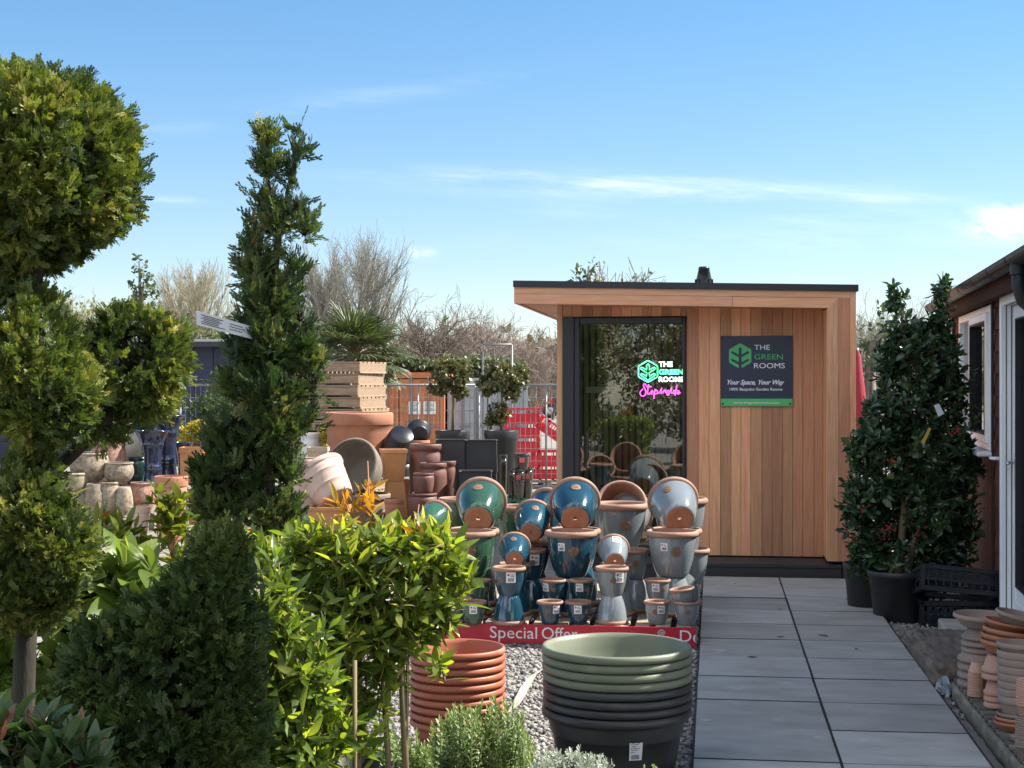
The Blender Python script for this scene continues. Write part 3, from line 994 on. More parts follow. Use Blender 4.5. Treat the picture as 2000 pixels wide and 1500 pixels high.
# --- large columns: upturned + upright in front, upright behind with a tilted one in its mouth
LY = 9.66
Lz = pxm(104, LY)
for col, cx, nm in (('g', 917, 'green'), ('b', 1115, 'teal'), ('w', 1313, 'grey')):
    hz = zof(1041, LY) - .86 * Lz      # foot of the upright one
    base = .135
    ud = Lz * .84
    zinv = hz - .86 * ud
    glazed('large %s pot upside down carrying the large upright %s pot' % (nm, nm), col, ud, inv(cx, LY, DECK, ud) if zinv > DECK - .2 else inv(cx, LY, DECK, ud), 20, None)
    glazed('large %s upright pot with sticker, in the middle of the display' % nm, col, Lz, upr(cx, LY, DECK + .86 * ud), 4, -26 if col != 'g' else -40, False)
    Y2 = LY + .42
    d2 = pxm(101, Y2)
    glazed('large %s upturned pot hidden low behind the %s column' % (nm, nm), col, d2, inv(cx + 8, Y2, DECK, d2), 170, None)
    glazed('large %s pot whose mouth holds the big tilted %s pot' % (nm, nm), col, d2, upr(cx + 8, Y2, zof(1033, Y2) - .845 * d2), 170, None)
    dt = pxm(101, Y2)
    glazed('large %s glazed pot lying back on top, clay foot showing' % nm, col, dt, tilt(cx + (21 if col == 'g' else 8 if col == 'b' else 6), 990, Y2 - .12, dt, 68, {'g': -4, 'b': -2, 'w': 4}[col], {'g': -4, 'b': 2, 'w': -26}[col]), 0, None)
# --- teal tilted middle-large pot between green and teal columns
Y3 = 9.98
d3 = pxm(78, Y3)
glazed('teal upturned pot beneath the darker tilted teal pot', 'b', d3, inv(1041, Y3 + .05, DECK, d3), 0, None)
glazed('teal upright pot carrying the darker tilted teal pot', 'b', d3 * .98, upr(1041, Y3 + .05, zof(1057, Y3) - .85 * d3), 20, 10)
glazed('darker teal pot lying back between the green and teal columns', 'b', d3, tilt(1040, 1020, Y3 - .08, d3, 66, -6, 8), 4, None)
# --- big pots at the back of the pallet
def big(label, col, px, pyrim, hw, Y, medal=0, stick=None, foot=None):
    d = pxm(2 * hw, Y)
    z = zof(pyrim, Y) - .855 * d
    return glazed(label, col, d, upr(px, Y, max(z, DECK) if foot is None else foot), medal, stick, False)
big('very large grey pot with a big medallion, behind the front rows', 'w', 1211, 982, 56, 10.62, 8)
big('large green pot with orange rim between two tilted pots', 'g', 1004, 987, 41, 10.65, 160)
big('large green pot with sunlit rim behind the tilted green pot', 'g', 893, 972, 38, 10.55, -60)
big('large olive grey pot standing behind the tilted grey pot', 'w', 1328, 972, 55, 10.7, 20)
big('large teal pot with orange rim near the glass door', 'b', 1084, 968, 34, 10.8, 120)
dB = pxm(100, 10.95)
glazed('very large pot tilted so its orange clay inside shows', 'w', dB, tilt(1213, 996, 10.95, dB, 62, 178, 0), None, None)
glazed('large teal pot lying back behind the tilted teal pots', 'b', pxm(84, 10.6), tilt(1070, 1000, 10.58, pxm(84, 10.6), 52, -24, 0), None, None)
glazed('dark green pot tilted sideways among the bush leaves', 'g', pxm(70, 9.85), tilt(846, 1016, 9.85, pxm(70, 9.85), 74, -24, 0), None, None)
glazed('grey pot tilted with a thick clay rim leaning behind the very large pot', 'w', pxm(92, 10.95), tilt(1228, 1010, 10.97, pxm(92, 10.95), 76, -10, 0), None, None)
dR = pxm(80, 10.1)
glazed('large grey pot on the slats beside the path edge', 'w', dR, upr(1347, 10.1, zof(1072, 10.1) - .84 * dR if zof(1072, 10.1) - .84 * dR > DECK else DECK), -50, None)

# ================================================================ pallets and banner under the glazed pots
m_deckw = mat('weathered pallet timber', (.30, .235, .165), (.42, .35, .26), 5, stretch=(6, 1, 6), rough=.8, bump=.001, bscale=40, island=(.75, 1.15))
m_greyw = mat('grey weathered timber', (.17, .15, .125), (.29, .26, .22), 6, stretch=(6, .8, 6), rough=.85, bump=.0015, bscale=40, island=(.7, 1.2))
def pallet_mesh(w_, d_, h_=.13, n=7, gap=.045, along='y', m=None, bh=.09):
    """deck boards run along y, bearers along x"""
    pass
def make_pallet(name, label, cat, loc, rz, w_, d_, h_, n, frac=.72, group=None, mm=None, bearers=3):
    t = thing(name, label, cat, loc, rz, group)
    b = MB(); pitch = w_ / n
    for i in range(n):
        x0 = -w_ / 2 + i * pitch + pitch * (1 - frac) / 2
        b.box((x0, -d_ / 2, h_ - .02), (x0 + pitch * frac, d_ / 2, h_), bev=.003)
    b.build('deck_boards', mm or m_deckw, t)
    for j in range(bearers):
        b = MB()
        y0 = -d_ / 2 + .01 + j * (d_ - .11) / (bearers - 1)
        b.box((-w_ / 2 + .003, y0, h_ - .043), (w_ / 2 - .003, y0 + .09, h_ - .0205))
        for x0 in (-w_ / 2 + .005, -.06, w_ / 2 - .125):
            b.box((x0, y0 + .002, .0225), (x0 + .12, y0 + .088, h_ - .0435))
        b.box((-w_ / 2, y0 + .001, 0), (w_ / 2, y0 + .089, .022))
        b.build('bearer', mm or m_deckw, t)
    return t
pr = rw(EDGE_A - .02, 0, 0)
def pal_loc(a, b): return rw(a, b, 0)
Lp = (-2.98, -2.1)   # local extents along the front
bF = -3.26; bB = -1.12
make_pallet('wooden_pallet', 'timber pallet under the grey and teal glazed pots by the path', 'pallet', pal_loc(EDGE_A - .03 - .56, (bF + bB) / 2), -TH, 1.12, bB - bF, .135, 9, .70, 'pallets carrying glazed pots')
make_pallet('wooden_pallet', 'timber pallet under the green glazed pots by the bush', 'pallet', pal_loc(EDGE_A - .03 - 1.15 - .56, (bF + bB) / 2), -TH, 1.12, bB - bF, .135, 9, .70, 'pallets carrying glazed pots')
m_red = mat('red banner', (.38, .012, .03), (.46, .02, .04), 4, rough=.35)
m_bw = mat('white banner lettering', (.72, .70, .73), rough=.4)
BN0 = EDGE_A - .03 - 2.0; BN1 = EDGE_A - .018
bn = thing('offer_banner', 'red banner reading special offer along the pallet front', 'banner', rw(BN0, bF - .012, 0), -TH)
BL = BN1 - BN0; bz0, bz1 = .022, .137
b = MB(); b.box((0, -.006, bz0), (BL, .006, bz1), bev=.001); b.build('board', m_red, bn)
b = MB(); b.box((.01, .008, .0), (BL - .01, .0115, bz0 + .01)); b.build('batten', m_deckw, bn)
def bnx(px): return room_a(px, bF - .02) - BN0
b = MB()
text_mb(b, 'Special', bnx(957), bnx(1049), bz0 + .030, -.0062, height=.074, depth=.0025)
b.build('lettering', m_bw, bn); b = MB()
text_mb(b, 'Offer', bnx(1058), bnx(1128), bz0 + .030, -.0062, height=.074, depth=.0025)
b.build('lettering', m_bw, bn); b = MB()
text_mb(b, 'Den', bnx(1328), bnx(1385), bz0 + .030, -.0062, height=.074, depth=.0025)
b.v = [v if v[0] < BL - .003 else (BL - .003, v[1], v[2]) for v in b.v]
b.build('lettering', m_bw, bn)
b = MB()
for k in range(3):
    pts = [(bnx(1292) + .024 * math.cos(t) * (1 - .22 * k), -.0075, bz0 + .068 - k * .004 + .03 * math.sin(t) * (1 - .25 * k)) for t in np.linspace(.3, 2.9 + .5 * k, 12)]
    b.tube(pts, .002, 4)
b.build('emblem', m_bw, bn)

# ================================================================ general pots by lathe
def lathe_pot(name, label, cat, prof, M4, mm, group=None, seg=40, thick=.06, soil=None, hole=False):
    """prof: outer (r,z) in metres from foot to lip; the inner skin follows at the wall thickness"""
    rmax = max(r for r, z in prof)
    th = thick * rmax
    n0 = len(prof)
    inner = [(max(r - th, .004), max(z, th)) for r, z in reversed(prof) if r - th > .01 or z > th]
    lip = prof[-1]
    full = [(0.0, prof[0][1])] + prof + [(lip[0] - th * .5, lip[1] + th * .25)] + inner + [(0.0, th)]
    b = MB(); b.lathe(full, seg)
    o = b.build(name, mm)
    o.matrix_world = M4
    tag(o, label, cat, group)
    return o

def prof_flare(r, h, rim=.16, foot=.68, proud=.06, bands=()):
    fr_ = foot * r; rb = r * (1 - proud)
    z1 = h * (1 - rim)
    p = [(fr_ * .96, 0), (fr_, h * .015)]
    n = 8
    for i in range(1, n + 1):
        t = i / n
        rr = fr_ + (rb - fr_) * t ** .9
        p.append((rr, z1 * t))
        for bz in bands:
            if (i - 1) / n < bz <= t: p += [(rr + r * .012, z1 * t + h * .004), (rr + r * .012, z1 * t + h * .02), (rr, z1 * t + h * .026)]
    p += [(rb, z1), (r * .985, z1 + h * .008), (r, z1 + h * .02), (r, h * .975), (r * .985, h * .995), (r * .97, h)]
    return p
def prof_barrel(r, h, foot=.8, lip=.9):
    p = [(foot * r * .95, 0), (foot * r, h * .02)]
    for i in range(1, 9):
        t = i / 9
        p.append((r * (foot + (1 - foot) * math.sin(math.pi * t * .62) / math.sin(math.pi * .5) if t < .8 else foot + (1 - foot) * math.sin(math.pi * t * .62)), h * .85 * t))
    p = [(a, b) for a, b in p if b < h * .84]
    p += [(r * .97, h * .86), (r * lip, h * .885), (r * lip, h * .91), (r * .985, h * .925), (r * .985, h * .985), (r * .96, h)]
    return p
def prof_belly(r, h, foot=.5, neck=.8, lip=.88):
    p = [(foot * r * .95, 0), (foot * r, h * .02)]
    for i in range(1, 10):
        t = i / 10
        s_ = foot + (1 - foot) * math.sin(math.pi / 2 * min(t / .62, 1)) if t < .62 else 1 - (1 - neck) * ((t - .62) / .38) ** 2
        p.append((r * s_, h * .9 * t))
    p += [(r * neck, h * .905), (r * neck, h * .93), (r * lip, h * .945), (r * lip, h * .985), (r * (lip - .03), h)]
    return p
def prof_urn(r, h):
    """tall vase: wide lip, waist ring low, spreading foot"""
    pts = [(.60, 0), (.62, .015), (.60, .05), (.53, .18), (.49, .27), (.50, .275), (.54, .285), (.54, .305), (.50, .315), (.51, .325), (.535, .335), (.535, .35), (.50, .36),
           (.49, .42), (.50, .55), (.55, .66), (.62, .73), (.64, .735), (.64, .75), (.63, .755), (.70, .84), (.80, .92), (.92, .97), (1.0, .985), (1.0, 1.0)]
    return [(a * r, b * h) for a, b in pts]
def prof_bowl(r, h, foot=.55):
    p = [(foot * r * .96, 0), (foot * r, h * .03)]
    for i in range(1, 8):
        t = i / 8; p.append((r * (foot + (.97 - foot) * math.sin(t * math.pi / 2)), h * .86 * t))
    p += [(r * .97, h * .88), (r, h * .9), (r, h * .98), (r * .97, h)]
    return p

def standing(px, pyrim, hw, Y, zfoot):
    """upright thing whose rim centre is seen at px,pyrim: returns matrix, radius, height"""
    r_ = hw / FPX * Y
    zr = zpx(pyrim, Y)
    return Matrix.Translation(Vector(((px - 1000) / FPX * Y, Y, zfoot))), r_, zr - zfoot

m_terra = mat('terracotta', (.33, .135, .075), (.42, .19, .11), 7, rough=.75, bump=.0008, bscale=50, objvar=.08)
m_terra_pale = mat('pale washed terracotta', (.46, .33, .27), (.56, .43, .36), 5, rough=.8, bump=.0008, bscale=60, spots=((.34, .2, .14), 4, .66))
m_terra_org = mat('orange terracotta', (.50, .22, .085), (.58, .29, .12), 6, rough=.75, bump=.0006, bscale=60)
m_beige = mat('sand coloured stoneware', (.40, .31, .21), (.50, .40, .29), 4, rough=.75, bump=.0006, bscale=60)
m_stonew = mat('grey brown aged stone', (.16, .135, .105), (.25, .215, .17), 5, rough=.85, bump=.001, bscale=50, spots=((.30, .25, .19), 7, .62))
m_oxblood = mat('dark red brown stoneware', (.12, .055, .045), (.19, .09, .07), 10, rough=.55, bump=.002, bscale=40, stretch=(1, 1, .5))
m_ribb = mat('black ribbed plastic', (.012, .014, .018), rough=.28)
m_cube = mat('charcoal fibre planter', (.028, .031, .036), (.045, .048, .052), 5, rough=.65, bump=.0004, bscale=80)
m_cobalt = mat('dark cobalt glaze', (.006, .010, .028), (.022, .035, .075), 8, rough=.16, coat=.5, bump=.0012, bscale=30, spots=((.05, .07, .13), 26, .63))
m_lava = mat('rough pitted stoneware', (.15, .115, .08), (.33, .27, .20), 22, rough=.9, bump=.004, bscale=55, contrast=(.35, .6), spots=((.40, .34, .27), 38, .63), objvar=.12)
m_lavared = mat('red speckled stoneware', (.22, .085, .06), (.36, .22, .17), 26, rough=.9, bump=.003, bscale=60, contrast=(.35, .6), spots=((.42, .34, .28), 40, .62))
m_mossy = mat('mossy pale stoneware', (.24, .22, .13), (.42, .38, .26), 14, rough=.9, bump=.003, bscale=50, contrast=(.35, .65), spots=((.16, .17, .08), 9, .6))
m_cream = mat('cream glazed stoneware', (.55, .48, .34), (.62, .55, .40), 3, rough=.45, bump=.0006, bscale=30, spots=((.40, .32, .2), 9, .68))
m_white_pot = mat('white planter', (.7, .7, .68), rough=.5)
m_tealg = mat('bottle green glaze', (.012, .04, .04), (.025, .065, .06), 8, rough=.2, coat=.4)
m_blackpl = mat('black plastic', (.014, .015, .017), (.022, .023, .025), 6, rough=.42)
m_soilpot = mat('potting compost', (.025, .018, .012), (.05, .036, .025), 60, rough=.95, bump=.004, bscale=90)

# low timber benches that carry the rear rows
def bench(label, x0, x1, y0, y1, h_, group=None):
    t = thing('display_bench', label, 'bench', ((x0 + x1) / 2, (y0 + y1) / 2, 0), 0, group)
    W2, D2 = (x1 - x0) / 2, (y1 - y0) / 2
    b = MB(); n = 8
    for i in range(n):
        b.box((-W2, -D2 + i * 2 * D2 / n, h_ - .03), (W2, -D2 + (i + 1) * 2 * D2 / n - .012, h_), bev=.003)
    b.build('bench_top', m_greyw, t)
    for sx_ in (-1, 1):
        for sy_ in (-1, 1):
            b = MB(); b.box((sx_ * (W2 - .06) - .04, sy_ * (D2 - .06) - .04, 0), (sx_ * (W2 - .06) + .04, sy_ * (D2 - .06) + .04, h_ - .03)); b.build('leg', m_greyw, t)
    return t
bench('low grey bench of slats carrying the tall cobalt urns and cream jar', -4.75, -3.55, 16.75, 18.05, .46)
bench('grey slatted bench under the big square rimmed terracotta planter', -2.25, -1.15, 17.6, 18.7, .50)
make_pallet('wooden_pallet', 'grey low pallet under the pitted stoneware pots', 'pallet', (-4.45, 16.15, 0), 0, 1.15, 1.0, .20, 7, .8, 'low pallets under the rear pots', m_greyw)
make_pallet('wooden_pallet', 'low pallet under the dark red jars and charcoal cubes', 'pallet', (-.72, 16.5, 0), 0, 1.25, 1.2, .14, 8, .8, 'low pallets under the rear pots', m_greyw)

# ---- stoneware by the cloud pruned tree
GP = 'stoneware pots stacked on the low pallet'
def stoneware(label, style, px, pyr, hw, Y, zf, mm, flip=False, **k):
    M4, r_, h_ = standing(px, pyr, hw, Y, zf)
    pf = {'belly': prof_belly, 'bowl': prof_bowl, 'barrel': prof_barrel, 'flare': prof_flare, 'urn': prof_urn}[style](r_, h_, **k)
    if flip: M4 = M4 @ Matrix.Translation((0, 0, h_)) @ Matrix.Rotation(math.pi, 4, 'X')
    return lathe_pot('stoneware_pot', label, 'pot', pf, M4, mm, GP)
PZ = .20
def zz(py, Y): return zpx(py, Y)
Ya = 15.95
stoneware('wide pale mossy bowl turned upside down at the pallet corner', 'bowl', 136, 982, 35, Ya, PZ, m_mossy, True)
zA = zz(982, Ya)
stoneware('wide pale mossy bowl turned upside down under the upright mossy bowl', 'bowl', 140, 957, 35, Ya, zA, m_mossy, True)
stoneware('wide upright mossy bowl with a thin rim, topmost of its stack', 'bowl', 138, 923, 36, Ya, zz(957, Ya), m_mossy, foot=.72)
stoneware('pinkish pitted pot turned upside down next to the mossy bowls', 'belly', 187, 945, 22, Ya - .05, PZ, m_lava, True, foot=.7)
stoneware('tall buff pitted pot standing in the middle of the pallet', 'belly', 213, 941, 23, Ya, PZ, m_lava)
stoneware('narrow buff pitted pot with pale lip at the pallet end', 'belly', 243, 952, 17, Ya - .05, PZ, m_lava, True, foot=.7)
stoneware('orange tinged pitted pot between the buff pots and the terracotta', 'belly', 277, 942, 26, Ya + .15, PZ, m_lavared)
stoneware('round grey pitted pot with orange lip on top of the upturned pink one', 'belly', 175, 884, 38, Ya + .12, zz(944, Ya), m_lava, neck=.9, lip=.93)
stoneware('brown pitted pot with a dark lip above the buff pots', 'belly', 232, 903, 29, Ya + .1, zz(947, Ya), m_lava, neck=.92, lip=.98)
stoneware('red speckled pot with straight sides behind the grey pitted pot', 'barrel', 211, 864, 34, 16.9, .46, m_lavared, lip=.97)
stoneware('large cream jar with a narrow stepped neck', 'belly', 238, 822, 38, 17.5, .46, m_cream, neck=.36, lip=.46, foot=.35)
stoneware('bottle green ribbed pot beside the cobalt urns', 'barrel', 268, 893, 22, 17.2, .46, m_tealg)
stoneware('second bottle green pot behind the front cobalt urn', 'barrel', 282, 880, 20, 17.75, .46, m_tealg)
GU = 'tall cobalt glazed urns'
for px, pyr, hw, Y, lab in ((298, 841, 34, 17.0, 'dark cobalt urn with flared lip, shorter of the front pair'), (325, 811, 37, 17.45, 'tallest dark cobalt urn with flared lip and ringed waist'),
                            (358, 864, 20, 17.75, 'small cobalt urn half hidden by a square clay planter')):
    M4, r_, h_ = standing(px, pyr, hw, Y, .46)
    lathe_pot('cobalt_urn', lab, 'urn', prof_urn(r_, h_), M4, m_cobalt, GU)
M4, r_, h_ = standing(334, 930, 33, 15.4, .0)
lathe_pot('terracotta_pot', 'terracotta pot with a wide rim in front of the cobalt urns', 'pot', prof_flare(r_, h_), M4, m_terra, 'terracotta planters')
M4, r_, h_ = standing(273, 990, 20, 15.5, .0)
lathe_pot('terracotta_pot', 'narrow banded terracotta pot standing on the ground by the pallet', 'pot', prof_flare(r_, h_, foot=.72, bands=(.3, .5, .8)), M4, m_terra_pale, 'terracotta planters')

def square_planter(name, label, cat, px0, px1, pyr, Y, zf, mm, taper=.78, rim=.10, rz=0.0, group=None, flip=False, htop=None):
    """tapered square planter, hollow, with a rim band"""
    w_ = (px1 - px0) / FPX * Y
    h_ = (zpx(pyr, Y) if htop is None else htop) - zf
    t = w_ / 2
    levels = [(taper * t, 0), (t * .93, h_ * (1 - rim)), (t, h_ * (1 - rim) + .004), (t, h_), (t * .88, h_), (t * .82, h_ - .05), (taper * t * .86, .03)]
    vs = []
    for a, z in levels: vs += [(-a, -a, z), (a, -a, z), (a, a, z), (-a, a, z)]
    fs = [(3, 2, 1, 0)]
    for i in range(len(levels) - 1):
        for k in range(4):
            j = (k + 1) % 4
            fs.append((i * 4 + k, i * 4 + j, i * 4 + 4 + j, i * 4 + 4 + k))
    e = (len(levels) - 1) * 4
    fs.append((e, e + 1, e + 2, e + 3))
    b = MB(); b.add(vs, fs)
    o = b.build(name, mm)
    o.matrix_world = Matrix.Translation(Vector((((px0 + px1) / 2 - 1000) / FPX * Y, Y, zf))) @ Matrix.Rotation(rz, 4, 'Z')
    if flip: o.matrix_world = o.matrix_world @ Matrix.Translation((0, 0, h_)) @ Matrix.Rotation(math.pi, 4, 'X')
    return tag(o, label, cat, group)

square_planter('terracotta_planter', 'square orange clay planter beside the small cobalt urn', 'planter', 354, 398, 873, 17.3, .0, m_terra_org, .8, .08, group='square clay planters')
# ---- the middle group
GT = 'large clay pots behind the bush'
M4, r_, h_ = standing(701, 806, 67, 18.15, .50)
lathe_pot('terracotta_pot', 'very large red terracotta planter with a broad rolled rim', 'planter', prof_flare(r_, h_, rim=.2, foot=.74, proud=.045, bands=(.93, .5)), M4, m_terra, GT, seg=64)
M4, r_, h_ = standing(600, 896, 48, 16.6, .0)
lathe_pot('beige_pot', 'large beige pot with a plain wide rim beneath the conifer branches', 'pot', prof_flare(r_, h_, rim=.1, foot=.7, proud=.05, bands=(.6,)), M4, m_terra_pale, GT, seg=56)
square_planter('sand_planter', 'tall sand coloured square planter behind the beige pot', 'planter', 602, 642, 873, 17.4, 0, m_beige, .7, .06, group='square clay planters')
M4, r_, h_ = standing(605, 846, 18, 18.3, .0)
lathe_pot('white_planter', 'tall white planter showing between the conifer and red planter', 'planter', prof_flare(r_, h_, rim=.06, foot=.6), M4, m_white_pot)
M4, r_, h_ = standing(707, 964, 56, 16.3, .0)
lathe_pot('stone_pot', 'aged grey pot that carries the big tilted stone bowl', 'pot', prof_flare(r_, h_, rim=.14, foot=.74, bands=(.6,)), M4, m_stonew, GT, seg=56)
def tilted_lathe(name, label, cat, pf, ctr, axis, mm, group=None, seg=56, hc=.5, twist=0):
    a = Vector(axis).normalized()
    q = a.to_track_quat('Z', 'Y').to_matrix().to_4x4()
    hh = max(z for r, z in pf)
    M4 = Matrix.Translation(ctr) @ q @ Matrix.Translation((0, 0, -hh * hc)) @ Matrix.Rotation(twist, 4, 'Z')
    return lathe_pot(name, label, cat, pf, M4, mm, group, seg)
r_ = 58 / FPX * 16.3
tilted_lathe('stone_pot', 'big brown stone bowl tipped on its side, mouth facing the bush', 'pot', prof_bowl(r_, r_ * 1.15, .6), at(700, 920, 16.35), (-.36, -.80, .34), m_stonew, GT)
r_ = 50 / FPX * 15.6
tilted_lathe('pale_terracotta_pot', 'pale pink banded pot tipped over with rolled rim', 'pot', prof_flare(r_, r_ * 1.55, rim=.14, foot=.7, bands=(.35, .7)), at(640, 945, 15.6), (-.52, .42, .76), m_terra_pale, GT)
square_planter('terracotta_planter', 'wide terracotta trough under the pale tipped pot', 'planter', 606, 684, 988, 15.5, 0, m_terra_org, .8, .1, group='square clay planters')
ry = R(-4)
square_planter('terracotta_planter', 'upright square orange planter with a sunlit side', 'planter', 744, 793, 877, 16.6, zpx(938, 16.6), m_terra_org, .72, .12, rz=R(14), group='square clay planters')
square_planter('terracotta_planter', 'upturned square orange planter under the upright orange one', 'planter', 745, 797, 938, 16.6, 0, m_terra_org, .60, .1, rz=R(14), group='square clay planters', flip=True)
square_planter('terracotta_planter', 'deep orange square planter beside the dark red jars', 'planter', 776, 800, 936, 16.95, 0, m_terra_org, .8, .1, rz=R(6), group='square clay planters')
M4, r_, h_ = standing(770, 974, 20, 15.7, 0)
lathe_pot('terracotta_pot', 'dark terracotta pot with a rolled rim below the orange planters', 'pot', prof_flare(r_, h_, rim=.12), M4, m_terra, GT)
GJ = 'dark red brown jars'
zj = .14
for px, pyr, hw, Y, zf, lab in ((833, 867, 34, 16.75, zj, 'tallest dark red brown jar with banded rim'), (846, 904, 27, 16.45, zj, 'middle dark red brown jar, standing before the tallest jar'),
                                (873, 900, 19, 16.7, zj, 'slim dark red brown jar next to the charcoal cubes')):
    M4, r_, h_ = standing(px, pyr, hw, Y, zf)
    lathe_pot('stoneware_jar', lab, 'jar', prof_barrel(r_, h_, .82), M4, m_oxblood, GJ)
M4, r_, h_ = standing(825, 963, 29, 16.15, zj)
lathe_pot('stoneware_jar', 'low squat dark red brown bowl under the smallest jar', 'bowl', prof_barrel(r_, h_, .85), M4, m_oxblood, GJ)
M4, r_, h_ = standing(827, 924, 21, 16.15, zpx(963, 16.15))
lathe_pot('stoneware_jar', 'smallest dark red brown jar raised on the squat bowl', 'jar', prof_barrel(r_, h_, .8), M4, m_oxblood, GJ)
# charcoal cubes
def cube_planter(label, px0, px1, pyr, Y, zf, rz=0):
    return square_planter('cube_planter', label, 'planter', px0, px1, pyr, Y, zf, m_cube, .985, .0001, rz, 'charcoal cube planters')
cube_planter('tall charcoal cube planter nearest the dark red jars', 851, 910, 859, 16.85, .14)
cube_planter('lower charcoal cube planter with a pale edge', 897, 962, 920, 16.45, .14)
cube_planter('tall charcoal cube planter under the darker upper cube', 908, 972, 921, 16.9, .14)
cube_planter('upper charcoal cube planter stacked beside the ball topiary pot', 908, 972, 860, 16.9, zpx(920.5, 16.9))
# ribbed pots
pf = [(.62, 0)]
nr = 9
for i in range(nr):
    z = i / nr; r0 = .66 + .3 * z
    pf += [(r0, z + .02), (r0 + .03, z + .045), (r0 + .03, z + .075), (r0, z + .1)]
pf += [(1.0, .97), (1.0, 1.0)]
r_ = 34 / FPX * 18.0
tilted_lathe('ribbed_pot', 'black ribbed plastic pot tipped over behind the orange planter', 'pot', [(a * r_, b * r_ * 1.25) for a, b in pf], at(781, 862, 17.9), (-.25, .62, -.62), m_ribb)
M4, r2, h2 = standing(783, 884, 26, 18.0, 0)
lathe_pot('black_pot', 'tall black pot carrying the tipped ribbed pot', 'pot', prof_flare(r2, h2, foot=.7), M4, m_blackpl)
r_ = 24 / FPX * 18.9
tilted_lathe('black_pot', 'black pot with a red and white label lying behind the ribbed pot', 'pot', prof_flare(r_, r_ * 1.2, foot=.7), at(818, 845, 18.9), (-.1, .9, .2), m_blackpl)
M4, r2, h2 = standing(818, 860, 22, 18.9, 0)
lathe_pot('terracotta_pot', 'tall terracotta pot under the labelled black pot', 'pot', prof_flare(r2, h2, foot=.7), M4, m_terra, GT)

# ================================================================ nested plastic pots near the viewer
m_sage = mat('sage green plastic', (.125, .145, .098), (.165, .185, .13), 5, rough=.5, rvar=.1, spots=((.21, .22, .175), 3.2, .66), detail=8)
m_anth = mat('anthracite plastic', (.026, .027, .029), (.045, .046, .047), 4, rough=.45, rvar=.1, spots=((.085, .082, .076), 3.0, .66), detail=8)
m_redpl = mat('terracotta coloured plastic', (.31, .088, .045), (.39, .12, .064), 5, rough=.5, rvar=.1, spots=((.46, .22, .15), 3.4, .67), detail=8)
def plastic_pot(label, x, y, zr, r_, h_, mm, rimh, group, tag_=False):
    """zr: height of the rim top"""
    rb = r_ * .915; rf_ = r_ * .76
    z0 = zr - h_
    pf = [(0, 0), (rf_ * .97, 0), (rf_, .006)]
    for t, e in ((.30, 0), (.62, 0), (.625, .004), (.64, .004)):
        pf.append((rf_ + (rb - rf_) * t + e, h_ * t))
    zb = h_ - rimh
    pf += [(rb, zb - .012), (rb, zb), (r_ * .975, zb + .003), (r_ * .995, zb + rimh * .25), (r_, zb + rimh * .5), (r_ * .992, zb + rimh * .8), (r_ * .975, zb + rimh * .97), (r_ * .955, h_),
           (r_ * .925, h_ - .003), (r_ * .905, h_ - .02), (rb * .93, h_ - .06), (rf_ * .95, .014), (0, .012)]
    b = MB(); b.lathe(pf, 72)
    o = b.build('plastic_pot', mm); o.location = (x, y, z0)
    return tag(o, label, 'pot', group)
GY = 6.25
gxx = (1205.5 - 1000) / FPX * GY; gr = 146.5 / FPX * GY
ztopg = zpx(1258, GY)
pitch = 45 / FPX / 2.857 * GY * 1.0
pitch = (592 - 250) / 7 / 2.857 / FPX * GY
labs = ['sage green plastic pot, topmost of the big nested stack', 'second sage green plastic pot down the big nested stack', 'third sage green plastic pot down the big nested stack', 'lowest sage green plastic pot, above the dark pots',
        'uppermost dark plastic pot, directly under the sage pots', 'second dark plastic pot down in the big nested stack', 'third dark plastic pot down in the big nested stack', 'dark plastic pot at the bottom of the stack with white label']
rr_ = random.Random(2)
for i, lab in enumerate(labs):
    o = plastic_pot(lab, gxx + rr_.uniform(-.004, .004), GY + rr_.uniform(-.004, .004), ztopg - i * pitch, gr * (1 if i < 4 else 1.002), .62 - i * 0 if i < 7 else ztopg - 7 * pitch, m_sage if i < 4 else m_anth, pitch * 1.05, 'big plastic pots nested in one stack')
    if i < 7:
        hh = min(.30, ztopg - i * pitch - .012 - (7 - i) * .001)
        bpy.data.objects.remove(o)
        o = plastic_pot(lab, gxx + rr_.uniform(-.004, .004), GY + rr_.uniform(-.004, .004), ztopg - i * pitch, gr * rr_.uniform(.994, 1.004), min(.33, ztopg - i * pitch - .012), m_sage if i < 4 else m_anth, pitch * .97, 'big plastic pots nested in one stack')
    last = o
# label on the lowest pot
lb = thing('tmp', None, None); bpy.data.objects.remove(lb)
zb = ztopg - 7 * pitch
b = MB()
def on_pot(x, z, rad, h):
    return (x, -math.sqrt(rad * rad - x * x) - h, z)
hpot = zb
def rad_at(z): return gr * (.76 + .155 * z / hpot)
def pot_label(b, a0, a1, z0, z1, lift, mi):
    n = 6; vs = []
    for i in range(n + 1):
        a = a0 + (a1 - a0) * i / n
        for z in (z0, z1):
            rr = rad_at(z) + .005 + lift
            vs.append((math.sin(a) * rr, -math.cos(a) * rr, z))
    b.add(vs, [(2 * i, 2 * i + 2, 2 * i + 3, 2 * i + 1) for i in range(n)], mi)
pot_label(b, R(7), R(18.5), .115, .225, .0, 0)
for k in range(9): pot_label(b, R(8.2 + (k % 2) * .8), R(12 + (k * 37 % 5)), .147 + k * .008, .149 + k * .008, .0015, 1)
x = 9.0
while x < 16: pot_label(b, R(x), R(x + .35), .12, .138, .0015, 1); x += .8
o = b.build('label', [m_stick, m_ink], last); o.location = (0, 0, 0)

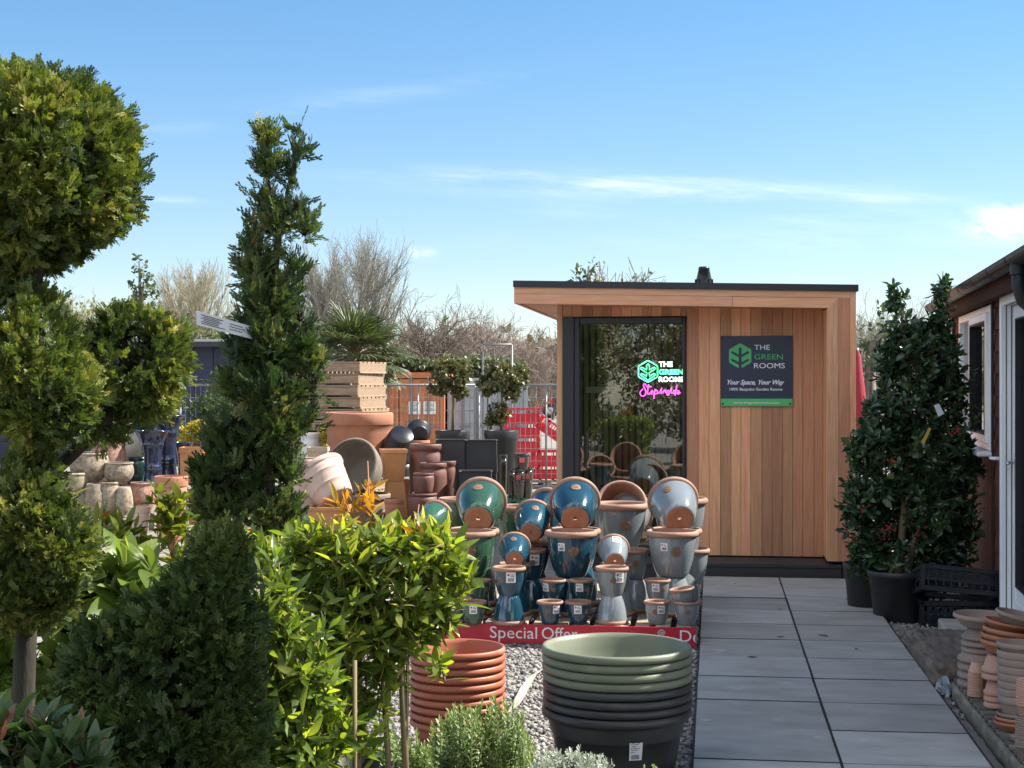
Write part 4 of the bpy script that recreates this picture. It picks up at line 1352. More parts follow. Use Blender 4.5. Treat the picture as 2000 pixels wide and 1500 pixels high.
RY = 6.5
rxx = (893 - 1000) / FPX * RY; rr0 = 94 / FPX * RY
zr0 = zpx(1262, RY)
rp_ = 15.4 / FPX * RY
N_ = 10
for i in range(N_):
    nm = ['topmost', 'second', 'third', 'fourth', 'fifth', 'sixth', 'seventh', 'eighth', 'ninth', 'lowest'][i]
    lab = 'red brown plastic pot, %s from the top of its ribbed stack' % nm if 0 < i < N_ - 1 else 'red brown plastic pot, %s one in its ribbed stack' % nm
    h_ = zr0 - i * rp_ if i == N_ - 1 else min(.26, zr0 - i * rp_ - .01)
    plastic_pot(lab, rxx + rr_.uniform(-.003, .003), RY + rr_.uniform(-.003, .003), zr0 - i * rp_, rr0 * rr_.uniform(.99, 1.0), h_, m_redpl, rp_ * .82, 'red brown plastic pots nested in one stack')

# scrap of pale tape on the chippings
m_tape = mat('dirty paper strip', (.42, .34, .28), (.5, .42, .36), 20, rough=.7)
b = MB()
pts = [at(1062, 1318, 8.4), at(1040, 1338, 8.1), at(1022, 1362, 7.75), at(1005, 1392, 7.4), at(985, 1415, 7.15)]
vs = []
for i, p in enumerate(pts):
    wv = .035 + .01 * (i % 2)
    for e in (-1, 1): vs.append((p.x + e * wv * .5, p.y + e * .01, .026 + .012 * ((i * 7 + (e > 0)) % 3)))
b.add(vs, [(2 * i, 2 * i + 1, 2 * i + 3, 2 * i + 2) for i in range(len(pts) - 1)])
tag(b.build('paper_strip', m_tape), 'torn pinkish paper strip on the chippings between the pot stacks', 'litter')
# ================================================================ brown timber shed along the path
W0 = Vector((3.19, 9.9, 0)); WA = math.atan2(.983, .1838)
SV = Vector((math.cos(WA), math.sin(WA), 0)); SO = Vector((-SV.y, SV.x, 0))   # along the wall (away), outwards to the path
def shed_s(px, o):
    k = (px - 1000) / FPX
    return (k * (W0.y + o * SO.y) - W0.x - o * SO.x) / (SV.x - k * SV.y)
def shed_z(s_, o, py): return zpx(py, W0.y + s_ * SV.y + o * SO.y)
m_shed = mat('dark brown stained boards', (.085, .034, .027), (.125, .052, .041), 5, stretch=(.5, 4, 8), rough=.85, spec=.2, island=(.75, 1.2), bump=.0008)
m_shedtrim = mat('dark brown trim', (.05, .022, .017), (.07, .032, .025), 5, rough=.85, spec=.15)
m_feltroof = mat('weathered roof felt', (.028, .024, .023), (.06, .05, .046), 12, rough=.9, bump=.002, bscale=90)
m_gut = mat('black gutter plastic', (.014, .015, .018), rough=.45, spec=.3)
m_upvc = mat('white door plastic', (.70, .73, .76), (.78, .80, .82), 3, rough=.32)
m_seal = mat('black rubber seal', (.01, .01, .012), rough=.6)
m_chrome = mat('satin handle metal', (.6, .6, .62), rough=.3, metal=.8)
m_pane = glassmat('shed glass', (.5, .53, .54), 1.2)
shed = thing('timber_shed', 'dark brown timber shed with white door and black gutter beside the path', 'shed', W0, WA)
S0, S1 = -3.75, 3.02
zE = 2.27
dA = shed_s(1958, .03); dB_ = dA - 1.75
wA, wB = shed_s(1937, .03), shed_s(1876, .03)
wz0, wz1 = 1.14, 2.13
dz0, dz1 = .09, 2.15
wl = MB()
def lap(s0, s1, z0, z1):
    z = z0
    while z < z1 - .01:
        t = min(z + .146, z1)
        vs = [(s0, .0, z), (s1, .0, z), (s1, .022, z + .004), (s0, .022, z + .004), (s0, .0, t), (s1, .0, t), (s1, .006, t), (s0, .006, t)]
        wl.add(vs, [(0, 1, 2, 3)[::-1], (4, 5, 6, 7), (0, 1, 5, 4), (1, 2, 6, 5), (2, 3, 7, 6), (3, 0, 4, 7)])
        z = t + .001
lap(dA + .012, wA - .01, .04, zE); lap(wA, wB, .04, wz0 - .03); lap(wB + .01, S1, .04, zE); lap(wA, wB, wz1 + .05, zE); lap(S0, dB_ - .01, .04, zE); lap(dB_, dA, dz1 + .05, zE)
wl.build('wall', m_shed, shed)
ew = MB()
for s_ in (S0, S1 - .03):
    ew.box((s_, -3.0, .04), (s_ + .03, -.002, zE + .02))
    b0, b1 = (s_, s_ + .03)
    ew.add([(b0, -.002, zE + .02), (b1, -.002, zE + .02), (b1, -1.5, 3.22), (b0, -1.5, 3.22), (b0, -3.0, zE + .02), (b1, -3.0, zE + .02)], [(0, 1, 2, 3), (3, 2, 5, 4), (0, 3, 4), (1, 5, 2)])
ew.box((S0 + .031, -3.0, .04), (S1 - .031, -2.97, zE))
ew.build('wall', m_shed, shed)
fl_ = MB(); fl_.box((S0 + .03, -2.96, .02), (S1 - .03, -.01, .06)); fl_.build('floor_deck', m_shedtrim, shed)
for lo, hi in (((S1 - .06, -.05, .03), (S1 + .012, .034, zE)), ((wA - .06, .0225, .06), (wA - .012, .036, zE)), ((dA + .014, .0225, .06), (dA + .055, .036, zE)), ((wB + .012, .0225, wz0 - .05), (wB + .05, .036, zE))):
    tr = MB(); tr.box(lo, hi); tr.build('trim', m_shedtrim, shed)
def slope(mb, s0, s1, y0, z0, y1, z1, t):
    vs = [(s0, y0, z0), (s1, y0, z0), (s1, y1, z1), (s0, y1, z1), (s0, y0, z0 - t), (s1, y0, z0 - t), (s1, y1, z1 - t), (s0, y1, z1 - t)]
    mb.add(vs, [(0, 1, 2, 3), (7, 6, 5, 4), (4, 5, 1, 0), (5, 6, 2, 1), (6, 7, 3, 2), (7, 4, 0, 3)])
ro = MB()
for i in range(7):
    a = i / 7; c = (i + 1.12) / 7
    y0, y1 = .17 - a * 1.67, .17 - min(c, 1) * 1.67
    slope(ro, S0 - .15, S1 + .28, y0, 2.30 + a * 1.0 + .012, y1, 2.30 + min(c, 1) * 1.0, .035)
    slope(ro, S0 - .15, S1 + .28, -3.0 - y0, 2.30 + a * 1.0 + .012, -3.0 - y1, 2.30 + min(c, 1) * 1.0, .035)
ro.build('roof', m_feltroof, shed)
fa = MB(); fa.box((S0 - .12, .10, 2.13), (S1 + .25, .125, 2.272)); fa.box((S0 - .1, .035, 2.14), (S1 + .02, .098, 2.16)); fa.build('fascia', m_shedtrim, shed)
gu = MB()
pts = [(.055 * math.cos(t), .055 * math.sin(t)) for t in np.linspace(math.pi, 2 * math.pi, 11)]
gp = [(.185 + y, 2.262 + z) for y, z in pts]
inner = [(.185 + y * .93, 2.262 + z * .93) for y, z in pts][::-1]
ring = gp + inner
nv = len(ring)
vs = [(S0 - .14, y, z) for y, z in ring] + [(S1 + .27, y, z) for y, z in ring]
gu.add(vs, [tuple(range(nv)), tuple(range(2 * nv - 1, nv - 1, -1))] + [(i, i + nv, (i + 1) % nv + nv, (i + 1) % nv) for i in range(nv)], 0, False)
for s_ in np.arange(S0 + .2, S1, .82):
    v2 = [(s_ + e, .185 + (y - .185) * 1.09, 2.262 + (z - 2.262) * 1.09) for e in (0, .05) for y, z in gp]
    n2 = len(gp)
    gu.add(v2, [(i, i + 1, i + 1 + n2, i + n2) for i in range(n2 - 1)])
gu_o = gu.build('gutter', m_gut, shed)
sD = shed_s(1992, .185)
dp = MB(); dp.tube([(sD, .185, 2.225), (sD, .185, 2.10), (sD, .165, 2.03), (sD, .10, 1.97), (sD - .01, .062, 1.90), (sD - .01, .062, 1.6), (sD - .01, .062, .1)][:5] + [(sD - .04, .058, 1.86)], .042, 14)
dp.lathe([(.05, 0), (.05, .05)], 14, M=Matrix.Translation((sD, .185, 2.16)))
dp.build('downpipe', m_gut, shed)
# window
wf = MB()
def frame(mb, s0, s1, z0, z1, y0, y1, w_, bev=.006):
    mb.box((s0, y0, z0), (s0 + w_, y1, z1), bev=bev); mb.box((s1 - w_, y0, z0), (s1, y1, z1), bev=bev)
    mb.box((s0 + w_, y0, z1 - w_), (s1 - w_, y1, z1), bev=bev); mb.box((s0 + w_, y0, z0), (s1 - w_, y1, z0 + w_), bev=bev)
frame(wf, wA, wB, wz0, wz1, -.03, .045, .055)
wm = shed_s(1901, .03)
wf.box((wm - .035, -.03, wz0 + .056), (wm + .035, .043, wz1 - .056), bev=.005)
frame(wf, wA + .05, wm - .03, wz0 + .05, wz1 - .05, .0, .066, .06)
wfo = wf.build('window', m_upvc, shed)
p_ = MB(); p_.box((wA + .11, .018, wz0 + .11), (wm - .09, .024, wz1 - .11)); p_.box((wm + .034, .002, wz0 + .054), (wB - .054, .008, wz1 - .054)); p_.build('pane', m_pane, wfo)
p_ = MB(); p_.box((wA - .04, .0, wz0 - .035), (wB + .03, .13, wz0 - .003), bev=.008); p_.build('sill', m_upvc, wfo)
p_ = MB(); frame(p_, wA + .108, wm - .088, wz0 + .108, wz1 - .108, .014, .069, .012, 0); p_.build('seal', m_seal, wfo)
# door: outer frame, leaf, pane, handles
df = MB(); frame(df, dB_, dA, dz0, dz1, -.11, .05, .06); df.box((dB_, .03, dz0 - .045), (dA, .12, dz0 - .002), bev=.01)
dfo = df.build('door', m_upvc, shed)
sl2 = MB()
for yy_ in (.012, -.020):
    frame(sl2, dB_ + .0585, dA - .0585, dz0 + .0585, dz1 - .0585, yy_, yy_ + .005, .004, 0)
sl2.build('seal', m_seal, dfo)
for s0, s1 in ((dA - .06 - .815, dA - .063), (dB_ + .063, dB_ + .06 + .80)):
    lf_ = MB(); frame(lf_, s0, s1, dz0 + .063, dz1 - .063, -.09, -.028, .085)
    lf_.box((s0 + .085, -.085, dz0 + .147), (s1 - .085, -.032, dz0 + .23), bev=.006); lo_ = lf_.build('door_leaf', m_upvc, dfo)
    lf_ = MB(); lf_.box((s0 + .09, -.066, dz0 + .235), (s1 - .09, -.06, dz1 - .155)); lf_.build('pane', m_pane, dfo)
    lf_ = MB(); frame(lf_, s0 + .084, s1 - .084, dz0 + .229, dz1 - .147, -.07, -.0265, .010, 0); lf_.build('seal', m_seal, dfo)
hd = MB()
for s0 in (dA - .105,):
    hd.box((s0 - .014, -.028, .93), (s0 + .014, -.021, 1.16), bev=.003); hd.tube([(s0, -.02, 1.1), (s0, .015, 1.1), (s0 - .02, .022, 1.1), (s0 - .12, .022, 1.098)], .0095, 8)
hd.build('handle', m_chrome, dfo)
hd = MB(); hd.tube([(dA - .03, .052, 1.12), (dA - .03, .09, 1.12), (dA - .01, .098, 1.12), (dA + .06, .098, 1.118)], .011, 8); hd.build('handle', m_upvc, dfo)
# small sign cards inside the window are left out; a plain dark counter stands inside
ct = MB(); ct.box((S0 + .3, -2.0, .061), (S1 - .4, -1.5, .95)); ct.build('counter', m_shedtrim, shed)
dstep = MB(); dstep.box((dB_ - .1, .13, .0), (dA + .1, .42, .075), bev=.01)
t = dstep.build('door_step', mat('pale concrete step', (.3, .29, .26), (.4, .39, .35), 6, rough=.9)); t.location = W0; t.rotation_euler = (0, 0, WA)
tag(t, 'pale concrete step in front of the white shed door', 'step')

# ================================================================ things between path and shed
m_sleeper = mat('weathered sleeper timber', (.06, .046, .036), (.20, .16, .125), 6, stretch=(4, .7, 4), rough=.92, bump=.01, bscale=9, bstretch=(4, .7, 4), contrast=(.33, .65), detail=7)
# sleeper block
slp = MB()
nx_, ny_ = 30, 14
c0 = at(1763, 1226, 1); 
sl_o = thing('railway_sleeper', 'thick weathered timber sleeper lying as a step beside the path', 'sleeper', rw(.55, -3.05, 0), -TH)
sr = random.Random(9)
def rough_box(mb, lo, hi, n, amp, seed):
    r2 = random.Random(seed)
    b = bpy.data.meshes.new('tmp')
    x0, y0, z0 = lo; x1, y1, z1 = hi
    nx, ny, nz = n
    idx = {}; vs = []; fs = []
    def v(i, j, k):
        if (i, j, k) not in idx:
            x = x0 + (x1 - x0) * i / nx; y = y0 + (y1 - y0) * j / ny; z = z0 + (z1 - z0) * k / nz
            e = (i in (0, nx)) + (j in (0, ny)) + (k in (0, nz))
            s_ = amp * (2.2 if e >= 2 else 1)
            idx[(i, j, k)] = len(vs)
            vs.append((x + r2.uniform(-s_, s_) - (e >= 2) * s_ * (1 if i == nx else -1 if i == 0 else 0), y + r2.uniform(-s_, s_) - (e >= 2) * s_ * (1 if j == ny else -1 if j == 0 else 0), z + (r2.uniform(-s_, s_) - (e >= 2) * s_ if k else 0)))
        return idx[(i, j, k)]
    for i in range(nx):
        for j in range(ny):
            fs.append((v(i, j, nz), v(i + 1, j, nz), v(i + 1, j + 1, nz), v(i, j + 1, nz)))
            fs.append((v(i, j + 1, 0), v(i + 1, j + 1, 0), v(i + 1, j, 0), v(i, j, 0)))
    for i in range(nx):
        for k in range(nz):
            fs.append((v(i, 0, k), v(i + 1, 0, k), v(i + 1, 0, k + 1), v(i, 0, k + 1)))
            fs.append((v(i, ny, k + 1), v(i + 1, ny, k + 1), v(i + 1, ny, k), v(i, ny, k)))
    for j in range(ny):
        for k in range(nz):
            fs.append((v(nx, j, k), v(nx, j + 1, k), v(nx, j + 1, k + 1), v(nx, j, k + 1)))
            fs.append((v(0, j, k + 1), v(0, j + 1, k + 1), v(0, j + 1, k), v(0, j, k)))
    bpy.data.meshes.remove(b)
    mb.add(vs, fs, 0, True)
ztp = .15
Ysl = FPX * (EYE - ztp) / (1225 - 748); Ysn = FPX * (EYE - ztp) / (1295 - 748)
A_ = at(1768, 1225, Ysl); B_ = at(1822, 1297, Ysn)
ab = Vector((A_.x, A_.y, 0)); bb = Vector((B_.x, B_.y, 0))
Lsl = (ab - bb).length
rough_box(slp, (0, 0, 0), (.52, Lsl, ztp), (14, 22, 5), .0045, 3)
sl_o.location = bb; sl_o.rotation_euler = (0, 0, math.atan2((ab - bb).y, (ab - bb).x) - math.pi / 2)
slp.build('timber', m_sleeper, sl_o)
# slat platform with saucers and small pots
zP = .115
Yf = FPX * (EYE - zP) / (1322 - 748); Yn = FPX * (EYE - zP) / (1500 - 748)
F_ = at(1856, 1322, Yf); N_2 = at(2003, 1500, Yn)
fv = Vector((F_.x, F_.y, 0)); nvv = Vector((N_2.x, N_2.y, 0))
L_ = (fv - nvv).length
plat = thing('slat_platform', 'low mottled timber platform of grey slats carrying stacked clay saucers', 'platform', nvv, math.atan2((fv - nvv).y, (fv - nvv).x) - math.pi / 2)
b = MB(); n_ = 26
for i in range(n_):
    y0 = -.6 + i * (L_ + .6) / n_
    b.box((.012, y0 + .006, zP - .02), (.72, y0 + (L_ + .6) / n_ - .03, zP + rnd.uniform(-.004, .003)), bev=.003)
b.build('slats', mat('dark grey slat timber', (.10, .09, .08), (.20, .18, .155), 6, stretch=(1, 6, 6), rough=.9, bump=.002, bscale=40, island=(.6, 1.25)), plat)
b = MB(); rough_box(b, (0, -.6, 0), (.03, L_, zP - .022), (1, 40, 4), .002, 5)
b.build('edge_board', mat('mottled mossy board', (.10, .085, .06), (.26, .235, .18), 7, stretch=(4, 1, 3), rough=.9, bump=.003, bscale=30, spots=((.12, .14, .05), 6, .63), contrast=(.35, .65)), plat)
b = MB(); b.box((.68, -.6, 0), (.71, L_, zP - .022)); b.build('edge_board', m_greyw, plat)

# saucers and pots stacked on the platform
m_sau_grey = mat('dull grey brown clay', (.25, .185, .155), (.33, .25, .21), 6, rough=.8, objvar=.08)
m_sau_org = mat('orange clay saucer', (.33, .13, .065), (.41, .175, .095), 6, rough=.75, objvar=.08)
m_sau_pink = mat('pink clay', (.46, .26, .19), (.54, .33, .25), 6, rough=.8, objvar=.06)
_pc = {}
def clay(kind, r_, h_, mm):
    key = (kind, round(r_, 3), round(h_, 3), mm.name)
    if key not in _pc:
        if kind == 'saucer':
            pf = [(0, 0), (r_ * .74, 0), (r_ * .77, h_ * .06), (r_ * .90, h_ * .55), (r_ * .93, h_ * .60), (r_ * .965, h_ * .62), (r_ * .995, h_ * .70), (r_, h_ * .85), (r_ * .985, h_ * .97), (r_ * .965, h_), (r_ * .945, h_ * .97), (r_ * .89, h_ * .7), (r_ * .73, h_ * .16), (0, h_ * .14)]
        elif kind == 'mini':
            pf = [(.004, 0), (r_ * .72, 0), (r_ * .74, h_ * .02), (r_ * .9, h_ * .82), (r_ * .985, h_ * .84), (r_, h_ * .87), (r_, h_ * .96), (r_ * .98, h_), (r_ * .93, h_), (r_ * .88, h_ * .8), (r_ * .68, h_ * .08), (.004, h_ * .07)]
        else:
            pf = [(0.02, 0), (r_ * .66, 0), (r_ * .68, h_ * .02), (r_ * .90, h_ * .72), (r_ * .985, h_ * .74), (r_, h_ * .78), (r_, h_ * .95), (r_ * .98, h_), (r_ * .93, h_), (r_ * .90, h_ * .93), (r_ * .62, h_ * .08), (.02, h_ * .07)]
        b = MB(); b.lathe(pf, 44); o = b.build(kind, mm); _pc[key] = o.data; bpy.data.objects.remove(o)
    return _pc[key]
def put(name, label, cat, kind, r_, h_, mm, p, flip=False, tl=(0, 0), group=None):
    o = link(name, clay(kind, r_, h_, mm)); 
    M4 = Matrix.Translation(p) @ Matrix.Rotation(R(tl[0]), 4, 'X') @ Matrix.Rotation(R(tl[1]), 4, 'Y')
    if flip: M4 = M4 @ Matrix.Translation((0, 0, h_)) @ Matrix.Rotation(math.pi, 4, 'X')
    o.matrix_world = M4
    return tag(o, label, cat, group)
def ctr(px, py):   # point on the platform top
    Y = FPX * (EYE - zP) / (py - 748); p = at(px, py, Y); p.z = zP; return p
ORD = ['lowest', 'second lowest', 'third up', 'fourth up', 'fifth up', 'sixth up', 'seventh up', 'eighth up', 'ninth up', 'tenth up', 'eleventh up', 'twelfth up', 'thirteenth up', 'fourteenth up', 'fifteenth up', 'sixteenth up', 'seventeenth up']
# A: upturned pots, then a saucer on top, farthest stack
cA = ctr(1921, 1338); sA = cA.y / FPX
z = zP
for i in range(4):
    put('clay_pot', 'grey pink upturned clay pot, %s in the far stack under the broad saucer' % ORD[i], 'pot', 'pot', 50 * sA - i * .001, .085, m_sau_grey, (cA.x, cA.y, z), True, group='clay pots in the far stack'); z += 16 * sA
zb_ = z + .006
for i in range(3):
    put('clay_pot', 'smaller grey pink upturned clay pot, %s of three below the broad saucer' % ORD[i], 'pot', 'pot', 44 * sA - i * .001, .062, m_sau_grey, (cA.x + .003, cA.y, zb_), True, group='clay pots in the far stack'); zb_ += 12.5 * sA
zt = zb_ + .026
put('clay_saucer', 'broad grey pink clay saucer on top of the far stack by the sleeper', 'saucer', 'saucer', 68 * sA, .06, m_sau_grey, (cA.x + .025, cA.y, zt), tl=(0, 2), group='clay saucers on the platform')
# C + B : pink pots carrying tilted orange saucers
cC = ctr(1947, 1380); sC = cC.y / FPX
z = zP
for i in range(3):
    put('clay_pot', 'pale pink upturned clay pot, %s in the short stack under the orange saucers' % ORD[i], 'pot', 'pot', 25 * sC, .07, m_sau_pink, (cC.x, cC.y, z), True, group='pink clay pots'); z += 12 * sC
z += .045
for i in range(2):
    put('clay_pot', 'wider pale pink upturned pot, %s of two touching the orange saucers' % ['lower', 'upper'][i], 'pot', 'pot', 33 * sC, .075, m_sau_pink, (cC.x + .01, cC.y, z), True, group='pink clay pots'); z += 14 * sC
z += .05
for i, (lab, rr, dx, tl) in enumerate((('orange clay saucer, lowest of the tilted pile', 56, .055, 5), ('orange clay saucer with a deep rim, middle of the tilted pile', 58, .06, 6), ('orange clay saucer, third in the tilted pile', 56, .065, 7))):
    put('clay_saucer', lab, 'saucer', 'saucer', rr * sC, .055, m_sau_org, (cC.x + dx, cC.y, z), tl=(0, tl), group='clay saucers on the platform'); z += .027
put('clay_saucer', 'smaller orange clay saucer resting tilted on the orange pile', 'saucer', 'saucer', 46 * sC, .04, m_sau_org, (cC.x + .055, cC.y + .02, z + .022), tl=(2, 9), group='clay saucers on the platform')
put('clay_saucer', 'broad brown grey saucer tipped at the very top of the orange pile', 'saucer', 'saucer', 52 * sC, .05, m_sau_grey, (cC.x + .115, cC.y + .02, z + .045), tl=(3, 12), group='clay saucers on the platform')
# mini pots
cM = ctr(1907, 1359); sM = cM.y / FPX
for i in range(12):
    put('mini_pot', 'tiny pink clay pot, %s in the thin nested stack before the far pots' % ORD[i], 'pot', 'mini', (17 - i * .1) * sM, .05, m_sau_pink, (cM.x, cM.y, zP + i * .0098), True, tl=(0, .6 * i), group='tiny pots in the thin stack')
# D: grey pots with orange saucers below
cD = ctr(1985, 1425); sD_ = cD.y / FPX
z = zP
for i in range(3):
    put('clay_saucer', '%s saucer under the grey pot stack nearest the shed door' % ['orange, lowest', 'orange, upper', 'grey'][i], 'saucer', 'saucer', (43 - i * 3) * sD_, .04, m_sau_org if i < 2 else m_sau_grey, (cD.x, cD.y, z), group='clay saucers on the platform'); z += .018
z += .01
for i in range(7):
    put('clay_bowl', 'grey clay bowl, %s in the tall nested bowl stack' % ORD[i], 'bowl', 'saucer', (38 + i * .6) * sD_, .085, m_sau_grey, (cD.x + .008, cD.y, z), tl=(0, i * .4), group='grey bowls in one stack'); z += 14.5 * sD_
put('clay_saucer', 'wide grey saucer lying on top of the tall nested bowl stack', 'saucer', 'saucer', 46 * sD_, .055, m_sau_grey, (cD.x + .018, cD.y, z + .033), tl=(0, 2), group='clay saucers on the platform')
# E: two mini stacks at the frame edge
cE = ctr(2003, 1478); sE = cE.y / FPX
for i in range(13):
    put('mini_pot', 'tiny brown clay pot, %s in the stack closest to the viewer' % ORD[i], 'pot', 'mini', (20 - i * .1) * sE, .05, m_sau_grey, (cE.x, cE.y, zP + i * .0095), group='tiny pots in the near stack')
zE2 = zP + 12 * .0095 + .05
for i in range(11):
    put('mini_pot', 'tiny pink clay pot, %s of those piled on the near brown stack' % ORD[i], 'pot', 'mini', (19 - i * .1) * sE, .05, m_sau_pink, (cE.x + .002, cE.y, zE2 + i * .0095), group='tiny pots in the near stack')
put('clay_saucer', 'tiny grey saucer lying beside the near brown pots', 'saucer', 'saucer', 13 * sE, .02, m_sau_grey, ctr(1984, 1447) + Vector((0, 0, .001)), tl=(0, 8), group='clay saucers on the platform')

# clear plastic scrap caught at the end of the platform
m_film = mat('clear plastic film', (.10, .12, .15), (.2, .23, .27), 25, rough=.2, spec=.8)
def crumple(label, px, py, sx_, sy_, hz, seed, mm, n=9, name='plastic_sheet', cat='plastic scrap'):
    r2 = random.Random(seed); Y = FPX * EYE / (py - 748); c = at(px, py, Y); c.z = 0
    vs = []; fs = []
    for i in range(n):
        for j in range(n):
            vs.append(((i / (n - 1) - .5) * sx_ + r2.uniform(-.1, .1) * sx_ / 3, (j / (n - 1) - .5) * sy_ + r2.uniform(-.1, .1) * sy_ / 3, .012 + r2.random() * hz * math.sin(math.pi * (i + .3) / n) * math.sin(math.pi * (j + .3) / n)))
    for i in range(n - 1):
        for j in range(n - 1): fs.append((i * n + j, (i + 1) * n + j, (i + 1) * n + j + 1, i * n + j + 1))
    b = MB(); b.add(vs, fs, 0, False); o = b.build(name, mm, loc=c); tag(o, label, cat)
crumple('crumpled clear plastic wedged between path edge and slat platform', 1843, 1355, .13, .2, .09, 4, m_film)
crumple('crumpled grey plastic sheet by the plinth corner beside the holly pot', 1687, 1118, .16, .7, .06, 6, mat('grey plastic sheet', (.16, .18, .21), (.26, .28, .31), 14, rough=.3))

# plastic crates
def crate_parts(w_, d_, h_, t, solid=False):
    b = MB()
    # floor lattice
    n = 7
    for i in range(n):
        x = -w_ / 2 + t + i * (w_ - 2 * t - .012) / (n - 1); b.box((x, -d_ / 2 + t, 0), (x + .012, d_ / 2 - t, .008))
    for i in range(5):
        y = -d_ / 2 + t + i * (d_ - 2 * t - .012) / 4; b.box((-w_ / 2 + t, y, .0082), (w_ / 2 - t, y + .012, .014))
    def wall(M_, L):
        b.box((-L / 2, -t, h_ - .03), (L / 2, t * .6, h_), M=M_); b.box((-L / 2, -t * .8, 0), (L / 2, 0, .028), M=M_)
        b.box((-L / 2, -t * .6, h_ * .48), (L / 2, 0, h_ * .48 + .02), M=M_)
        nn = max(6, int(L / .045))
        for i in range(nn + 1):
            x = -L / 2 + i * L / nn
            if abs(x) < L * .13: 
                b.box((x - .005, -t * .5, .029), (x + .005, -.001, h_ * .47), M=M_); continue
            b.box((x - .006, -t * .5, .029), (x + .006, -.001, h_ * .47), M=M_); b.box((x - .006, -t * .5, h_ * .48 + .021), (x + .006, -.001, h_ - .031), M=M_)
        if solid: b.box((-L / 2 + .002, -t * .3, .027), (L / 2 - .002, -t * .18, h_ * .49), M=M_)
        for i in range(5):
            z = .034 + i * (h_ * .45 - .03) / 5; b.box((-L / 2, -t * .35, z), (L / 2, -.002, z + .006), M=M_)
    wall(Matrix.Translation((0, -d_ / 2 + t, 0)), w_); wall(Matrix.Translation((0, d_ / 2 - t, 0)) @ Matrix.Rotation(math.pi, 4, 'Z'), w_)
    wall(Matrix.Translation((w_ / 2 - t, 0, 0)) @ Matrix.Rotation(R(90), 4, 'Z'), d_ - 2 * t); wall(Matrix.Translation((-w_ / 2 + t, 0, 0)) @ Matrix.Rotation(R(-90), 4, 'Z'), d_ - 2 * t)
    for sx_ in (-1, 1):
        for sy_ in (-1, 1): b.box((sx_ * (w_ / 2 - .012) - .012, sy_ * (d_ / 2 - .012) - .012, .001), (sx_ * (w_ / 2 - .012) + .012, sy_ * (d_ / 2 - .012) + .012, h_ + .001))
    return b
m_blkcrate = mat('black crate plastic', (.013, .015, .019), rough=.38)
b = crate_parts(.53, .36, .17, .02); o = b.build('plastic_crate', m_blkcrate)
o.matrix_world = Matrix.Translation(at(1868, 1213, 10.15).xy.to_3d() + Vector((0, 0, .002))) @ Matrix.Rotation(R(-5), 4, 'Z')
tag(o, 'black plastic crate standing on the ground beneath the tipped crate', 'crate', 'black crates by the holly')
o2 = link('plastic_crate', o.data)
o2.matrix_world = Matrix.Translation(at(1866, 1180, 10.0)) @ Matrix.Rotation(R(-3), 4, 'Z') @ Matrix.Rotation(R(76), 4, 'X') @ Matrix.Translation((0, 0, -.085))
o2.location.z = .30
o2.matrix_world = Matrix.Translation(Vector((at(1866, 1180, 10.05).x, 10.02, .285))) @ Matrix.Rotation(R(-3), 4, 'Z') @ Matrix.Rotation(R(-14), 4, 'X') @ Matrix.Rotation(R(5), 4, 'Y') @ Matrix.Rotation(math.pi, 4, 'X') @ Matrix.Translation((0, 0, -.085))
tag(o2, 'black plastic crate lying upside down and tipped on another crate', 'crate', 'black crates by the holly')
# ================================================================ foliage templates
def conifer_template(seed=1, n=5):
    """a flat feathery spray: twiglets of scale leaves on both sides of a stem; length 1"""
    r2 = random.Random(seed); vs = []; fs = []
    def blade(p, d, L, w_, zt):
        d = Vector(d).normalized(); p = Vector(p); s_ = Vector((-d.y, d.x, 0))
        a = p; c = p + d * L + Vector((0, 0, zt * L)); m_ = p + d * L * .55 + Vector((0, 0, zt * L * .4))
        i = len(vs)
        w_ = w_ * 1.25; vs.extend([a, m_ + s_ * w_, c, m_ - s_ * w_]); fs.append((i, i + 1, i + 2, i + 3))
    blade((0, 0, 0), (0, 1, 0), 1.0, .045, -.05)
    for k in range(n):
        t = .08 + .8 * k / n
        for sd in (-1, 1):
            a = R(r2.uniform(32, 52)); L = (.50 - .28 * t) * r2.uniform(.8, 1.15)
            b0 = (0, t + (.05 if sd > 0 else 0), r2.uniform(-.02, .02)); d = (sd * math.sin(a), math.cos(a), 0)
            zt = r2.uniform(-.25, .3)
            blade(b0, d, L, .048, zt)
            q = Vector(b0) + Vector(d) * L * .5 + Vector((0, 0, zt * L * .35))
            blade(q, (sd * math.sin(a + R(35)), math.cos(a + R(35)), 0), L * .42, .04, zt); blade(q, (sd * math.sin(a - R(40)), math.cos(a - R(40)), 0), L * .45, .04, zt)
    return np.array([v[:] for v in vs]), fs
CT = [conifer_template(k) for k in (1, 2, 3)]

def leaf_template(shape, fold=.18, curl=.22):
    """shape: half widths along the blade; V fold and a droop toward the tip"""
    n = len(shape); vs = []; fs = []
    for i, w_ in enumerate(shape):
        t = i / (n - 1); zc = -curl * t * t
        vs += [(-w_, t, zc + fold * w_), (0, t, zc), (w_, t, zc + fold * w_)]
    for i in range(n - 1):
        a = i * 3
        fs += [(a, a + 1, a + 4, a + 3), (a + 1, a + 2, a + 5, a + 4)]
    return np.array(vs), fs
LANCE = leaf_template([.012, .075, .125, .135, .11, .065, .004])
BROAD = leaf_template([.012, .11, .18, .205, .19, .125, .01], .2, .3)
HOLLY = leaf_template([.02, .17, .24, .20, .25, .15, .004], .35, .25)
ROUND = leaf_template([.03, .24, .32, .24, .01], .2, .2)
NEEDLE = leaf_template([.05, .06, .03], 0, .15)

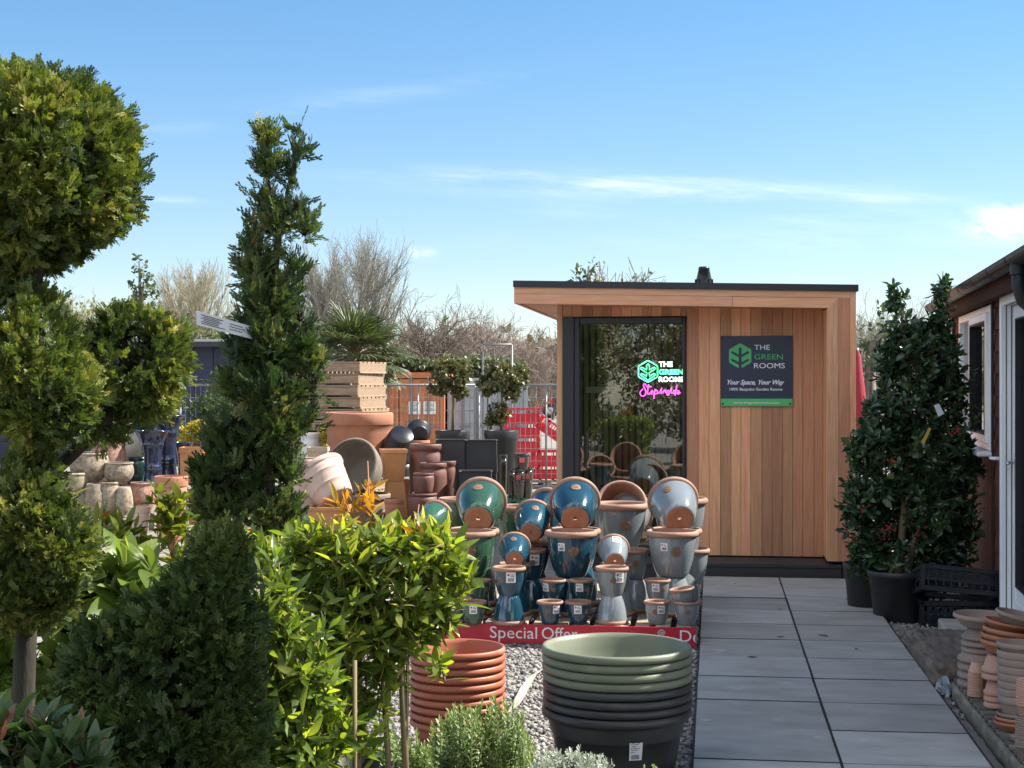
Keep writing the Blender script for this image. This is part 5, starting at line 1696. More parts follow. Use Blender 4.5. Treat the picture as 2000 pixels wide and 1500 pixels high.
def conifer(name, label, cat, base, B, dens, size, mm, trunk=None, mbark=None, up=.45, rough_=.45, group=None, tmin=.72, loc=None, gap=.8, wid=.72):
    root = thing(name, label, cat, loc if loc is not None else base, 0, group)
    o0 = Vector(root.location)
    B = B.copy(); B[:, 3:6] = np.maximum(B[:, 3:6] - size * .42, .02)
    P0_, D0_ = sample_blobs(B, dens / 6, tmin, 1.06)
    n0 = len(P0_)
    ph0 = np.sin(P0_[:, 0] * 23 + P0_[:, 1] * 17) + np.sin(P0_[:, 2] * 27 + P0_[:, 0] * 9) + np.sin(P0_[:, 1] * 31 - P0_[:, 2] * 13)
    keep = RNG.random(n0) < np.clip(gap + .24 * ph0, .12, 1)
    P0_, D0_, ph0 = P0_[keep], D0_[keep], ph0[keep]; n0 = len(P0_)
    a0_ = norm(D0_ * .75 + np.array([0, 0, up]) + RNG.normal(size=(n0, 3)) * rough_)
    t0_ = np.clip(.42 + .13 * ph0 + RNG.normal(size=n0) * .20, 0, 1)
    i_ = np.repeat(np.arange(n0), 6); N = len(i_)
    ax = norm(a0_[i_] + RNG.normal(size=(N, 3)) * .36)
    P = P0_[i_] + RNG.normal(size=(N, 3)) * size * .16 + a0_[i_] * (RNG.uniform(-.5, .35, N) * size)[:, None]
    nr = np.cross(ax, rdir(N))
    sc_ = size * RNG.uniform(.6, 1.2, N)
    rn = np.clip(t0_[i_] + RNG.normal(size=N) * .09, 0, 1)
    Vs, Rs = [], []
    k = RNG.integers(0, 3, N)
    tv = CT[0][0]; nvt = len(tv)
    V = np.empty((N, nvt, 3))
    for q in range(3):
        mq = k == q
        V[mq] = scatter(CT[q][0] * np.array([wid, 1, 1]), P[mq], ax[mq], nr[mq], sc_[mq])
    V = V - np.array(o0[:])
    me = np_mesh('crown', V, CT[0][1], nvt, mm, rn)
    link('crown', me, root)
    if trunk:
        b = MB()
        for pts, rad in trunk: b.tube(pts, rad, 9)
        # bare inner twigs from the blob middles to the sprays
        for i in range(len(B)):
            c = Vector(B[i][0:3])
            for j in range(26):
                d = Vector(rdir(1)[0]); e = c + Vector((d.x * B[i][3], d.y * B[i][4], d.z * B[i][5])) * .85
                mid = c.lerp(e, .5) + Vector((0, 0, -.01))
                b.tube([c, mid, e], [.006, .004, .0015], 4)
        part_world('trunk', b, mbark, root)
    return root

m_bark = mat('conifer bark', (.028, .022, .017), (.06, .048, .035), 14, stretch=(3, 3, .7), rough=.9, bump=.004, bscale=40)
m_barkg = mat('grey green bark', (.02, .018, .012), (.045, .04, .027), 14, stretch=(3, 3, .7), rough=.9, bump=.004, bscale=40)
m_cloud = leafmat('yellow green conifer foliage', [(0, (.04, .07, .018)), (.4, (.105, .15, .034)), (.78, (.24, .27, .055)), (1, (.34, .30, .08))], trans=.36, rough=.55)
m_spiral = leafmat('deep green conifer foliage', [(0, (.03, .06, .024)), (.5, (.075, .12, .042)), (.85, (.155, .195, .06)), (1, (.24, .23, .09))], trans=.32, rough=.55)
m_dark = leafmat('dark conifer foliage', [(0, (.03, .055, .016)), (.5, (.065, .11, .028)), (.9, (.12, .165, .038)), (1, (.17, .20, .05))], trans=.25, rough=.6)

# cloud pruned conifer on the viewer's side
YC = 4.25
cb = at(48, 1300, YC); cb.z = 0
Bc = blobs_px([(70, 325, 200, 196), (150, 360, 118, 128), (10, 300, 160, 160), (60, 470, 110, 62),
               (38, 705, 122, 150, -.05), (95, 785, 98, 100, -.08), (-20, 630, 90, 110),
               (258, 722, 102, 118, .15), (300, 700, 68, 84, .15), (195, 800, 70, 75, .08), (232, 645, 50, 44, .15),
               (45, 1010, 95, 100, -.1), (105, 1075, 80, 100, -.12), (10, 1140, 95, 100, -.1), (90, 1170, 60, 60, -.1), (65, 930, 60, 50, -.05)], YC)
def pxs(pts, Y): return [at(a, b, Y + (c[0] if c else 0)) for a, b, *c in pts]
tk = [([at(45, 1360, YC).xy.to_3d()] + pxs([(45, 1360), (52, 1200), (60, 1060), (88, 960), (100, 900), (60, 820), (48, 720), (60, 600), (75, 520), (70, 400), (70, 300)], YC), [.034, .032, .03, .028, .026, .026, .024, .022, .02, .018, .014, .01]),
      (pxs([(95, 930), (150, 880), (200, 830), (260, 760), (280, 700)], YC + .06), [.02, .018, .015, .012, .006])]
conifer('cloud_pruned_conifer', 'tall cloud pruned conifer with a large round ball of foliage on top', 'conifer', cb, Bc, 19000, .044, m_cloud, tk, m_barkg, up=.6, gap=.72)

# tapering conifer in the middle
YS = 5.8
sb = at(525, 1100, YS); sb.z = 0
Bs = blobs_px([(516, 268, 14, 36), (582, 288, 16, 42), (524, 330, 24, 46), (574, 345, 24, 44), (515, 400, 30, 48), (578, 405, 30, 48), (545, 440, 40, 50), (497, 470, 30, 46), (594, 445, 24, 40),
               (498, 530, 44, 54), (572, 520, 38, 50), (530, 600, 72, 60), (490, 610, 46, 50), (585, 620, 48, 56), (520, 680, 80, 62), (600, 690, 42, 52), (470, 690, 40, 42),
               (530, 760, 100, 68), (610, 750, 40, 44), (455, 760, 42, 46), (520, 840, 100, 66), (590, 830, 44, 48), (440, 870, 56, 50), (470, 920, 86, 66), (410, 940, 44, 56), (450, 1000, 80, 62), (540, 1010, 66, 50), (395, 1010, 34, 40), (560, 930, 40, 48)], YS)
Bs[:, 3] *= .84; Bs[:, 4] *= .84
tk = [([Vector((sb.x, YS, 0))] + pxs([(525, 1100), (522, 960), (520, 860), (528, 760), (522, 650), (535, 540), (545, 450), (560, 380)], YS), [.04, .036, .03, .028, .024, .02, .016, .012, .006]),
      (pxs([(560, 380), (575, 320), (572, 275), (588, 252)], YS), [.008, .007, .005, .003]), (pxs([(575, 300), (562, 262)], YS), [.005, .002]), (pxs([(545, 450), (520, 340), (514, 240)], YS), [.01, .006, .002])]
spiral = conifer('tapering_conifer', 'tall narrow dark green conifer with a forked bare tip', 'conifer', sb, Bs, 10500, .078, m_spiral, tk, m_bark, up=1.25, rough_=.42, tmin=.4, gap=.52, wid=.55)
# long nursery tag tied to the conifer
m_tagp = mat('white plant tag', (.62, .66, .72), rough=.5)
b = MB()
p0, p1 = at(383, 606, YS - .1), at(500, 640, YS - .05)
v0, v1 = at(384, 634, YS - .1), at(498, 664, YS - .05)
pts = [p0, p1, v1, v0]
q = [v + Vector((0, .0015, 0)) for v in pts]
b.add(pts + q, [(0, 3, 2, 1), (4, 5, 6, 7), (0, 1, 5, 4), (1, 2, 6, 5), (2, 3, 7, 6), (3, 0, 4, 7)], 0)
def tagpt(u, v): return p0.lerp(p1, u).lerp(v0.lerp(v1, u), v) + Vector((0, -.0012, 0))
r2 = random.Random(3)
for k in range(6):
    u0, u1 = .08, .5 - r2.uniform(0, .2); v = .18 + k * .12
    if k in (1, 3): u0 = .12
    b.add([tagpt(u0, v), tagpt(u1, v), tagpt(u1, v + .055), tagpt(u0, v + .055)], [(0, 3, 2, 1)], 1)
for k in range(3):
    v = .25 + k * .2; b.add([tagpt(.56, v), tagpt(.78, v), tagpt(.78, v + .06), tagpt(.56, v + .06)], [(0, 3, 2, 1)], 1)
part_world('plant_tag', b, [m_tagp, m_ink], spiral)

# dark low conifer closest to the viewer
YD = 3.65
db = at(300, 1500, YD); db.z = 0
Bd = blobs_px([(432, 1108, 66, 82), (400, 1180, 98, 95), (462, 1180, 48, 70), (330, 1250, 110, 100), (230, 1300, 100, 92), (175, 1360, 70, 70), (420, 1290, 90, 90), (455, 1380, 75, 90),
               (360, 1390, 120, 100), (250, 1420, 120, 90), (190, 1480, 100, 80), (330, 1490, 130, 80), (440, 1470, 80, 80), (300, 1600, 190, 110)], YD)
tk = [([Vector((db.x, YD, 0))] + pxs([(170, 1470, 0), (260, 1390, .02), (330, 1310, .03), (420, 1180, .05)], YD), [.026, .022, .018, .014, .005])]
conifer('low_conifer', 'low dark bushy conifer in shade with a slanting bare branch', 'conifer', db, Bd, 19000, .042, m_dark, tk, m_bark, up=.55, gap=.75)

# ================================================================ broadleaf plants
def shrub(name, label, cat, base, B, nshoot, per, shootL, leafL, tmpl, mm, mst, up=.7, out=.7, spread=(22, 74), group=None, stems=None, tmin=.25, parent=None, fol='foliage', pick=None, jit=.35, wid=1.0, stemtw=True, pot=None, rn_shift=0.0):
    root = parent or thing(name, label, cat, base, 0, group)
    o0 = np.array(root.location[:])
    P, Dn = [], []
    vol = (B[:, 3] * B[:, 4] * B[:, 5]) ** (2 / 3); pr_ = vol / vol.sum()
    idx = RNG.choice(len(B), nshoot, p=pr_)
    d = rdir(nshoot); t = RNG.uniform(tmin, 1.0, nshoot) ** .55
    P = B[idx, 0:3] + d * B[idx, 3:6] * t[:, None]
    ax = norm(d * out + np.array([0, 0, up]) + RNG.normal(size=(nshoot, 3)) * jit)
    # leaves round each shoot
    i = np.repeat(np.arange(nshoot), per); k = np.tile(np.arange(per), nshoot)
    f = k / max(per - 1, 1)
    a = ax[i]
    h = norm(np.cross(a, np.array([.31, .87, .38])))
    g2 = np.cross(a, h)
    ang = k * 2.39996 + RNG.uniform(0, 6.28, nshoot)[i] + RNG.normal(size=len(i)) * .25
    rad = h * np.cos(ang)[:, None] + g2 * np.sin(ang)[:, None]
    tl = np.radians(spread[1] + (spread[0] - spread[1]) * f + RNG.normal(size=len(i)) * 15)
    la = a * np.cos(tl)[:, None] + rad * np.sin(tl)[:, None]
    ln = a * np.sin(tl)[:, None] - rad * np.cos(tl)[:, None]
    ln = ln + RNG.normal(size=ln.shape) * .38
    pos = P[i] + a * (shootL * (f - 1.0))[:, None] + rad * .003
    s1 = leafL * RNG.uniform(.5, 1.2, len(i)) * (1 - .3 * f ** 3) * RNG.uniform(.7, 1.18, nshoot)[i]
    s3 = np.stack([s1 * wid * RNG.uniform(.8, 1.15, len(i)), s1, s1 * RNG.uniform(.3, 1.6, len(i))], 1)
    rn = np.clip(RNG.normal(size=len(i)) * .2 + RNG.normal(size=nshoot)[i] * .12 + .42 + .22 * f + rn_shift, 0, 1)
    V = scatter(tmpl[0], pos, la, ln, s3) - o0
    me = np_mesh(fol, V, tmpl[1], len(tmpl[0]), mm, rn, smooth=True)
    link(fol, me, root)
    if mst is not None:
        b = MB()
        for pts, rad_ in (stems or []): b.tube(pts, rad_, 7)
        if stemtw:
            for j in range(nshoot):
                e = Vector(P[j]); ad = Vector(ax[j]); c = Vector(B[idx[j], 0:3])
                s0 = e - ad * shootL
                b.tube([c.lerp(s0, .45), s0, e], [.0035, .0028, .0012], 4, cap=False)
        part_world('stems', b, mst, root)
    return root

def plastic_tub(parent, x, y, r_, h_, mm=None, soil=True):
    """grower's pot under a plant"""
    o0 = parent.location
    pf = [(0, 0), (r_ * .78, 0), (r_ * .8, h_ * .02), (r_ * .95, h_ * .86), (r_, h_ * .87), (r_ * 1.02, h_ * .92), (r_ * 1.02, h_ * .99), (r_, h_), (r_ * .96, h_ * .99), (r_ * .93, h_ * .85), (r_ * .9, h_ * .84), (0, h_ * .85)]
    b = MB(); b.lathe(pf, 32, M=Matrix.Translation((x - o0.x, y - o0.y, -o0.z)), mis=[0] * 9 + [1, 1])
    return b.build('pot', [mm or m_blackpl, m_soilpot], parent)

m_stem = mat('brown green stem', (.13, .10, .05), (.2, .15, .08), 20, rough=.7)
m_redstem = mat('reddish stem', (.25, .10, .06), (.32, .16, .09), 20, rough=.6)
m_bay = leafmat('bright glossy leaf', [(0, (.055, .105, .025)), (.4, (.135, .21, .045)), (.75, (.27, .35, .07)), (1, (.44, .45, .12))], trans=.55, rough=.32, tint=(1.55, 1.45, .35))
m_orange = leafmat('orange young leaf', [(0, (.40, .17, .02)), (.5, (.58, .32, .025)), (1, (.64, .45, .06))], trans=.5, rough=.35, tint=(1.3, 1.05, .5))
m_rhodo = leafmat('pale large leaf', [(0, (.085, .14, .035)), (.5, (.16, .235, .055)), (1, (.30, .35, .11))], trans=.48, rough=.28, tint=(1.4, 1.4, .4))
m_photinia = leafmat('olive leaf with red tips', [(0, (.07, .12, .025)), (.55, (.14, .20, .035)), (.8, (.28, .27, .045)), (.93, (.42, .21, .03)), (1, (.34, .04, .025))], trans=.5, rough=.33, tint=(1.4, 1.25, .4))
m_rose = leafmat('rosemary needle', [(0, (.09, .15, .06)), (.5, (.19, .27, .10)), (1, (.32, .40, .18))], trans=.3, rough=.5)
m_lav = leafmat('silver grey needle', [(0, (.24, .28, .22)), (.5, (.38, .43, .36)), (1, (.52, .57, .5))], trans=.25, rough=.6, tint=(1.1, 1.1, .9))
m_holly = leafmat('dark glossy holly leaf', [(0, (.016, .042, .022)), (.5, (.034, .075, .034)), (.9, (.066, .118, .046)), (1, (.13, .17, .06))], trans=.25, rough=.24, spec=.6)

def canes(lst, Y): return [([Vector((at(a, b, Y).x, Y, 0)), at(c, d, Y)], r_) for a, b, c, d, r_ in lst]
# sunlit bush
YB = 5.1
bb_ = Vector((at(760, 1400, YB).x, YB, 0))
Bb = blobs_px([(610, 1060, 70, 50), (700, 1080, 100, 70), (800, 1070, 90, 65), (860, 1110, 62, 70), (640, 1140, 110, 80), (760, 1160, 120, 90), (850, 1180, 55, 60), (690, 1230, 110, 80), (800, 1220, 60, 50), (870, 1215, 26, 30), (610, 1230, 80, 80),
               (720, 1290, 80, 50), (520, 1090, 50, 50), (560, 1120, 70, 60), (860, 1060, 50, 40), (900, 1130, 30, 40), (680, 1360, 60, 60), (740, 1345, 44, 46), (630, 1400, 70, 60), (700, 1420, 50, 40), (640, 1310, 70, 60), (860, 1290, 26, 18), (770, 1320, 26, 36), (720, 1040, 80, 36), (575, 1050, 40, 30)], YB)
stm = canes([(700, 1480, 700, 1180, .011), (800, 1480, 780, 1200, .012), (792, 1490, 798, 1150, .006), (770, 1480, 740, 1180, .010)], YB)
bush = shrub('laurel_bush', 'bright sunlit bush of slim pointed leaves with orange shoots on top', 'shrub', bb_, Bb, 560, 8, .075, .086, LANCE, m_bay, m_stem, stems=stm, up=.75, out=.6, spread=(24, 76), wid=1.15)
plastic_tub(bush, at(700, 1400, YB + .1).x, YB + .1, .12, .3)
# orange shoots rising above
Bo = blobs_px([(716, 918, 12, 22), (716, 955, 16, 28), (690, 975, 26, 30), (655, 985, 28, 24), (812, 1010, 12, 26), (824, 1015, 8, 20), (672, 1000, 18, 20), (735, 985, 16, 22)], YB)
sts = [(pxs([(735, 1090), (705, 1020), (650, 975)], YB), [.005, .004, .002]), (pxs([(735, 1090), (722, 1010), (718, 900)], YB), [.005, .004, .002]), (pxs([(812, 1090), (812, 1040), (818, 985)], YB), [.004, .003, .002]), (pxs([(722, 1030), (690, 985), (672, 950)], YB), [.003, .003, .002])]
shrub(None, None, None, None, Bo, 13, 6, .06, .07, LANCE, m_orange, m_redstem, up=1.3, out=.25, spread=(12, 50), parent=bush, fol='young_shoots', stems=sts, stemtw=False)
# shaded half
YB2 = 4.6
b2 = Vector((at(540, 1400, YB2).x, YB2, 0))
Bb2 = blobs_px([(540, 1140, 60, 70), (520, 1220, 80, 80), (590, 1260, 80, 80), (520, 1320, 90, 80), (600, 1350, 80, 80), (540, 1420, 100, 70), (640, 1430, 70, 60), (500, 1480, 80, 60), (470, 1240, 50, 70), (600, 1480, 90, 60)], YB2)
stm = canes([(560, 1480, 550, 1200, .010), (693, 1490, 693, 1290, .007), (620, 1480, 600, 1260, .009)], YB2)
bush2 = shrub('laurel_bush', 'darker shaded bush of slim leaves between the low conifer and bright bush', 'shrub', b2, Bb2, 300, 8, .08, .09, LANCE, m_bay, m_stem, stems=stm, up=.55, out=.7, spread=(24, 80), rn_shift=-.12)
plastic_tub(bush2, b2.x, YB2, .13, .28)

# pale large leaved rhododendron behind the low conifer
YR = 4.75
rb_ = Vector((at(220, 1300, YR).x, YR, 0))
Br = blobs_px([(238, 1110, 16, 20), (180, 1120, 20, 24), (290, 1105, 18, 24), (150, 1160, 20, 24), (215, 1160, 34, 34), (160, 1200, 30, 30), (260, 1185, 24, 24), (300, 1180, 20, 24)], YR)
stm = canes([(225, 1300, 235, 1140, .010), (215, 1300, 180, 1150, .008), (240, 1300, 285, 1140, .008)], YR)
rh = shrub('rhododendron', 'pale green rhododendron with big upright leaves lit from behind', 'shrub', rb_, Br, 40, 8, .03, .15, BROAD, m_rhodo, m_stem, stems=stm, up=1.3, out=.4, spread=(14, 58))
plastic_tub(rh, rb_.x, YR, .13, .3)
# large leaves seen past the cloud conifer's trunk
YR2 = 5.2
r2b = Vector((at(110, 1320, YR2).x, YR2, 0))
Br2 = blobs_px([(20, 1250, 40, 40), (130, 1260, 50, 50), (90, 1330, 60, 50), (170, 1330, 40, 40), (10, 1330, 40, 40), (130, 1210, 30, 30)], YR2)
rh = shrub('rhododendron', 'yellow green rhododendron glimpsed on both sides of the bare conifer trunk', 'shrub', r2b, Br2, 64, 8, .03, .15, BROAD, m_rhodo, m_stem, stems=canes([(110, 1330, 110, 1250, .01)], YR2), up=1.0, out=.6, spread=(20, 70))
plastic_tub(rh, r2b.x, YR2, .13, .3)
# red tipped shrubs between
def photinia(label, px, Y, blobs, n, base_py=1300):
    c = Vector((at(px, base_py, Y).x, Y, 0)); B = blobs_px(blobs, Y)
    st = [([c, Vector((c.x + .01, Y, zpx(blobs[-1][1], Y))), at(b_[0], b_[1], Y)], [.008, .006, .002]) for b_ in blobs]
    t = shrub('photinia', label, 'shrub', c, B, n, 7, .07, .085, LANCE, m_photinia, m_redstem, stems=st, up=1.0, out=.5, spread=(16, 62), wid=1.15, group='red tipped shrubs', stemtw=False)
    plastic_tub(t, c.x, Y, .12, .28); return t
photinia('red and yellow tipped shrub just behind the cloud conifer trunk', 120, 5.4, [(112, 950, 20, 26), (140, 1000, 30, 30), (120, 1040, 40, 30)], 16)
photinia('olive leaved shrub with thin shoots before the stoneware pallet', 215, 5.6, [(195, 1005, 24, 22), (240, 1035, 34, 26), (180, 1050, 34, 26), (220, 1085, 50, 30), (265, 1060, 20, 24)], 30)
photinia('reddish stemmed shrub in front of the banded terracotta pot', 330, 5.5, [(308, 965, 16, 20), (345, 975, 20, 22), (330, 1010, 30, 26), (355, 1030, 22, 26), (318, 1045, 26, 26), (345, 1080, 36, 26)], 32)
photinia('small yellow tipped shoot rising through the foot of the tapering conifer', 458, 5.2, [(452, 1012, 10, 12), (470, 1070, 24, 24), (440, 1080, 24, 24)], 10)
# shaded leafy plant at the near corner
YL = 3.15
lb_ = Vector((at(60, 1500, YL).x, YL, 0))
Bl = blobs_px([(40, 1440, 60, 50), (110, 1440, 50, 50), (70, 1500, 110, 60), (-20, 1460, 60, 60), (150, 1510, 50, 50), (60, 1580, 140, 70)], YL)
m_lshade = leafmat('bluish green leaf', [(0, (.03, .065, .028)), (.5, (.06, .11, .042)), (.9, (.10, .15, .055)), (1, (.25, .10, .07))], trans=.3, rough=.35)
t = shrub('viburnum', 'bluish green leafy plant in shade below the conifer trunk', 'shrub', lb_, Bl, 125, 8, .06, .095, BROAD, m_lshade, m_stem, stems=canes([(60, 1600, 60, 1480, .01)], YL), up=1.0, out=.5, spread=(18, 70), wid=.8)
plastic_tub(t, lb_.x, YL, .16, .42)

# rosemary: upright shoots of needles
def needles(name, label, cat, Y, shoots, L, nl, nn, mm, potr, pot_h, lean=.14, group=None, wid=.15):
    """shoots: list of (px, py) tips"""
    c = Vector((at(sum(s_[0] for s_ in shoots) / len(shoots), 1500, Y).x, Y, 0))
    root = thing(name, label, cat, c, 0, group)
    tip = np.array([at(a, b, Y + d)[:] for a, b, d in shoots]); n = len(tip)
    ax = norm(np.array([0, 0, 1.0]) + (tip - np.array([c.x, c.y, tip[:, 2].mean()])) * np.array([.8, .8, 0]) + RNG.normal(size=(n, 3)) * lean)
    i = np.repeat(np.arange(n), nn); k = np.tile(np.arange(nn), n); f = k / (nn - 1)
    a = ax[i]; h = norm(np.cross(a, np.array([.3, .9, .2]))); g2 = np.cross(a, h)
    ang = k * 2.39996 + RNG.uniform(0, 6.28, n)[i]
    rad = h * np.cos(ang)[:, None] + g2 * np.sin(ang)[:, None]
    tl = np.radians(62 - 46 * f ** 2 + RNG.normal(size=len(i)) * 9)
    la = a * np.cos(tl)[:, None] + rad * np.sin(tl)[:, None]; ln = a * np.sin(tl)[:, None] - rad * np.cos(tl)[:, None]
    s1 = nl * RNG.uniform(.7, 1.15, len(i)) * (1 - .45 * f ** 4)
    s3 = np.stack([s1 * wid / .06, s1, s1], 1)
    V = scatter(NEEDLE[0], tip[i] - a * (L * (1 - f))[:, None], la, ln, s3) - np.array(c[:])
    me = np_mesh('foliage', V, NEEDLE[1], len(NEEDLE[0]), mm, np.clip(RNG.normal(size=len(i)) * .2 + .3 + .45 * f, 0, 1))
    link('foliage', me, root)
    b = MB()
    for j in range(n):
        t_ = Vector(tip[j]); b.tube([Vector((c.x + (t_.x - c.x) * .3, c.y + (t_.y - c.y) * .3, pot_h * .8)), t_ - Vector(ax[j]) * L, t_ - Vector(ax[j]) * .01], [.003, .0028, .001], 4, cap=False)
    part_world('stems', b, m_stem, root)
    plastic_tub(root, c.x, Y, potr, pot_h)
    return root
r3 = random.Random(21)
def tips(n, fn): return [fn() for _ in range(n)]
def t1():
    x = r3.uniform(838, 1045); top = 1362 + abs(x - 950) ** 1.25 * .14
    return (x, top + r3.uniform(-8, 120) ** 1.0, r3.uniform(-.16, .16))
needles('rosemary', 'larger bright rosemary plant with upright needle shoots before the pot stacks', 'rosemary', 5.45, tips(130, t1), .20, .030, 56, m_rose, .14, .2, group='rosemary plants')
def t2():
    x = r3.uniform(745, 850); return (x, 1440 + r3.uniform(-14, 70), r3.uniform(-.12, .12))
needles('rosemary', 'smaller rosemary plant at the foot of the sunlit bush', 'rosemary', 5.3, tips(50, t2), .15, .028, 46, m_rose, .12, .2, group='rosemary plants')
def t3():
    x = r3.uniform(1035, 1185); return (x, 1446 + abs(x - 1110) ** 1.3 * .12 + r3.uniform(0, 70), r3.uniform(-.14, .14))
needles('santolina', 'silver grey lavender like plant in front of the big nested pots', 'lavender', 5.35, tips(90, t3), .08, .026, 30, m_lav, .13, .2, lean=.32, wid=.13)
def t4():
    x = r3.uniform(1215, 1345); return (x, 1492 + r3.uniform(0, 40), r3.uniform(-.1, .1))
needles('thyme', 'tiny dark leaved herb peeping in below the white pot label', 'herb', 5.4, tips(30, t4), .05, .012, 22, m_rose, .11, .19, lean=.4, wid=.3)

# holly by the shed
YH = 10.55
hb_ = Vector((at(1765, 1222, 10.2).x, 10.35, 0))
Bh = blobs_px([(1752, 590, 20, 40), (1842, 560, 13, 34), (1765, 650, 42, 50), (1835, 640, 36, 60), (1797, 650, 36, 40), (1800, 700, 78, 60), (1720, 1105, 50, 36), (1800, 1120, 80, 36), (1740, 715, 36, 50), (1855, 735, 50, 60), (1775, 790, 85, 70), (1850, 830, 60, 70), (1720, 850, 62, 70), (1800, 890, 90, 80), (1710, 950, 66, 64), (1850, 930, 60, 76), (1790, 990, 96, 76),
               (1700, 1030, 56, 50), (1860, 1020, 46, 66), (1760, 1070, 96, 56), (1850, 1090, 56, 46), (1672, 985, 40, 50), (1680, 880, 36, 50), (1890, 900, 30, 60), (1885, 1020, 30, 60), (1700, 1085, 44, 34)], YH)
st = [([hb_ + Vector((0, 0, .25)), at(1775, 900, YH), at(1765, 650, YH), at(1752, 560, YH)], [.03, .024, .012, .004]), ([hb_ + Vector((.05, 0, .25)), at(1820, 900, YH), at(1838, 640, YH), at(1842, 530, YH)], [.028, .02, .012, .004])]
holly = shrub('holly_bush', 'tall dark glossy holly bush with red berries in a black pot', 'holly', hb_, Bh, 1650, 8, .085, .076, HOLLY, m_holly, m_stem, stems=st, up=.45, out=.75, spread=(24, 80), tmin=.2)
plastic_tub(holly, hb_.x, hb_.y - .05, .215, .34)
plastic_tub(holly, hb_.x - .12, hb_.y + .36, .17, .34)
b = MB()
r4 = random.Random(8)
for px, py in ((1735, 1035), (1722, 1048), (1745, 1030), (1668, 1050), (1742, 900), (1862, 848), (1868, 838), (1800, 1042), (1690, 995)):
    c = at(px, py, YH - .28)
    for k in range(7):
        M_ = Matrix.Translation(c + Vector((r4.gauss(0, .018), r4.gauss(0, .03), r4.gauss(0, .018))))
        b.lathe([(0, -.006), (.004, -.0045), (.006, 0), (.004, .0045), (0, .006)], 8, M=M_)
part_world('berries', b, mat('red berry', (.4, .012, .012), rough=.25), holly)['kind'] = 'stuff'
def tagcard(pts, Y, mm, lab):
    b = MB(); P = [at(x, y, Y) for x, y in pts]; Q = [p + Vector((0, .002, 0)) for p in P]
    b.add(P + Q, [(0, 3, 2, 1), (4, 5, 6, 7), (0, 1, 5, 4), (1, 2, 6, 5), (2, 3, 7, 6), (3, 0, 4, 7)])
    part_world('plant_tag', b, mm, holly, lab)
tagcard([(1824, 792), (1834, 788), (1844, 808), (1833, 814)], YH - .42, m_tagp, 'white plant tag')
tagcard([(1814, 835), (1819, 837), (1805, 868), (1799, 864)], YH - .42, mat('yellow tag', (.5, .33, .05), rough=.5), 'yellow plant tag')
# ================================================================ display plants and yard behind the pots
def ball_topiary(label, px, Y, blobs, pot_hw, pot_rim_py, pot_base, stem_px, n):
    c = Vector((at(stem_px, 900, Y).x, Y, 0)); B = blobs_px(blobs, Y)
    zr = zpx(pot_rim_py, Y)
    st = [([Vector((c.x, Y, zr - .05)), Vector((c.x + .01, Y, (zr + B[0][2]) / 2)), Vector((B[0][0], Y, B[0][2]))], [.022, .018, .012])]
    t = shrub('ball_topiary', label, 'topiary', c, B, n, 8, .06, .062, ROUND, m_topi, m_stem, stems=st, up=.4, out=.9, spread=(24, 80), tmin=.5, wid=1.1)
    tub = plastic_tub(t, c.x, Y, pot_hw / FPX * Y, zr)
    return t
m_topi = leafmat('bronzed olive evergreen leaf', [(0, (.04, .05, .02)), (.5, (.085, .095, .035)), (.85, (.16, .15, .055)), (1, (.24, .20, .09))], trans=.25, rough=.35)
ball_topiary('bronze green ball topiary on a bare stem beside the orange container', 880, 20.5, [(882, 735, 34, 34), (858, 748, 22, 26), (905, 728, 20, 26), (868, 715, 18, 18), (898, 765, 18, 18)], 33, 840, 0, 884, 250)
ball_topiary('darker ball topiary with a second small ball low on its stem', 979, 20.3, [(980, 738, 38, 30), (952, 752, 22, 24), (1012, 740, 24, 26), (965, 715, 20, 16), (1000, 770, 18, 14), (973, 806, 24, 22), (962, 820, 16, 16)], 33, 840, 0, 979, 330)

# yellow flowering shrub and olive bushes by the urns
m_yel = leafmat('golden leaf', [(0, (.14, .15, .02)), (.4, (.38, .32, .03)), (1, (.62, .50, .05))], trans=.35, rough=.4, tint=(1.2, 1.1, .5))
def pot_shrub(label, cat, px, Y, blobs, n, leaf, mm, tmpl=ROUND, per=7, name='potted_shrub', pr=.16, ph=.3, grp=None, z0=0, **k):
    c = Vector((at(px, 900, Y).x, Y, 0)); B = blobs_px(blobs, Y)
    st = [([c + Vector((0, 0, ph)), Vector((b_[0], b_[1], b_[2]))], [.012, .005]) for b_ in B]
    t = shrub(name, label, cat, c, B, n, per, leaf, leaf, tmpl, mm, m_stem, stems=st, group=grp, stemtw=False, **k)
    plastic_tub(t, c.x, Y, pr, ph); return t
pot_shrub('golden yellow leaved shrub behind the small cobalt urn', 'shrub', 385, 18.6, [(370, 848, 24, 22), (400, 842, 26, 22), (385, 832, 18, 12), (425, 850, 20, 18)], 150, .06, m_yel, tmin=.4)
pot_shrub('golden yellow leaved plant peeping out beside the white planter', 'shrub', 626, 18.9, [(626, 855, 12, 14), (640, 838, 14, 14), (760, 838, 8, 8)], 60, .055, m_yel, tmin=.4)
m_olive = leafmat('grey olive foliage', [(0, (.05, .065, .035)), (.5, (.10, .12, .06)), (1, (.20, .22, .12))], trans=.2, rough=.5)
pot_shrub('grey olive rounded bush behind the tallest cobalt urn', 'shrub', 310, 20.5, [(300, 785, 42, 40), (335, 780, 30, 34), (270, 790, 30, 36), (320, 830, 40, 30)], 330, .075, m_olive, tmin=.35, pr=.25, ph=.35)
pot_shrub('dark green nursery shrub with a white tag by the mesh fence', 'shrub', 420, 20.8, [(415, 790, 42, 26), (450, 780, 34, 30), (385, 800, 26, 22), (405, 750, 8, 34), (425, 738, 6, 26), (440, 755, 12, 24), (420, 830, 50, 30)], 340, .085, m_dark, LANCE, tmin=.35, pr=.25, ph=.4, up=1.1)

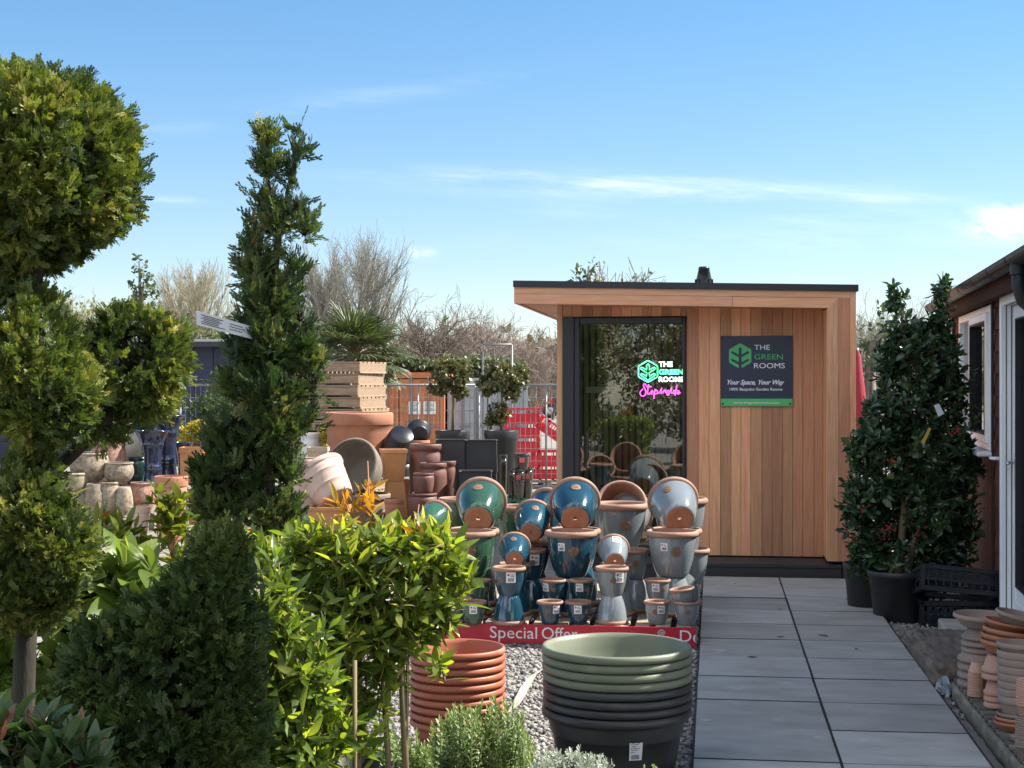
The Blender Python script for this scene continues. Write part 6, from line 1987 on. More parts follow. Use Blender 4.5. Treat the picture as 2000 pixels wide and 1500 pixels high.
# pallet boards pile
m_board = mat('sun bleached pallet boards', (.24, .16, .10), (.38, .275, .185), 6, stretch=(1, 6, 6), rough=.85, island=(.5, 1.2), bump=.001, bscale=30)
YT = 20.3
tz = zpx(706, YT)
pw = 1.05; pxr = at(726, 0, YT).x
npal = int(tz / .150)
ph_ = tz / npal
proto = None
for i in range(npal):
    lab = 'weathered wooden pallet inside the tall pile behind the big terracotta planter' if i < npal - 1 else 'topmost weathered wooden pallet of the tall pile behind the terracotta planter'
    loc = (pxr - pw / 2 + rnd.uniform(-.02, .02) + (.05 if i < npal - 4 else 0), YT + .5 + rnd.uniform(-.02, .02), i * ph_)
    if proto is None:
        t = thing('wooden_pallet', lab, 'pallet', loc, R(3), 'tall pile of wooden pallets')
        b = MB()
        for k in range(7):
            y0 = -.5 + k * .146; b.box((-pw / 2, y0, ph_ - .022), (pw / 2, y0 + .10, ph_ - .002))
        b.build('deck_boards', m_board, t)
        for k in range(3):
            b = MB()
            x0 = -pw / 2 + k * (pw - .1) / 2
            b.box((x0, -.474, ph_ - .046), (x0 + .1, .476, ph_ - .0235)); b.box((x0 + .002, -.47, .0225), (x0 + .098, .45, ph_ - .0465)); b.box((x0, -.474, .002), (x0 + .1, .476, .022))
            b.build('bearer', m_board, t)
        b = MB(); b.box((-pw / 2 + .001, -.498, .024), (pw / 2 - .001, -.476, ph_ - .028)); b.build('edge_board', m_board, t)
        proto = t
    else:
        t = copy_tree(proto); t.location = loc; tag(t, lab)
    t.rotation_euler = (0, 0, R(-17 + rnd.uniform(-1.5, 1.5)))

# palm
m_palm = leafmat('palm blade', [(0, (.03, .048, .022)), (.5, (.06, .085, .035)), (.85, (.11, .135, .06)), (1, (.24, .22, .12))], trans=.25, rough=.4)
YPm = 23.0
pc = at(690, 690, YPm)
palm = thing('fan_palm', 'fan palm with drooping leaves rising behind the pallet pile', 'palm', (pc.x, YPm, 0))
blade = (np.array([(-.02, 0, 0), (0, 0, .01), (.02, 0, 0), (-.026, .5, .0), (0, .5, .012), (.026, .5, .0), (-.015, .85, -.06), (0, .85, -.05), (.015, .85, -.06), (0, 1.0, -.14), (0, 1.0, -.14), (0, 1.0, -.14)]),
         [(0, 1, 4, 3), (1, 2, 5, 4), (3, 4, 7, 6), (4, 5, 8, 7), (6, 7, 10, 9), (7, 8, 11, 10)])
pp, pa, pn, ps, prn = [], [], [], [], []
b = MB()
r5 = random.Random(5)
fans = [(r5.uniform(0, 360), r5.uniform(-45, 75), r5.uniform(.38, .56)) for _ in range(60)] + [(r5.uniform(-30, 30), r5.uniform(-70, -40), .75) for _ in range(6)]
for az, el, L in fans:
    d = Vector((math.cos(R(az)) * math.cos(R(el)), math.sin(R(az)) * math.cos(R(el)), math.sin(R(el))))
    o = pc + Vector((0, 0, -.05)); e = o + d * L + Vector((0, 0, -.12 * L))
    if el < -30: e = o + Vector((d.x * .75, d.y * .5, -.1)); d = Vector((d.x * .5, d.y * .3, -1)).normalized()
    b.tube([o, o.lerp(e, .5) + Vector((0, 0, .05)), e], [.014, .011, .008], 4)
    s_ = d.cross(Vector((0, 0, 1))); s_.normalize(); n_ = s_.cross(d)
    for k in range(26):
        a = R(-105 + 210 * k / 25)
        dd = d * math.cos(a) + s_ * math.sin(a) + n_ * .12 * abs(math.sin(a)) + Vector((0, 0, -.25))
        pp.append(e[:]); pa.append(dd[:]); pn.append((n_ + Vector((r5.gauss(0, .2), r5.gauss(0, .2), 0)))[:]); ps.append(.46 * r5.uniform(.85, 1.1)); prn.append(r5.gauss(.5, .2) + (.4 if el < -30 else 0))
V = scatter(blade[0], np.array(pp), np.array(pa), np.array(pn), np.array(ps)) - np.array(palm.location[:])
link('crown', np_mesh('crown', V, blade[1], 12, m_palm, np.clip(np.array(prn), 0, 1)), palm)
part_world('leaf_stalks', b, m_stem, palm)
b = MB(); b.tube([Vector((pc.x, YPm, 0)), Vector((pc.x + .02, YPm, pc.z * .5)), pc + Vector((0, 0, -.02))], [.16, .13, .12], 12); part_world('trunk', b, mat('fibrous palm trunk', (.08, .06, .04), (.16, .12, .08), 20, rough=.95, bump=.02, bscale=30), palm)

# mesh fence panels
m_galv = mat('galvanised steel', (.15, .155, .16), (.24, .245, .25), 8, rough=.5, metal=.3)
YF = 22.4
def mesh_panel(label, px0, px1, ptop, Y, zb=.08, pitch=.075, rz=0, group='mesh fence panels across the yard', name='mesh_fence_panel', cat='fence'):
    x0, x1 = at(px0, 0, Y).x, at(px1, 0, Y).x; zt = zpx(ptop, Y)
    t = thing(name, label, cat, (x0, Y, 0), rz, group); L = x1 - x0
    b = MB()
    b.tube([(0, 0, 0), (0, 0, zt)], .019, 8); b.tube([(L, 0, 0), (L, 0, zt)], .019, 8)
    b.tube([(0, 0, zt), (L, 0, zt)], .018, 8); b.tube([(0, 0, zb), (L, 0, zb)], .018, 8)
    for k in range(1, 3 if L > 2 else 1): b.tube([(L * k / 3, 0, zb), (L * k / 3, 0, zt)], .016, 8)
    b.build('frame', m_galv, t)
    b = MB(); n = int(L / pitch)
    for i in range(1, n):
        x = L * i / n; b.tube([(x, -.006, zb), (x, -.006, zt)], .0042, 4, cap=False)
    for k in range(1, 8):
        z = zb + (zt - zb) * k / 8; b.tube([(.02, .004, z), (L - .02, .004, z)], .0036, 4, cap=False)
    b.build('wire_mesh', m_galv, t)
    if L > 2:
        b = MB(); b.box((-.3, -.1, 0), (.3, .1, .1), bev=.02); b.build('foot_block', mat('grey rubber foot', (.06, .06, .06), rough=.8), t)
    return t
mesh_panel('galvanised mesh fence panel in front of the navy building', 352, 585, 752, YF)
mesh_panel('galvanised mesh fence panel before the pallet pile and orange container', 592, 928, 752, YF)
mesh_panel('galvanised mesh fence panel by the red crates and grey container', 935, 1330, 752, YF)
mesh_panel('narrow tall mesh gate panel standing upright above the ball topiary', 943, 1000, 673, 28.5, pitch=.06, group=None, name='mesh_gate')
# shipping containers
def corrugated(mb, x0, x1, y, z0, z1, n, dep, mi=0):
    pts = []
    for i in range(n):
        a = x0 + (x1 - x0) * i / n; w_ = (x1 - x0) / n
        pts += [(a, y), (a + w_ * .35, y), (a + w_ * .5, y + dep), (a + w_ * .85, y + dep)]
    pts.append((x1, y))
    vs = [(a, b_, z) for z in (z0, z1) for a, b_ in pts]; m_ = len(pts)
    mb.add(vs, [(i, i + 1, i + 1 + m_, i + m_) for i in range(m_ - 1)], mi)
m_cont_o = mat('orange container steel', (.42, .13, .04), (.52, .19, .07), 3, rough=.6, spots=((.22, .08, .035), 4, .66), bump=.001, bscale=20)
m_cont_g = mat('grey container steel', (.28, .30, .32), (.36, .38, .40), 3, rough=.6, spots=((.2, .18, .16), 5, .66))
m_paper = mat('white notice paper', (.75, .74, .72), rough=.6)
def container(name, label, px0, px1, ptop, Y, dep, mm, notices=()):
    x0, x1 = at(px0, 0, Y).x, at(px1, 0, Y).x; zt = zpx(ptop, Y); W_ = x1 - x0
    t = thing(name, label, 'container', (x0, Y, 0), 0, 'storage containers beyond the fence')
    b = MB()
    b.box((0, 0, 0), (.09, dep, zt)); b.box((W_ - .09, 0, 0), (W_, dep, zt)); b.box((.09, .0, zt - .12), (W_ - .09, dep, zt - .002)); b.box((.09, 0, .0), (W_ - .09, .1, .13)); b.box((.09, dep - .05, .1), (W_ - .09, dep, zt - .12))
    b.build('shell', mm, t)
    for s0, s1 in ((.1, W_ / 2 - .01), (W_ / 2 + .01, W_ - .1)):
        b = MB(); b.box((s0, .03, .14), (s0 + .06, .06, zt - .13)); b.box((s1 - .06, .03, .14), (s1, .06, zt - .13)); 
        nz_ = 3
        for k in range(nz_ + 1):
            z = .14 + (zt - .37) * k / nz_; b.box((s0 + .06, .031, z), (s1 - .06, .058, z + .09))
        b.box((s0 + .06, .05, .2), (s1 - .06, .07, zt - .15)); d_ = b.build('door', mm, t)
        b = MB()
        for f in (.3, .72):
            x = s0 + (s1 - s0) * f; b.tube([(x, .0, .1), (x, .0, zt - .08)], .02, 8)
            b.box((x - .05, -.005, .7), (x + .16, .012, .74))
        b.build('lock_rod', m_galv, d_)
    for (a, c, e, f) in notices:
        b = MB(); xa, xb = at(a, 0, Y).x - x0, at(c, 0, Y).x - x0; za, zb_ = zpx(f, Y), zpx(e, Y)
        b.box((xa, .022, za), (xb, .0285, zb_))
        for k in range(7):
            z = zb_ - (zb_ - za) * (k + 1) / 9
            b.box((xa + (xb - xa) * .12, .0185, z), (xa + (xb - xa) * (.6 + .25 * ((k * 37) % 3) / 2), .0215, z + (zb_ - za) * .035), 1)
        b.build('notice', [m_paper, m_ink], t)
    return t
container('storage_container', 'rusty orange container with double doors and paper notices', 690, 868, 727, 31, 4.5, m_cont_o, ((798, 821, 784, 809), (827, 851, 784, 809)))
container('storage_container', 'grey container standing right next to the orange one', 874, 1031, 738, 31.4, 5, m_cont_g)
# navy building
m_navyb = mat('navy sheet cladding', (.010, .016, .045), (.016, .024, .06), 2, rough=.55, island=(.9, 1.1))
m_palecap = mat('pale roof edge', (.35, .37, .38), rough=.5)
YN = 30.0
nbx0, nbx1 = at(-60, 0, YN).x, at(600, 0, YN).x; nzt = zpx(668, YN)
nb_ = thing('navy_building', 'low navy clad building with a pale flat roof edge beyond the fence', 'building', (nbx0, YN, 0))
b = MB(); Wn = nbx1 - nbx0; n = 18
for i in range(n): b.box((Wn * i / n, (i % 2) * .012, 0), (Wn * (i + 1) / n - .01, .08, nzt - .01))
b.box((0, .08, 0), (.1, 6, nzt - .012)); b.box((Wn - .1, .08, 0), (Wn, 6, nzt - .012)); b.box((.1, 5.9, 0), (Wn - .1, 6, nzt - .012)); b.build('wall', m_navyb, nb_)
b = MB(); b.box((-.25, -.35, nzt), (Wn + .25, 6.2, nzt + .05)); b.box((-.24, -.34, nzt - .1), (Wn + .24, -.30, nzt - .001), 1); b.build('roof', [m_palecap, m_black], nb_)
b = MB(); b.box((Wn * .8, -.03, 0), (Wn * .8 + 1.6, -.005, 2.0)); b.build('door', m_black, nb_)

# red crates
m_redcrate = mat('red crate plastic', (.62, .018, .035), (.72, .03, .05), 5, rough=.4)
YCr = 23.4
cbm = crate_parts(.52, .40, .215, .02, True); co_ = cbm.build('plastic_crate', m_redcrate)
cx0 = at(1019, 0, YCr).x
zb0 = .14
make_pallet('wooden_pallet', 'dark pallet on the ground under the red crates', 'pallet', (cx0 + .35, YCr + .05, 0), R(4), 1.35, .9, .14, 7, .8, 'low pallets under the rear pots', m_greyw)
cl_ = ['lowest', 'second lowest', 'third', 'fourth', 'topmost']
for i in range(5):
    o = co_ if i == 0 else link('plastic_crate', co_.data)
    o.location = (cx0 + rnd.uniform(-.01, .01), YCr, zb0 + i * .2155); o.rotation_euler = (0, 0, R(3 + rnd.uniform(-2, 2)))
    tag(o, '%s red plastic crate of the tall stack by the cedar room' % cl_[i], 'crate', 'red crates near the fence')
for i, (px, lab) in enumerate(((1066, 'red plastic crate on the pallet beside the tall red stack'), (1070, 'second red plastic crate beside the tall red stack'))):
    o = link('plastic_crate', co_.data); o.location = (at(px + 2, 0, YCr).x, YCr + .02, zb0 + i * .2155); o.rotation_euler = (0, 0, R(-3))
    tag(o, lab, 'crate', 'red crates near the fence')
o = link('plastic_crate', co_.data); o.matrix_world = Matrix.Translation(Vector((at(1076, 0, YCr).x, YCr, zb0 + .62))) @ Matrix.Rotation(R(35), 4, 'Y') @ Matrix.Rotation(R(20), 4, 'Z')
tag(o, 'red plastic crate tipped on its corner above the short stack', 'crate', 'red crates near the fence')
# black glossy buckets on a green pallet
m_gpal = mat('green painted pallet', (.02, .10, .06), (.03, .14, .09), 6, rough=.6)
m_gloss = mat('glossy black glaze', (.012, .013, .010), (.03, .03, .02), 5, rough=.14, coat=.5)
m_tagred = mat('red and white bucket label', (.6, .12, .1), rough=.5)
YB_ = 19.3
make_pallet('wooden_pallet', 'green painted pallet under the glossy black pots', 'pallet', (at(1012, 0, YB_).x, YB_ + .2, 0), R(5), .62, .8, .16, 6, .75, None, m_gpal)
gl_ = [('glossy black pot with red label, upper one by the red crates', 1019, 887, 16, 918, 0), ('glossy black pot with red label under the upper one', 1012, 916, 15, 952, 0), ('glossy olive black pot next to the labelled ones', 1030, 913, 12, 950, .1),
       ('small glossy black pot at the pallet corner', 1014, 938, 12, 958, -.2), ('glossy dark pot low at the edge of the black planters', 999, 918, 8, 955, -.1), ('small glossy black pot beside the green pallet edge', 1030, 936, 11, 958, -.15), ('tall dark olive pot beside the ball topiary tub', 983, 888, 8, 940, .2)]
for lab, px, pyr, hw, pyb, dy in gl_:
    Y = YB_ + dy; zb0_ = .16 if pyb > 930 else zpx(918, Y)
    M4, r_, h_ = standing(px, pyr, hw, Y, zb0_)
    o = lathe_pot('glossy_pot', lab, 'pot', prof_flare(r_, h_, rim=.1, foot=.72), M4, m_gloss, 'glossy black pots on the green pallet', 28)
    if 'label' in lab:
        b = MB(); b.box((-r_ * .3, -r_ * .93, h_ * .5), (r_ * .35, -r_ * .86, h_ * .8)); lo_ = b.build('label', m_tagred, o)

# vehicles beyond the fence
def car(label, px, Y, rz, mm, L=4.2, van=False):
    c = at(px, 0, Y)
    t = thing('parked_van' if van else 'parked_car', label, 'van' if van else 'car', (c.x, Y, 0), rz)
    W_ = .86
    if van: prof = [(-2.3, .35), (-2.3, 1.95), (1.1, 1.98), (1.75, 1.25), (2.3, 1.05), (2.35, .35)]
    else: prof = [(-2.1, .3), (-2.12, .85), (-1.95, .98), (-1.45, 1.02), (-.95, 1.42), (.35, 1.45), (1.05, 1.0), (1.95, .86), (2.12, .62), (2.1, .3)]
    b = MB()
    n_ = len(prof); vs = []
    for y, s_ in ((-W_, .93), (-W_ - .02, 1.0), (W_ + .02, 1.0), (W_, .93)):
        for x, z in prof:
            zz_ = .3 + (z - .3) * (1 if abs(y) < W_ + .01 else .985)
            yy_ = y if z < 1.05 else y * (.82 if not van else .92)
            vs.append((x * (1 if s_ == 1 else .985), yy_, zz_))
    fs = []
    for k in range(3):
        for i in range(n_):
            j = (i + 1) % n_; fs.append((k * n_ + i, k * n_ + j, k * n_ + n_ + j, k * n_ + n_ + i))
    fs.append(tuple(range(n_ - 1, -1, -1))); fs.append(tuple(3 * n_ + i for i in range(n_)))
    b.add(vs, fs, 0, False); b.build('body', mm, t)
    gm = mat('tinted car glass', (.01, .012, .015), rough=.05, spec=.8)
    b = MB()
    if not van:
        for sd in (-1, 1):
            y = sd * (W_ * .86 + .04)
            b.box((-1.0, min(y, y - sd * .02), 1.05), (.0, max(y, y - sd * .02), 1.36)); b.box((.05, min(y, y - sd * .02), 1.05), (.6, max(y, y - sd * .02), 1.34))
        b.add([(-1.5, -.66, 1.03), (-1.5, .66, 1.03), (-1.0, .6, 1.41), (-1.0, -.6, 1.41)], [(0, 1, 2, 3)]); b.add([(1.08, -.66, 1.01), (1.08, .66, 1.01), (.40, .6, 1.44), (.40, -.6, 1.44)], [(0, 3, 2, 1)])
    else:
        b.add([(1.72, -.75, 1.3), (1.72, .75, 1.3), (1.14, .72, 1.93), (1.14, -.72, 1.93)], [(0, 3, 2, 1)])
        for sd in (-1, 1): y = sd * (W_ * .92 + .025); b.box((.3, min(y, y - sd * .02), 1.25), (1.05, max(y, y - sd * .02), 1.8))
    b.build('windows', gm, t)
    for x in (-1.35, 1.35):
        for sd in (-1, 1):
            b = MB(); M_ = Matrix.Translation((x, sd * (W_ - .02), .32)) @ Matrix.Rotation(R(90), 4, 'X')
            b.lathe([(0, -.1), (.2, -.1), (.3, -.1), (.32, -.07), (.32, .07), (.3, .1), (.2, .1), (0, .1)], 24, M=M_); wh = b.build('wheel', m_seal, t)
            b = MB(); b.lathe([(0, -.105), (.19, -.105), (.19, .105), (0, .105)], 16, M=M_); b.build('rim', m_chrome, wh)
    for sd in (-1, 1):
        b = MB(); b.box((2.06 if not van else 2.3, sd * .6 - .14, .64), (2.13 if not van else 2.36, sd * .6 + .14, .76), bev=.02); b.build('headlight', m_chrome, t)
    return t
car('red car parked beyond the fence by the cedar room', 1132, 70, R(180), mat('red car paint', (.45, .02, .03), rough=.25, coat=.6))
car('dark blue car parked just behind the red car', 1118, 80, R(184), mat('blue car paint', (.02, .05, .12), rough=.25, coat=.6))
car('white van parked beyond the fence behind the holly bush', 1735, 60, R(4), mat('white van paint', (.7, .71, .73), rough=.3, coat=.4), van=True)
# folded red parasol behind the room
m_cloth = mat('red parasol cloth', (.22, .010, .022), (.30, .016, .03), 12, stretch=(4, 4, 1), rough=.8)
Yp = 19.5; pz = zpx(680, Yp); px_ = at(1674, 0, Yp).x
t = thing('folded_parasol', 'folded red parasol standing behind the cedar room corner', 'parasol', (px_, Yp, 0))
b = MB(); b.lathe([(.02, pz - .02), (.05, pz - .12), (.10, pz - .5), (.145, pz - .95), (.12, pz - 1.0), (.02, pz - 1.0)][::-1], 14); b.build('canopy', m_cloth, t)
b = MB(); b.tube([(0, 0, 0), (0, 0, pz)], .022, 8); b.build('pole', m_galv, t)
b = MB(); b.lathe([(0, 0), (.25, 0), (.25, .06), (.05, .1), (0, .1)], 20); b.build('base', m_blackpl, t)

# ================================================================ trees
def grow(segs, p, d, L, r_, lvl, sp, rg):
    """segs: list of (p0,p1,r0,r1); sp = dict of shape numbers"""
    n = max(2, int(sp['n'] * (1, .5, .36, .3, .3)[lvl]))
    st_ = L / n
    for i in range(n):
        d = (d + Vector((rg.gauss(0, sp['wig']), rg.gauss(0, sp['wig']), rg.gauss(0, sp['wig']) + sp['lift'] * (1 if lvl else .3)))).normalized()
        q = p + d * st_
        r1 = r_ * (1 - .75 / n) if lvl < sp['lv'] else r_ * (1 - .9 / n)
        segs.append((p, q, r_, r1)); p = q; r_ = r1
        f = (i + 1) / n
        if lvl < sp['lv'] and (lvl > 0 or f > sp['clear']):
            for _ in range(sp['kids'][lvl]):
                a = rg.uniform(0, math.tau); th = R(rg.gauss(sp['ang'][lvl], 9))
                h = d.cross(Vector((.3, .5, .8))).normalized(); g_ = d.cross(h)
                dd = d * math.cos(th) + (h * math.cos(a) + g_ * math.sin(a)) * math.sin(th)
                grow(segs, p, dd, L * sp['len'][lvl] * rg.uniform(.7, 1.15) * (1.15 - .55 * f if lvl == 0 else 1), max(r_ * sp['thin'], .004), lvl + 1, sp, rg)

def segs_mesh(name, segs, mm, minr=.004):
    n = len(segs)
    P = np.array([s_[0][:] for s_ in segs]); Q = np.array([s_[1][:] for s_ in segs]); r0 = np.array([max(s_[2], minr) for s_ in segs]); r1 = np.array([max(s_[3], minr) for s_ in segs])
    d = norm(Q - P); h = norm(np.cross(d, np.array([.31, .52, .79]))); g_ = np.cross(d, h)
    V = np.empty((n, 8, 3))
    for k in range(4):
        a = math.tau * k / 4
        o = h * math.cos(a) + g_ * math.sin(a)
        V[:, k] = P + o * r0[:, None]; V[:, 4 + k] = Q + o * r1[:, None]
    return np_mesh(name, V, [(0, 1, 5, 4), (1, 2, 6, 5), (2, 3, 7, 6), (3, 0, 4, 7)], 8, mm)

SP_POP = dict(n=16, wig=.03, lift=.075, lv=3, clear=.40, kids=(2, 2, 1), ang=(38, 26, 30), len=(.50, .46, .45), thin=.42)
SP_OAK = dict(n=9, wig=.11, lift=.03, lv=4, clear=.24, kids=(3, 2, 2, 1), ang=(58, 44, 42, 38), len=(.74, .62, .58, .55), thin=.55)
SP_TWIG = dict(n=9, wig=.055, lift=.09, lv=3, clear=.1, kids=(3, 3, 2), ang=(38, 34, 38), len=(.60, .52, .48), thin=.46)
m_twig = mat('pale grey twigs', (.20, .188, .155), (.28, .265, .22), 2, rough=.85)
m_twig_y = mat('straw coloured twigs', (.26, .235, .16), (.35, .315, .215), 2, rough=.85)
m_twig_b = mat('brown twigs', (.115, .092, .072), (.17, .14, .11), 2, rough=.85)
m_twig_p = mat('pinkish brown twigs', (.225, .178, .15), (.31, .25, .21), 2, rough=.85)
def bare_tree(label, px, py_top, Y, sp, mm, seed, rad=None, group='bare trees beyond the yard', buds=None, minr=.008, spread_=1.0):
    rg = random.Random(seed)
    base = Vector((at(px, 0, Y).x, Y, 0)); h_ = zpx(py_top, Y)
    segs = []
    k = .80 if sp is not SP_OAK else .62
    grow(segs, Vector((0, 0, 0)), Vector((0, 0, 1)), h_ * k, rad or h_ * .018, 0, sp, rg)
    mx = max(s_[1].z for s_ in segs); f = h_ / mx
    segs = [(s_[0] * f, s_[1] * f, s_[2], s_[3]) for s_ in segs]
    t = thing('bare_tree', label, 'tree', base, 0, group)
    main = [s_ for s_ in segs if max(s_[2], s_[3]) > h_ * .006]; twigs = [s_ for s_ in segs if max(s_[2], s_[3]) <= h_ * .006]
    link('trunk', segs_mesh('trunk', main, mm, minr), t)
    link('crown', segs_mesh('crown', twigs, mm, minr), t)
    if buds:
        E = [s_[1] for s_ in twigs if rg.random() < buds[1]]
        N = len(E); P = np.array([e[:] for e in E]) + RNG.normal(size=(N, 3)) * .06
        bo_ = link('buds', np_mesh('buds', scatter(ROUND[0], P, rdir(N), rdir(N), np.full(N, buds[2])), ROUND[1], len(ROUND[0]), buds[0], RNG.random(N)), t); bo_['kind'] = 'stuff'
    return t
m_bud = leafmat('pale spring leaf buds', [(0, (.14, .15, .05)), (1, (.30, .29, .12))], trans=.3, rough=.6)
YT1 = 62
for i, (px, py, mm, sd, lab) in enumerate(((604, 462, m_twig, 3, 'tall pale bare poplar nearest the tapering conifer'), (690, 428, m_twig, 8, 'tallest pale bare poplar of the group above the palm'), (756, 466, m_twig, 5, 'slender bare poplar between the tallest one and the oak'),
                                          (640, 448, m_twig, 15, 'bare poplar standing close behind the tallest poplar'), (335, 512, m_twig_y, 12, 'straw coloured bare poplar beside the ivy clad tree'), (375, 505, m_twig_y, 14, 'second straw coloured bare poplar near the ivy clad tree'), (418, 498, m_twig_y, 17, 'straw coloured bare poplar next to the tapering conifer'))):
    bare_tree(lab, px, py, YT1 + (i % 3) * 3, SP_POP, mm, sd, rad=.21, minr=.0062, group='bare poplars beyond the yard')
bare_tree('broad bare oak with a rounded crown right of the palm'.replace(' right of', ' beside'), 808, 556, 58, SP_OAK, m_twig_b, 4, rad=.36, minr=.0062)
bare_tree('upright bare tree with a pointed crown above the grey container', 935, 592, 60, SP_OAK, m_twig_p, 9, rad=.22, minr=.008)
bare_tree('pinkish bare tree beside the mesh gate panel', 985, 622, 62, SP_TWIG, m_twig_p, 21, minr=.0062)
bare_tree('low pinkish bare tree near the cedar room roof end', 1045, 655, 60, SP_TWIG, m_twig_p, 22, minr=.0062)
bare_tree('smaller pinkish bare tree between the gate panel and room', 1080, 662, 66, SP_TWIG, m_twig_b, 23, minr=.0062)
bare_tree('bare tree behind the oak, low and brown', 875, 640, 70, SP_TWIG, m_twig_b, 24, minr=.0065)
bare_tree('bare grey tree behind the shed roof and holly', 1800, 548, 55, SP_OAK, m_twig, 31, rad=.26, minr=.0062)
bare_tree('bare grey tree between the cedar room and holly bush', 1705, 590, 58, SP_TWIG, m_twig, 33, minr=.0062)
bare_tree('thin budding branches showing above the cedar roof', 1235, 505, 33, SP_TWIG, m_twig_b, 41, buds=(m_bud, .12, .11), minr=.0062)
for i, (px, py, sd, lab) in enumerate(((130, 560, 51, 'pale yellowish willow mound seen under the round conifer ball'), (190, 575, 52, 'second pale willow mound by the ivy clad tree'), (60, 575, 54, 'pale willow mound behind the cloud conifer'))):
    bare_tree(lab, px, py, 48, SP_TWIG, m_twig_y, sd, buds=(m_bud, .25, .12), minr=.0055, group='willow mounds beyond the yard')
def leafy_tree(name, label, cat, px, Y, blobs, dens, leaf, mm, tmpl=ROUND, tmin=.35, group=None, trunk_r=.12, per=6):
    c = Vector((at(px, 0, Y).x, Y, 0)); B = blobs_px(blobs, Y)
    st = [([c, Vector((c.x, Y, B[-1][2])), Vector(B[k][0:3])], [trunk_r, trunk_r * .7, .02]) for k in range(len(B))]
    n = int(sum((b_[3] * b_[5]) for b_ in B) * dens)
    t = thing(name, label, cat, c, 0, group)
    shrub(None, None, None, None, B, n, per, leaf * 1.2, leaf, tmpl, mm, None, parent=t, fol='crown', tmin=tmin, up=.5, out=.7)
    b = MB()
    for p, r_ in st: b.tube(p, r_, 6)
    part_world('trunk', b, m_twig_b, t)
    return t
m_ivy = leafmat('ivy foliage', [(0, (.03, .05, .022)), (.5, (.065, .095, .04)), (1, (.15, .18, .08))], trans=.2, rough=.4)
leafy_tree('ivy_clad_tree', 'dark ivy clad columnar tree above the cloud conifer branch', 'tree', 275, 44, [(272, 510, 16, 28), (280, 550, 28, 34), (290, 590, 38, 40), (265, 570, 18, 30), (300, 640, 40, 50)], 95, .16, m_ivy)
leafy_tree('broadleaf_tree', 'leafy young tree top showing above the cedar room roof', 'tree', 1150, 30, [(1150, 520, 24, 24), (1130, 540, 26, 20), (1168, 535, 18, 22), (1150, 580, 40, 40)], 100, .12, m_ivy)
leafy_tree('evergreen_tree', 'dark green bushy tree behind the navy building', 'tree', 385, 40, [(370, 655, 40, 44), (330, 650, 40, 40), (420, 665, 40, 34)], 70, .18, m_dark)
leafy_tree('evergreen_tree', 'small dark evergreen in the wood beside the oak', 'tree', 868, 75, [(866, 630, 10, 22), (866, 655, 16, 24)], 60, .25, m_dark)
leafy_tree('evergreen_tree', 'green bushy tree seen between the cedar room and the holly', 'tree', 1700, 26, [(1700, 660, 34, 50), (1735, 640, 40, 60), (1690, 720, 30, 40), (1760, 680, 40, 60)], 95, .12, m_ivy)

# low hedge over the container roofs and a far wood as one mass
B = blobs_px([(690 + 34 * i, 714 + 6 * math.sin(i * 1.7), 34, 16) for i in range(10)], 37)
h_ = shrub('hedge', 'low dark hedge line showing above the container roofs', 'hedge', Vector((at(850, 0, 37).x, 37, 0)), B, 900, 6, .2, .18, ROUND, m_olive, None, tmin=.4, fol='foliage')
B2 = B.copy(); b = MB()
for q in B2: b.tube([(q[0], 37, 0), (q[0], 37, q[2])], [.05, .03], 5)
part_world('stems', b, m_twig_b, h_)
wood = []
rg = random.Random(77)
mats_w = (m_twig_p, m_twig_b, m_twig_y, m_twig)
allsegs = {0: [], 1: [], 2: [], 3: []}
for i in range(120):
    px = rg.uniform(-150, 2250); Y = rg.uniform(88, 135)
    x = at(px, 0, Y).x; h_w = zpx(rg.uniform(625, 690), Y)
    s_ = []
    grow(s_, Vector((0, 0, 0)), Vector((0, 0, 1)), h_w * .6, h_w * .02, 0, dict(SP_TWIG, kids=(3, 3, 2), n=8), rg)
    mx = max(q[1].z for q in s_); f = h_w / mx
    allsegs[i % 4] += [(Vector((x, Y, 0)) + q[0] * f, Vector((x, Y, 0)) + q[1] * f, q[2], q[3]) for q in s_]
wd = thing('far_wood', 'brown leafless wood filling the skyline beyond the yard', 'wood'); wd['kind'] = 'stuff'
for k in range(4): tag(link('trees', segs_mesh('trees', allsegs[k], mats_w[k], .0125), wd), kind='stuff')
# undergrowth closing the base of the wood
n = 26000
P = np.stack([RNG.uniform(-75, 75, n), RNG.uniform(76, 140, n), RNG.uniform(0, 1, n) ** 1.4 * 4.2], 1)
m_under = leafmat('undergrowth', [(0, (.07, .06, .035)), (.5, (.15, .125, .08)), (1, (.24, .20, .13))], trans=.1, rough=.8)
tag(link('undergrowth', np_mesh('undergrowth', scatter(ROUND[0], P, rdir(n), rdir(n), RNG.uniform(.5, 1.0, n)), ROUND[1], len(ROUND[0]), m_under, RNG.random(n)), wd), kind='stuff')

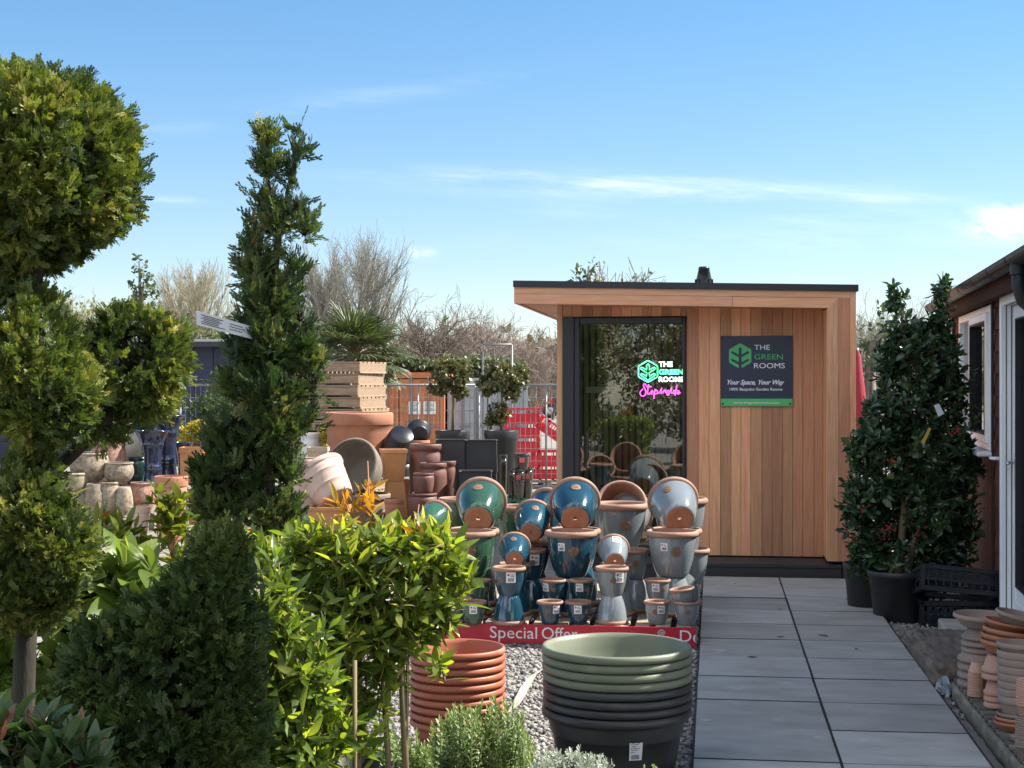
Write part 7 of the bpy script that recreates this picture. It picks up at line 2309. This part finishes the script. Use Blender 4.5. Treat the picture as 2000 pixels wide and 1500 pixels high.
# ---- around the viewer: unseen evergreens added for shade, beeches and shrubs for the door glass
m_ever = leafmat('evergreen foliage', [(0, (.025, .045, .018)), (.5, (.055, .085, .03)), (1, (.12, .15, .06))], trans=.2, rough=.5)
m_rust = leafmat('rusty beech hedge leaf', [(0, (.15, .12, .06)), (.5, (.24, .20, .10)), (1, (.33, .29, .16))], trans=.25, rough=.5)
def free_tree(name, label, cat, x, y, blobs, n, leaf, mm, tr=.12, per=6, tmin=.3):
    B = np.array([(x + a, y + b_, c, d, d, e) for a, b_, c, d, e in blobs])
    t = thing(name, label, cat, (x, y, 0))
    shrub(None, None, None, None, B, n, per, leaf * 1.2, leaf, LANCE, mm, None, parent=t, fol='crown', tmin=tmin, wid=1.6)
    b = MB(); b.tube([(x, y, 0), (x, y, B[0][2])], [tr, tr * .5], 8)
    for q in B: b.tube([(x, y, q[2] * .55), tuple(q[0:3])], [tr * .5, .02], 6)
    part_world('trunk', b, m_bark, t); return t
free_tree('evergreen_tree', 'dense unseen evergreen added beside the path to shade the near plants', 'tree', 2.95, 4.35, [(0, 0, 4.0, .85, 1.0), (.1, .1, 4.9, .6, .7), (0, -.55, 3.1, .8, .8), (.15, .5, 3.2, .65, .8), (.1, -.7, 4.2, .6, .8)], 2400, .15, m_ever, .14)
free_tree('evergreen_tree', 'second unseen evergreen added for shade beside the path, nearer the entrance', 'tree', 3.1, 2.5, [(0, 0, 3.6, .9, 1.2), (0, .2, 4.7, .7, .8), (0, -.3, 2.5, .9, 1.0)], 1500, .16, m_ever, .14)
rg = random.Random(5)
for i, (x, y, h_, lab) in enumerate(((-5.2, -9, 5.2, 'rusty beech tree behind the viewer at the yard corner'), (-2.0, -10.5, 6.0, 'tall rusty beech tree behind the viewer'), (1.2, -9.5, 5.5, 'rusty beech tree straight behind the viewer'), (-8.5, -8, 5.6, 'rusty beech tree at the far side of the entrance'), (4.6, -10, 5.6, 'rusty beech tree by the entrance path'))):
    free_tree('beech_tree', lab, 'tree', x, y, [(0, 0, h_ * .62, 1.7, h_ * .3), (.8, 0, h_ * .45, 1.3, h_ * .25), (-.8, .2, h_ * .45, 1.3, h_ * .25), (0, 0, h_ * .85, 1.0, h_ * .15), (0, .4, 1.3, 1.6, 1.0)], 3000, .15, m_rust, .14)
for i, (x, y, lab) in enumerate(((-2.4, -3.6, 'dark round shrub behind the viewer'), (-.7, -4.2, 'second dark round shrub behind the viewer'), (1.0, -3.8, 'dark spreading shrub behind the viewer near the path'))):
    free_tree('evergreen_shrub', lab, 'shrub', x, y, [(0, 0, .7, .6, .6), (.4, .1, .5, .45, .45), (-.35, 0, .9, .4, .45)], 420, .12, m_ever, .05)
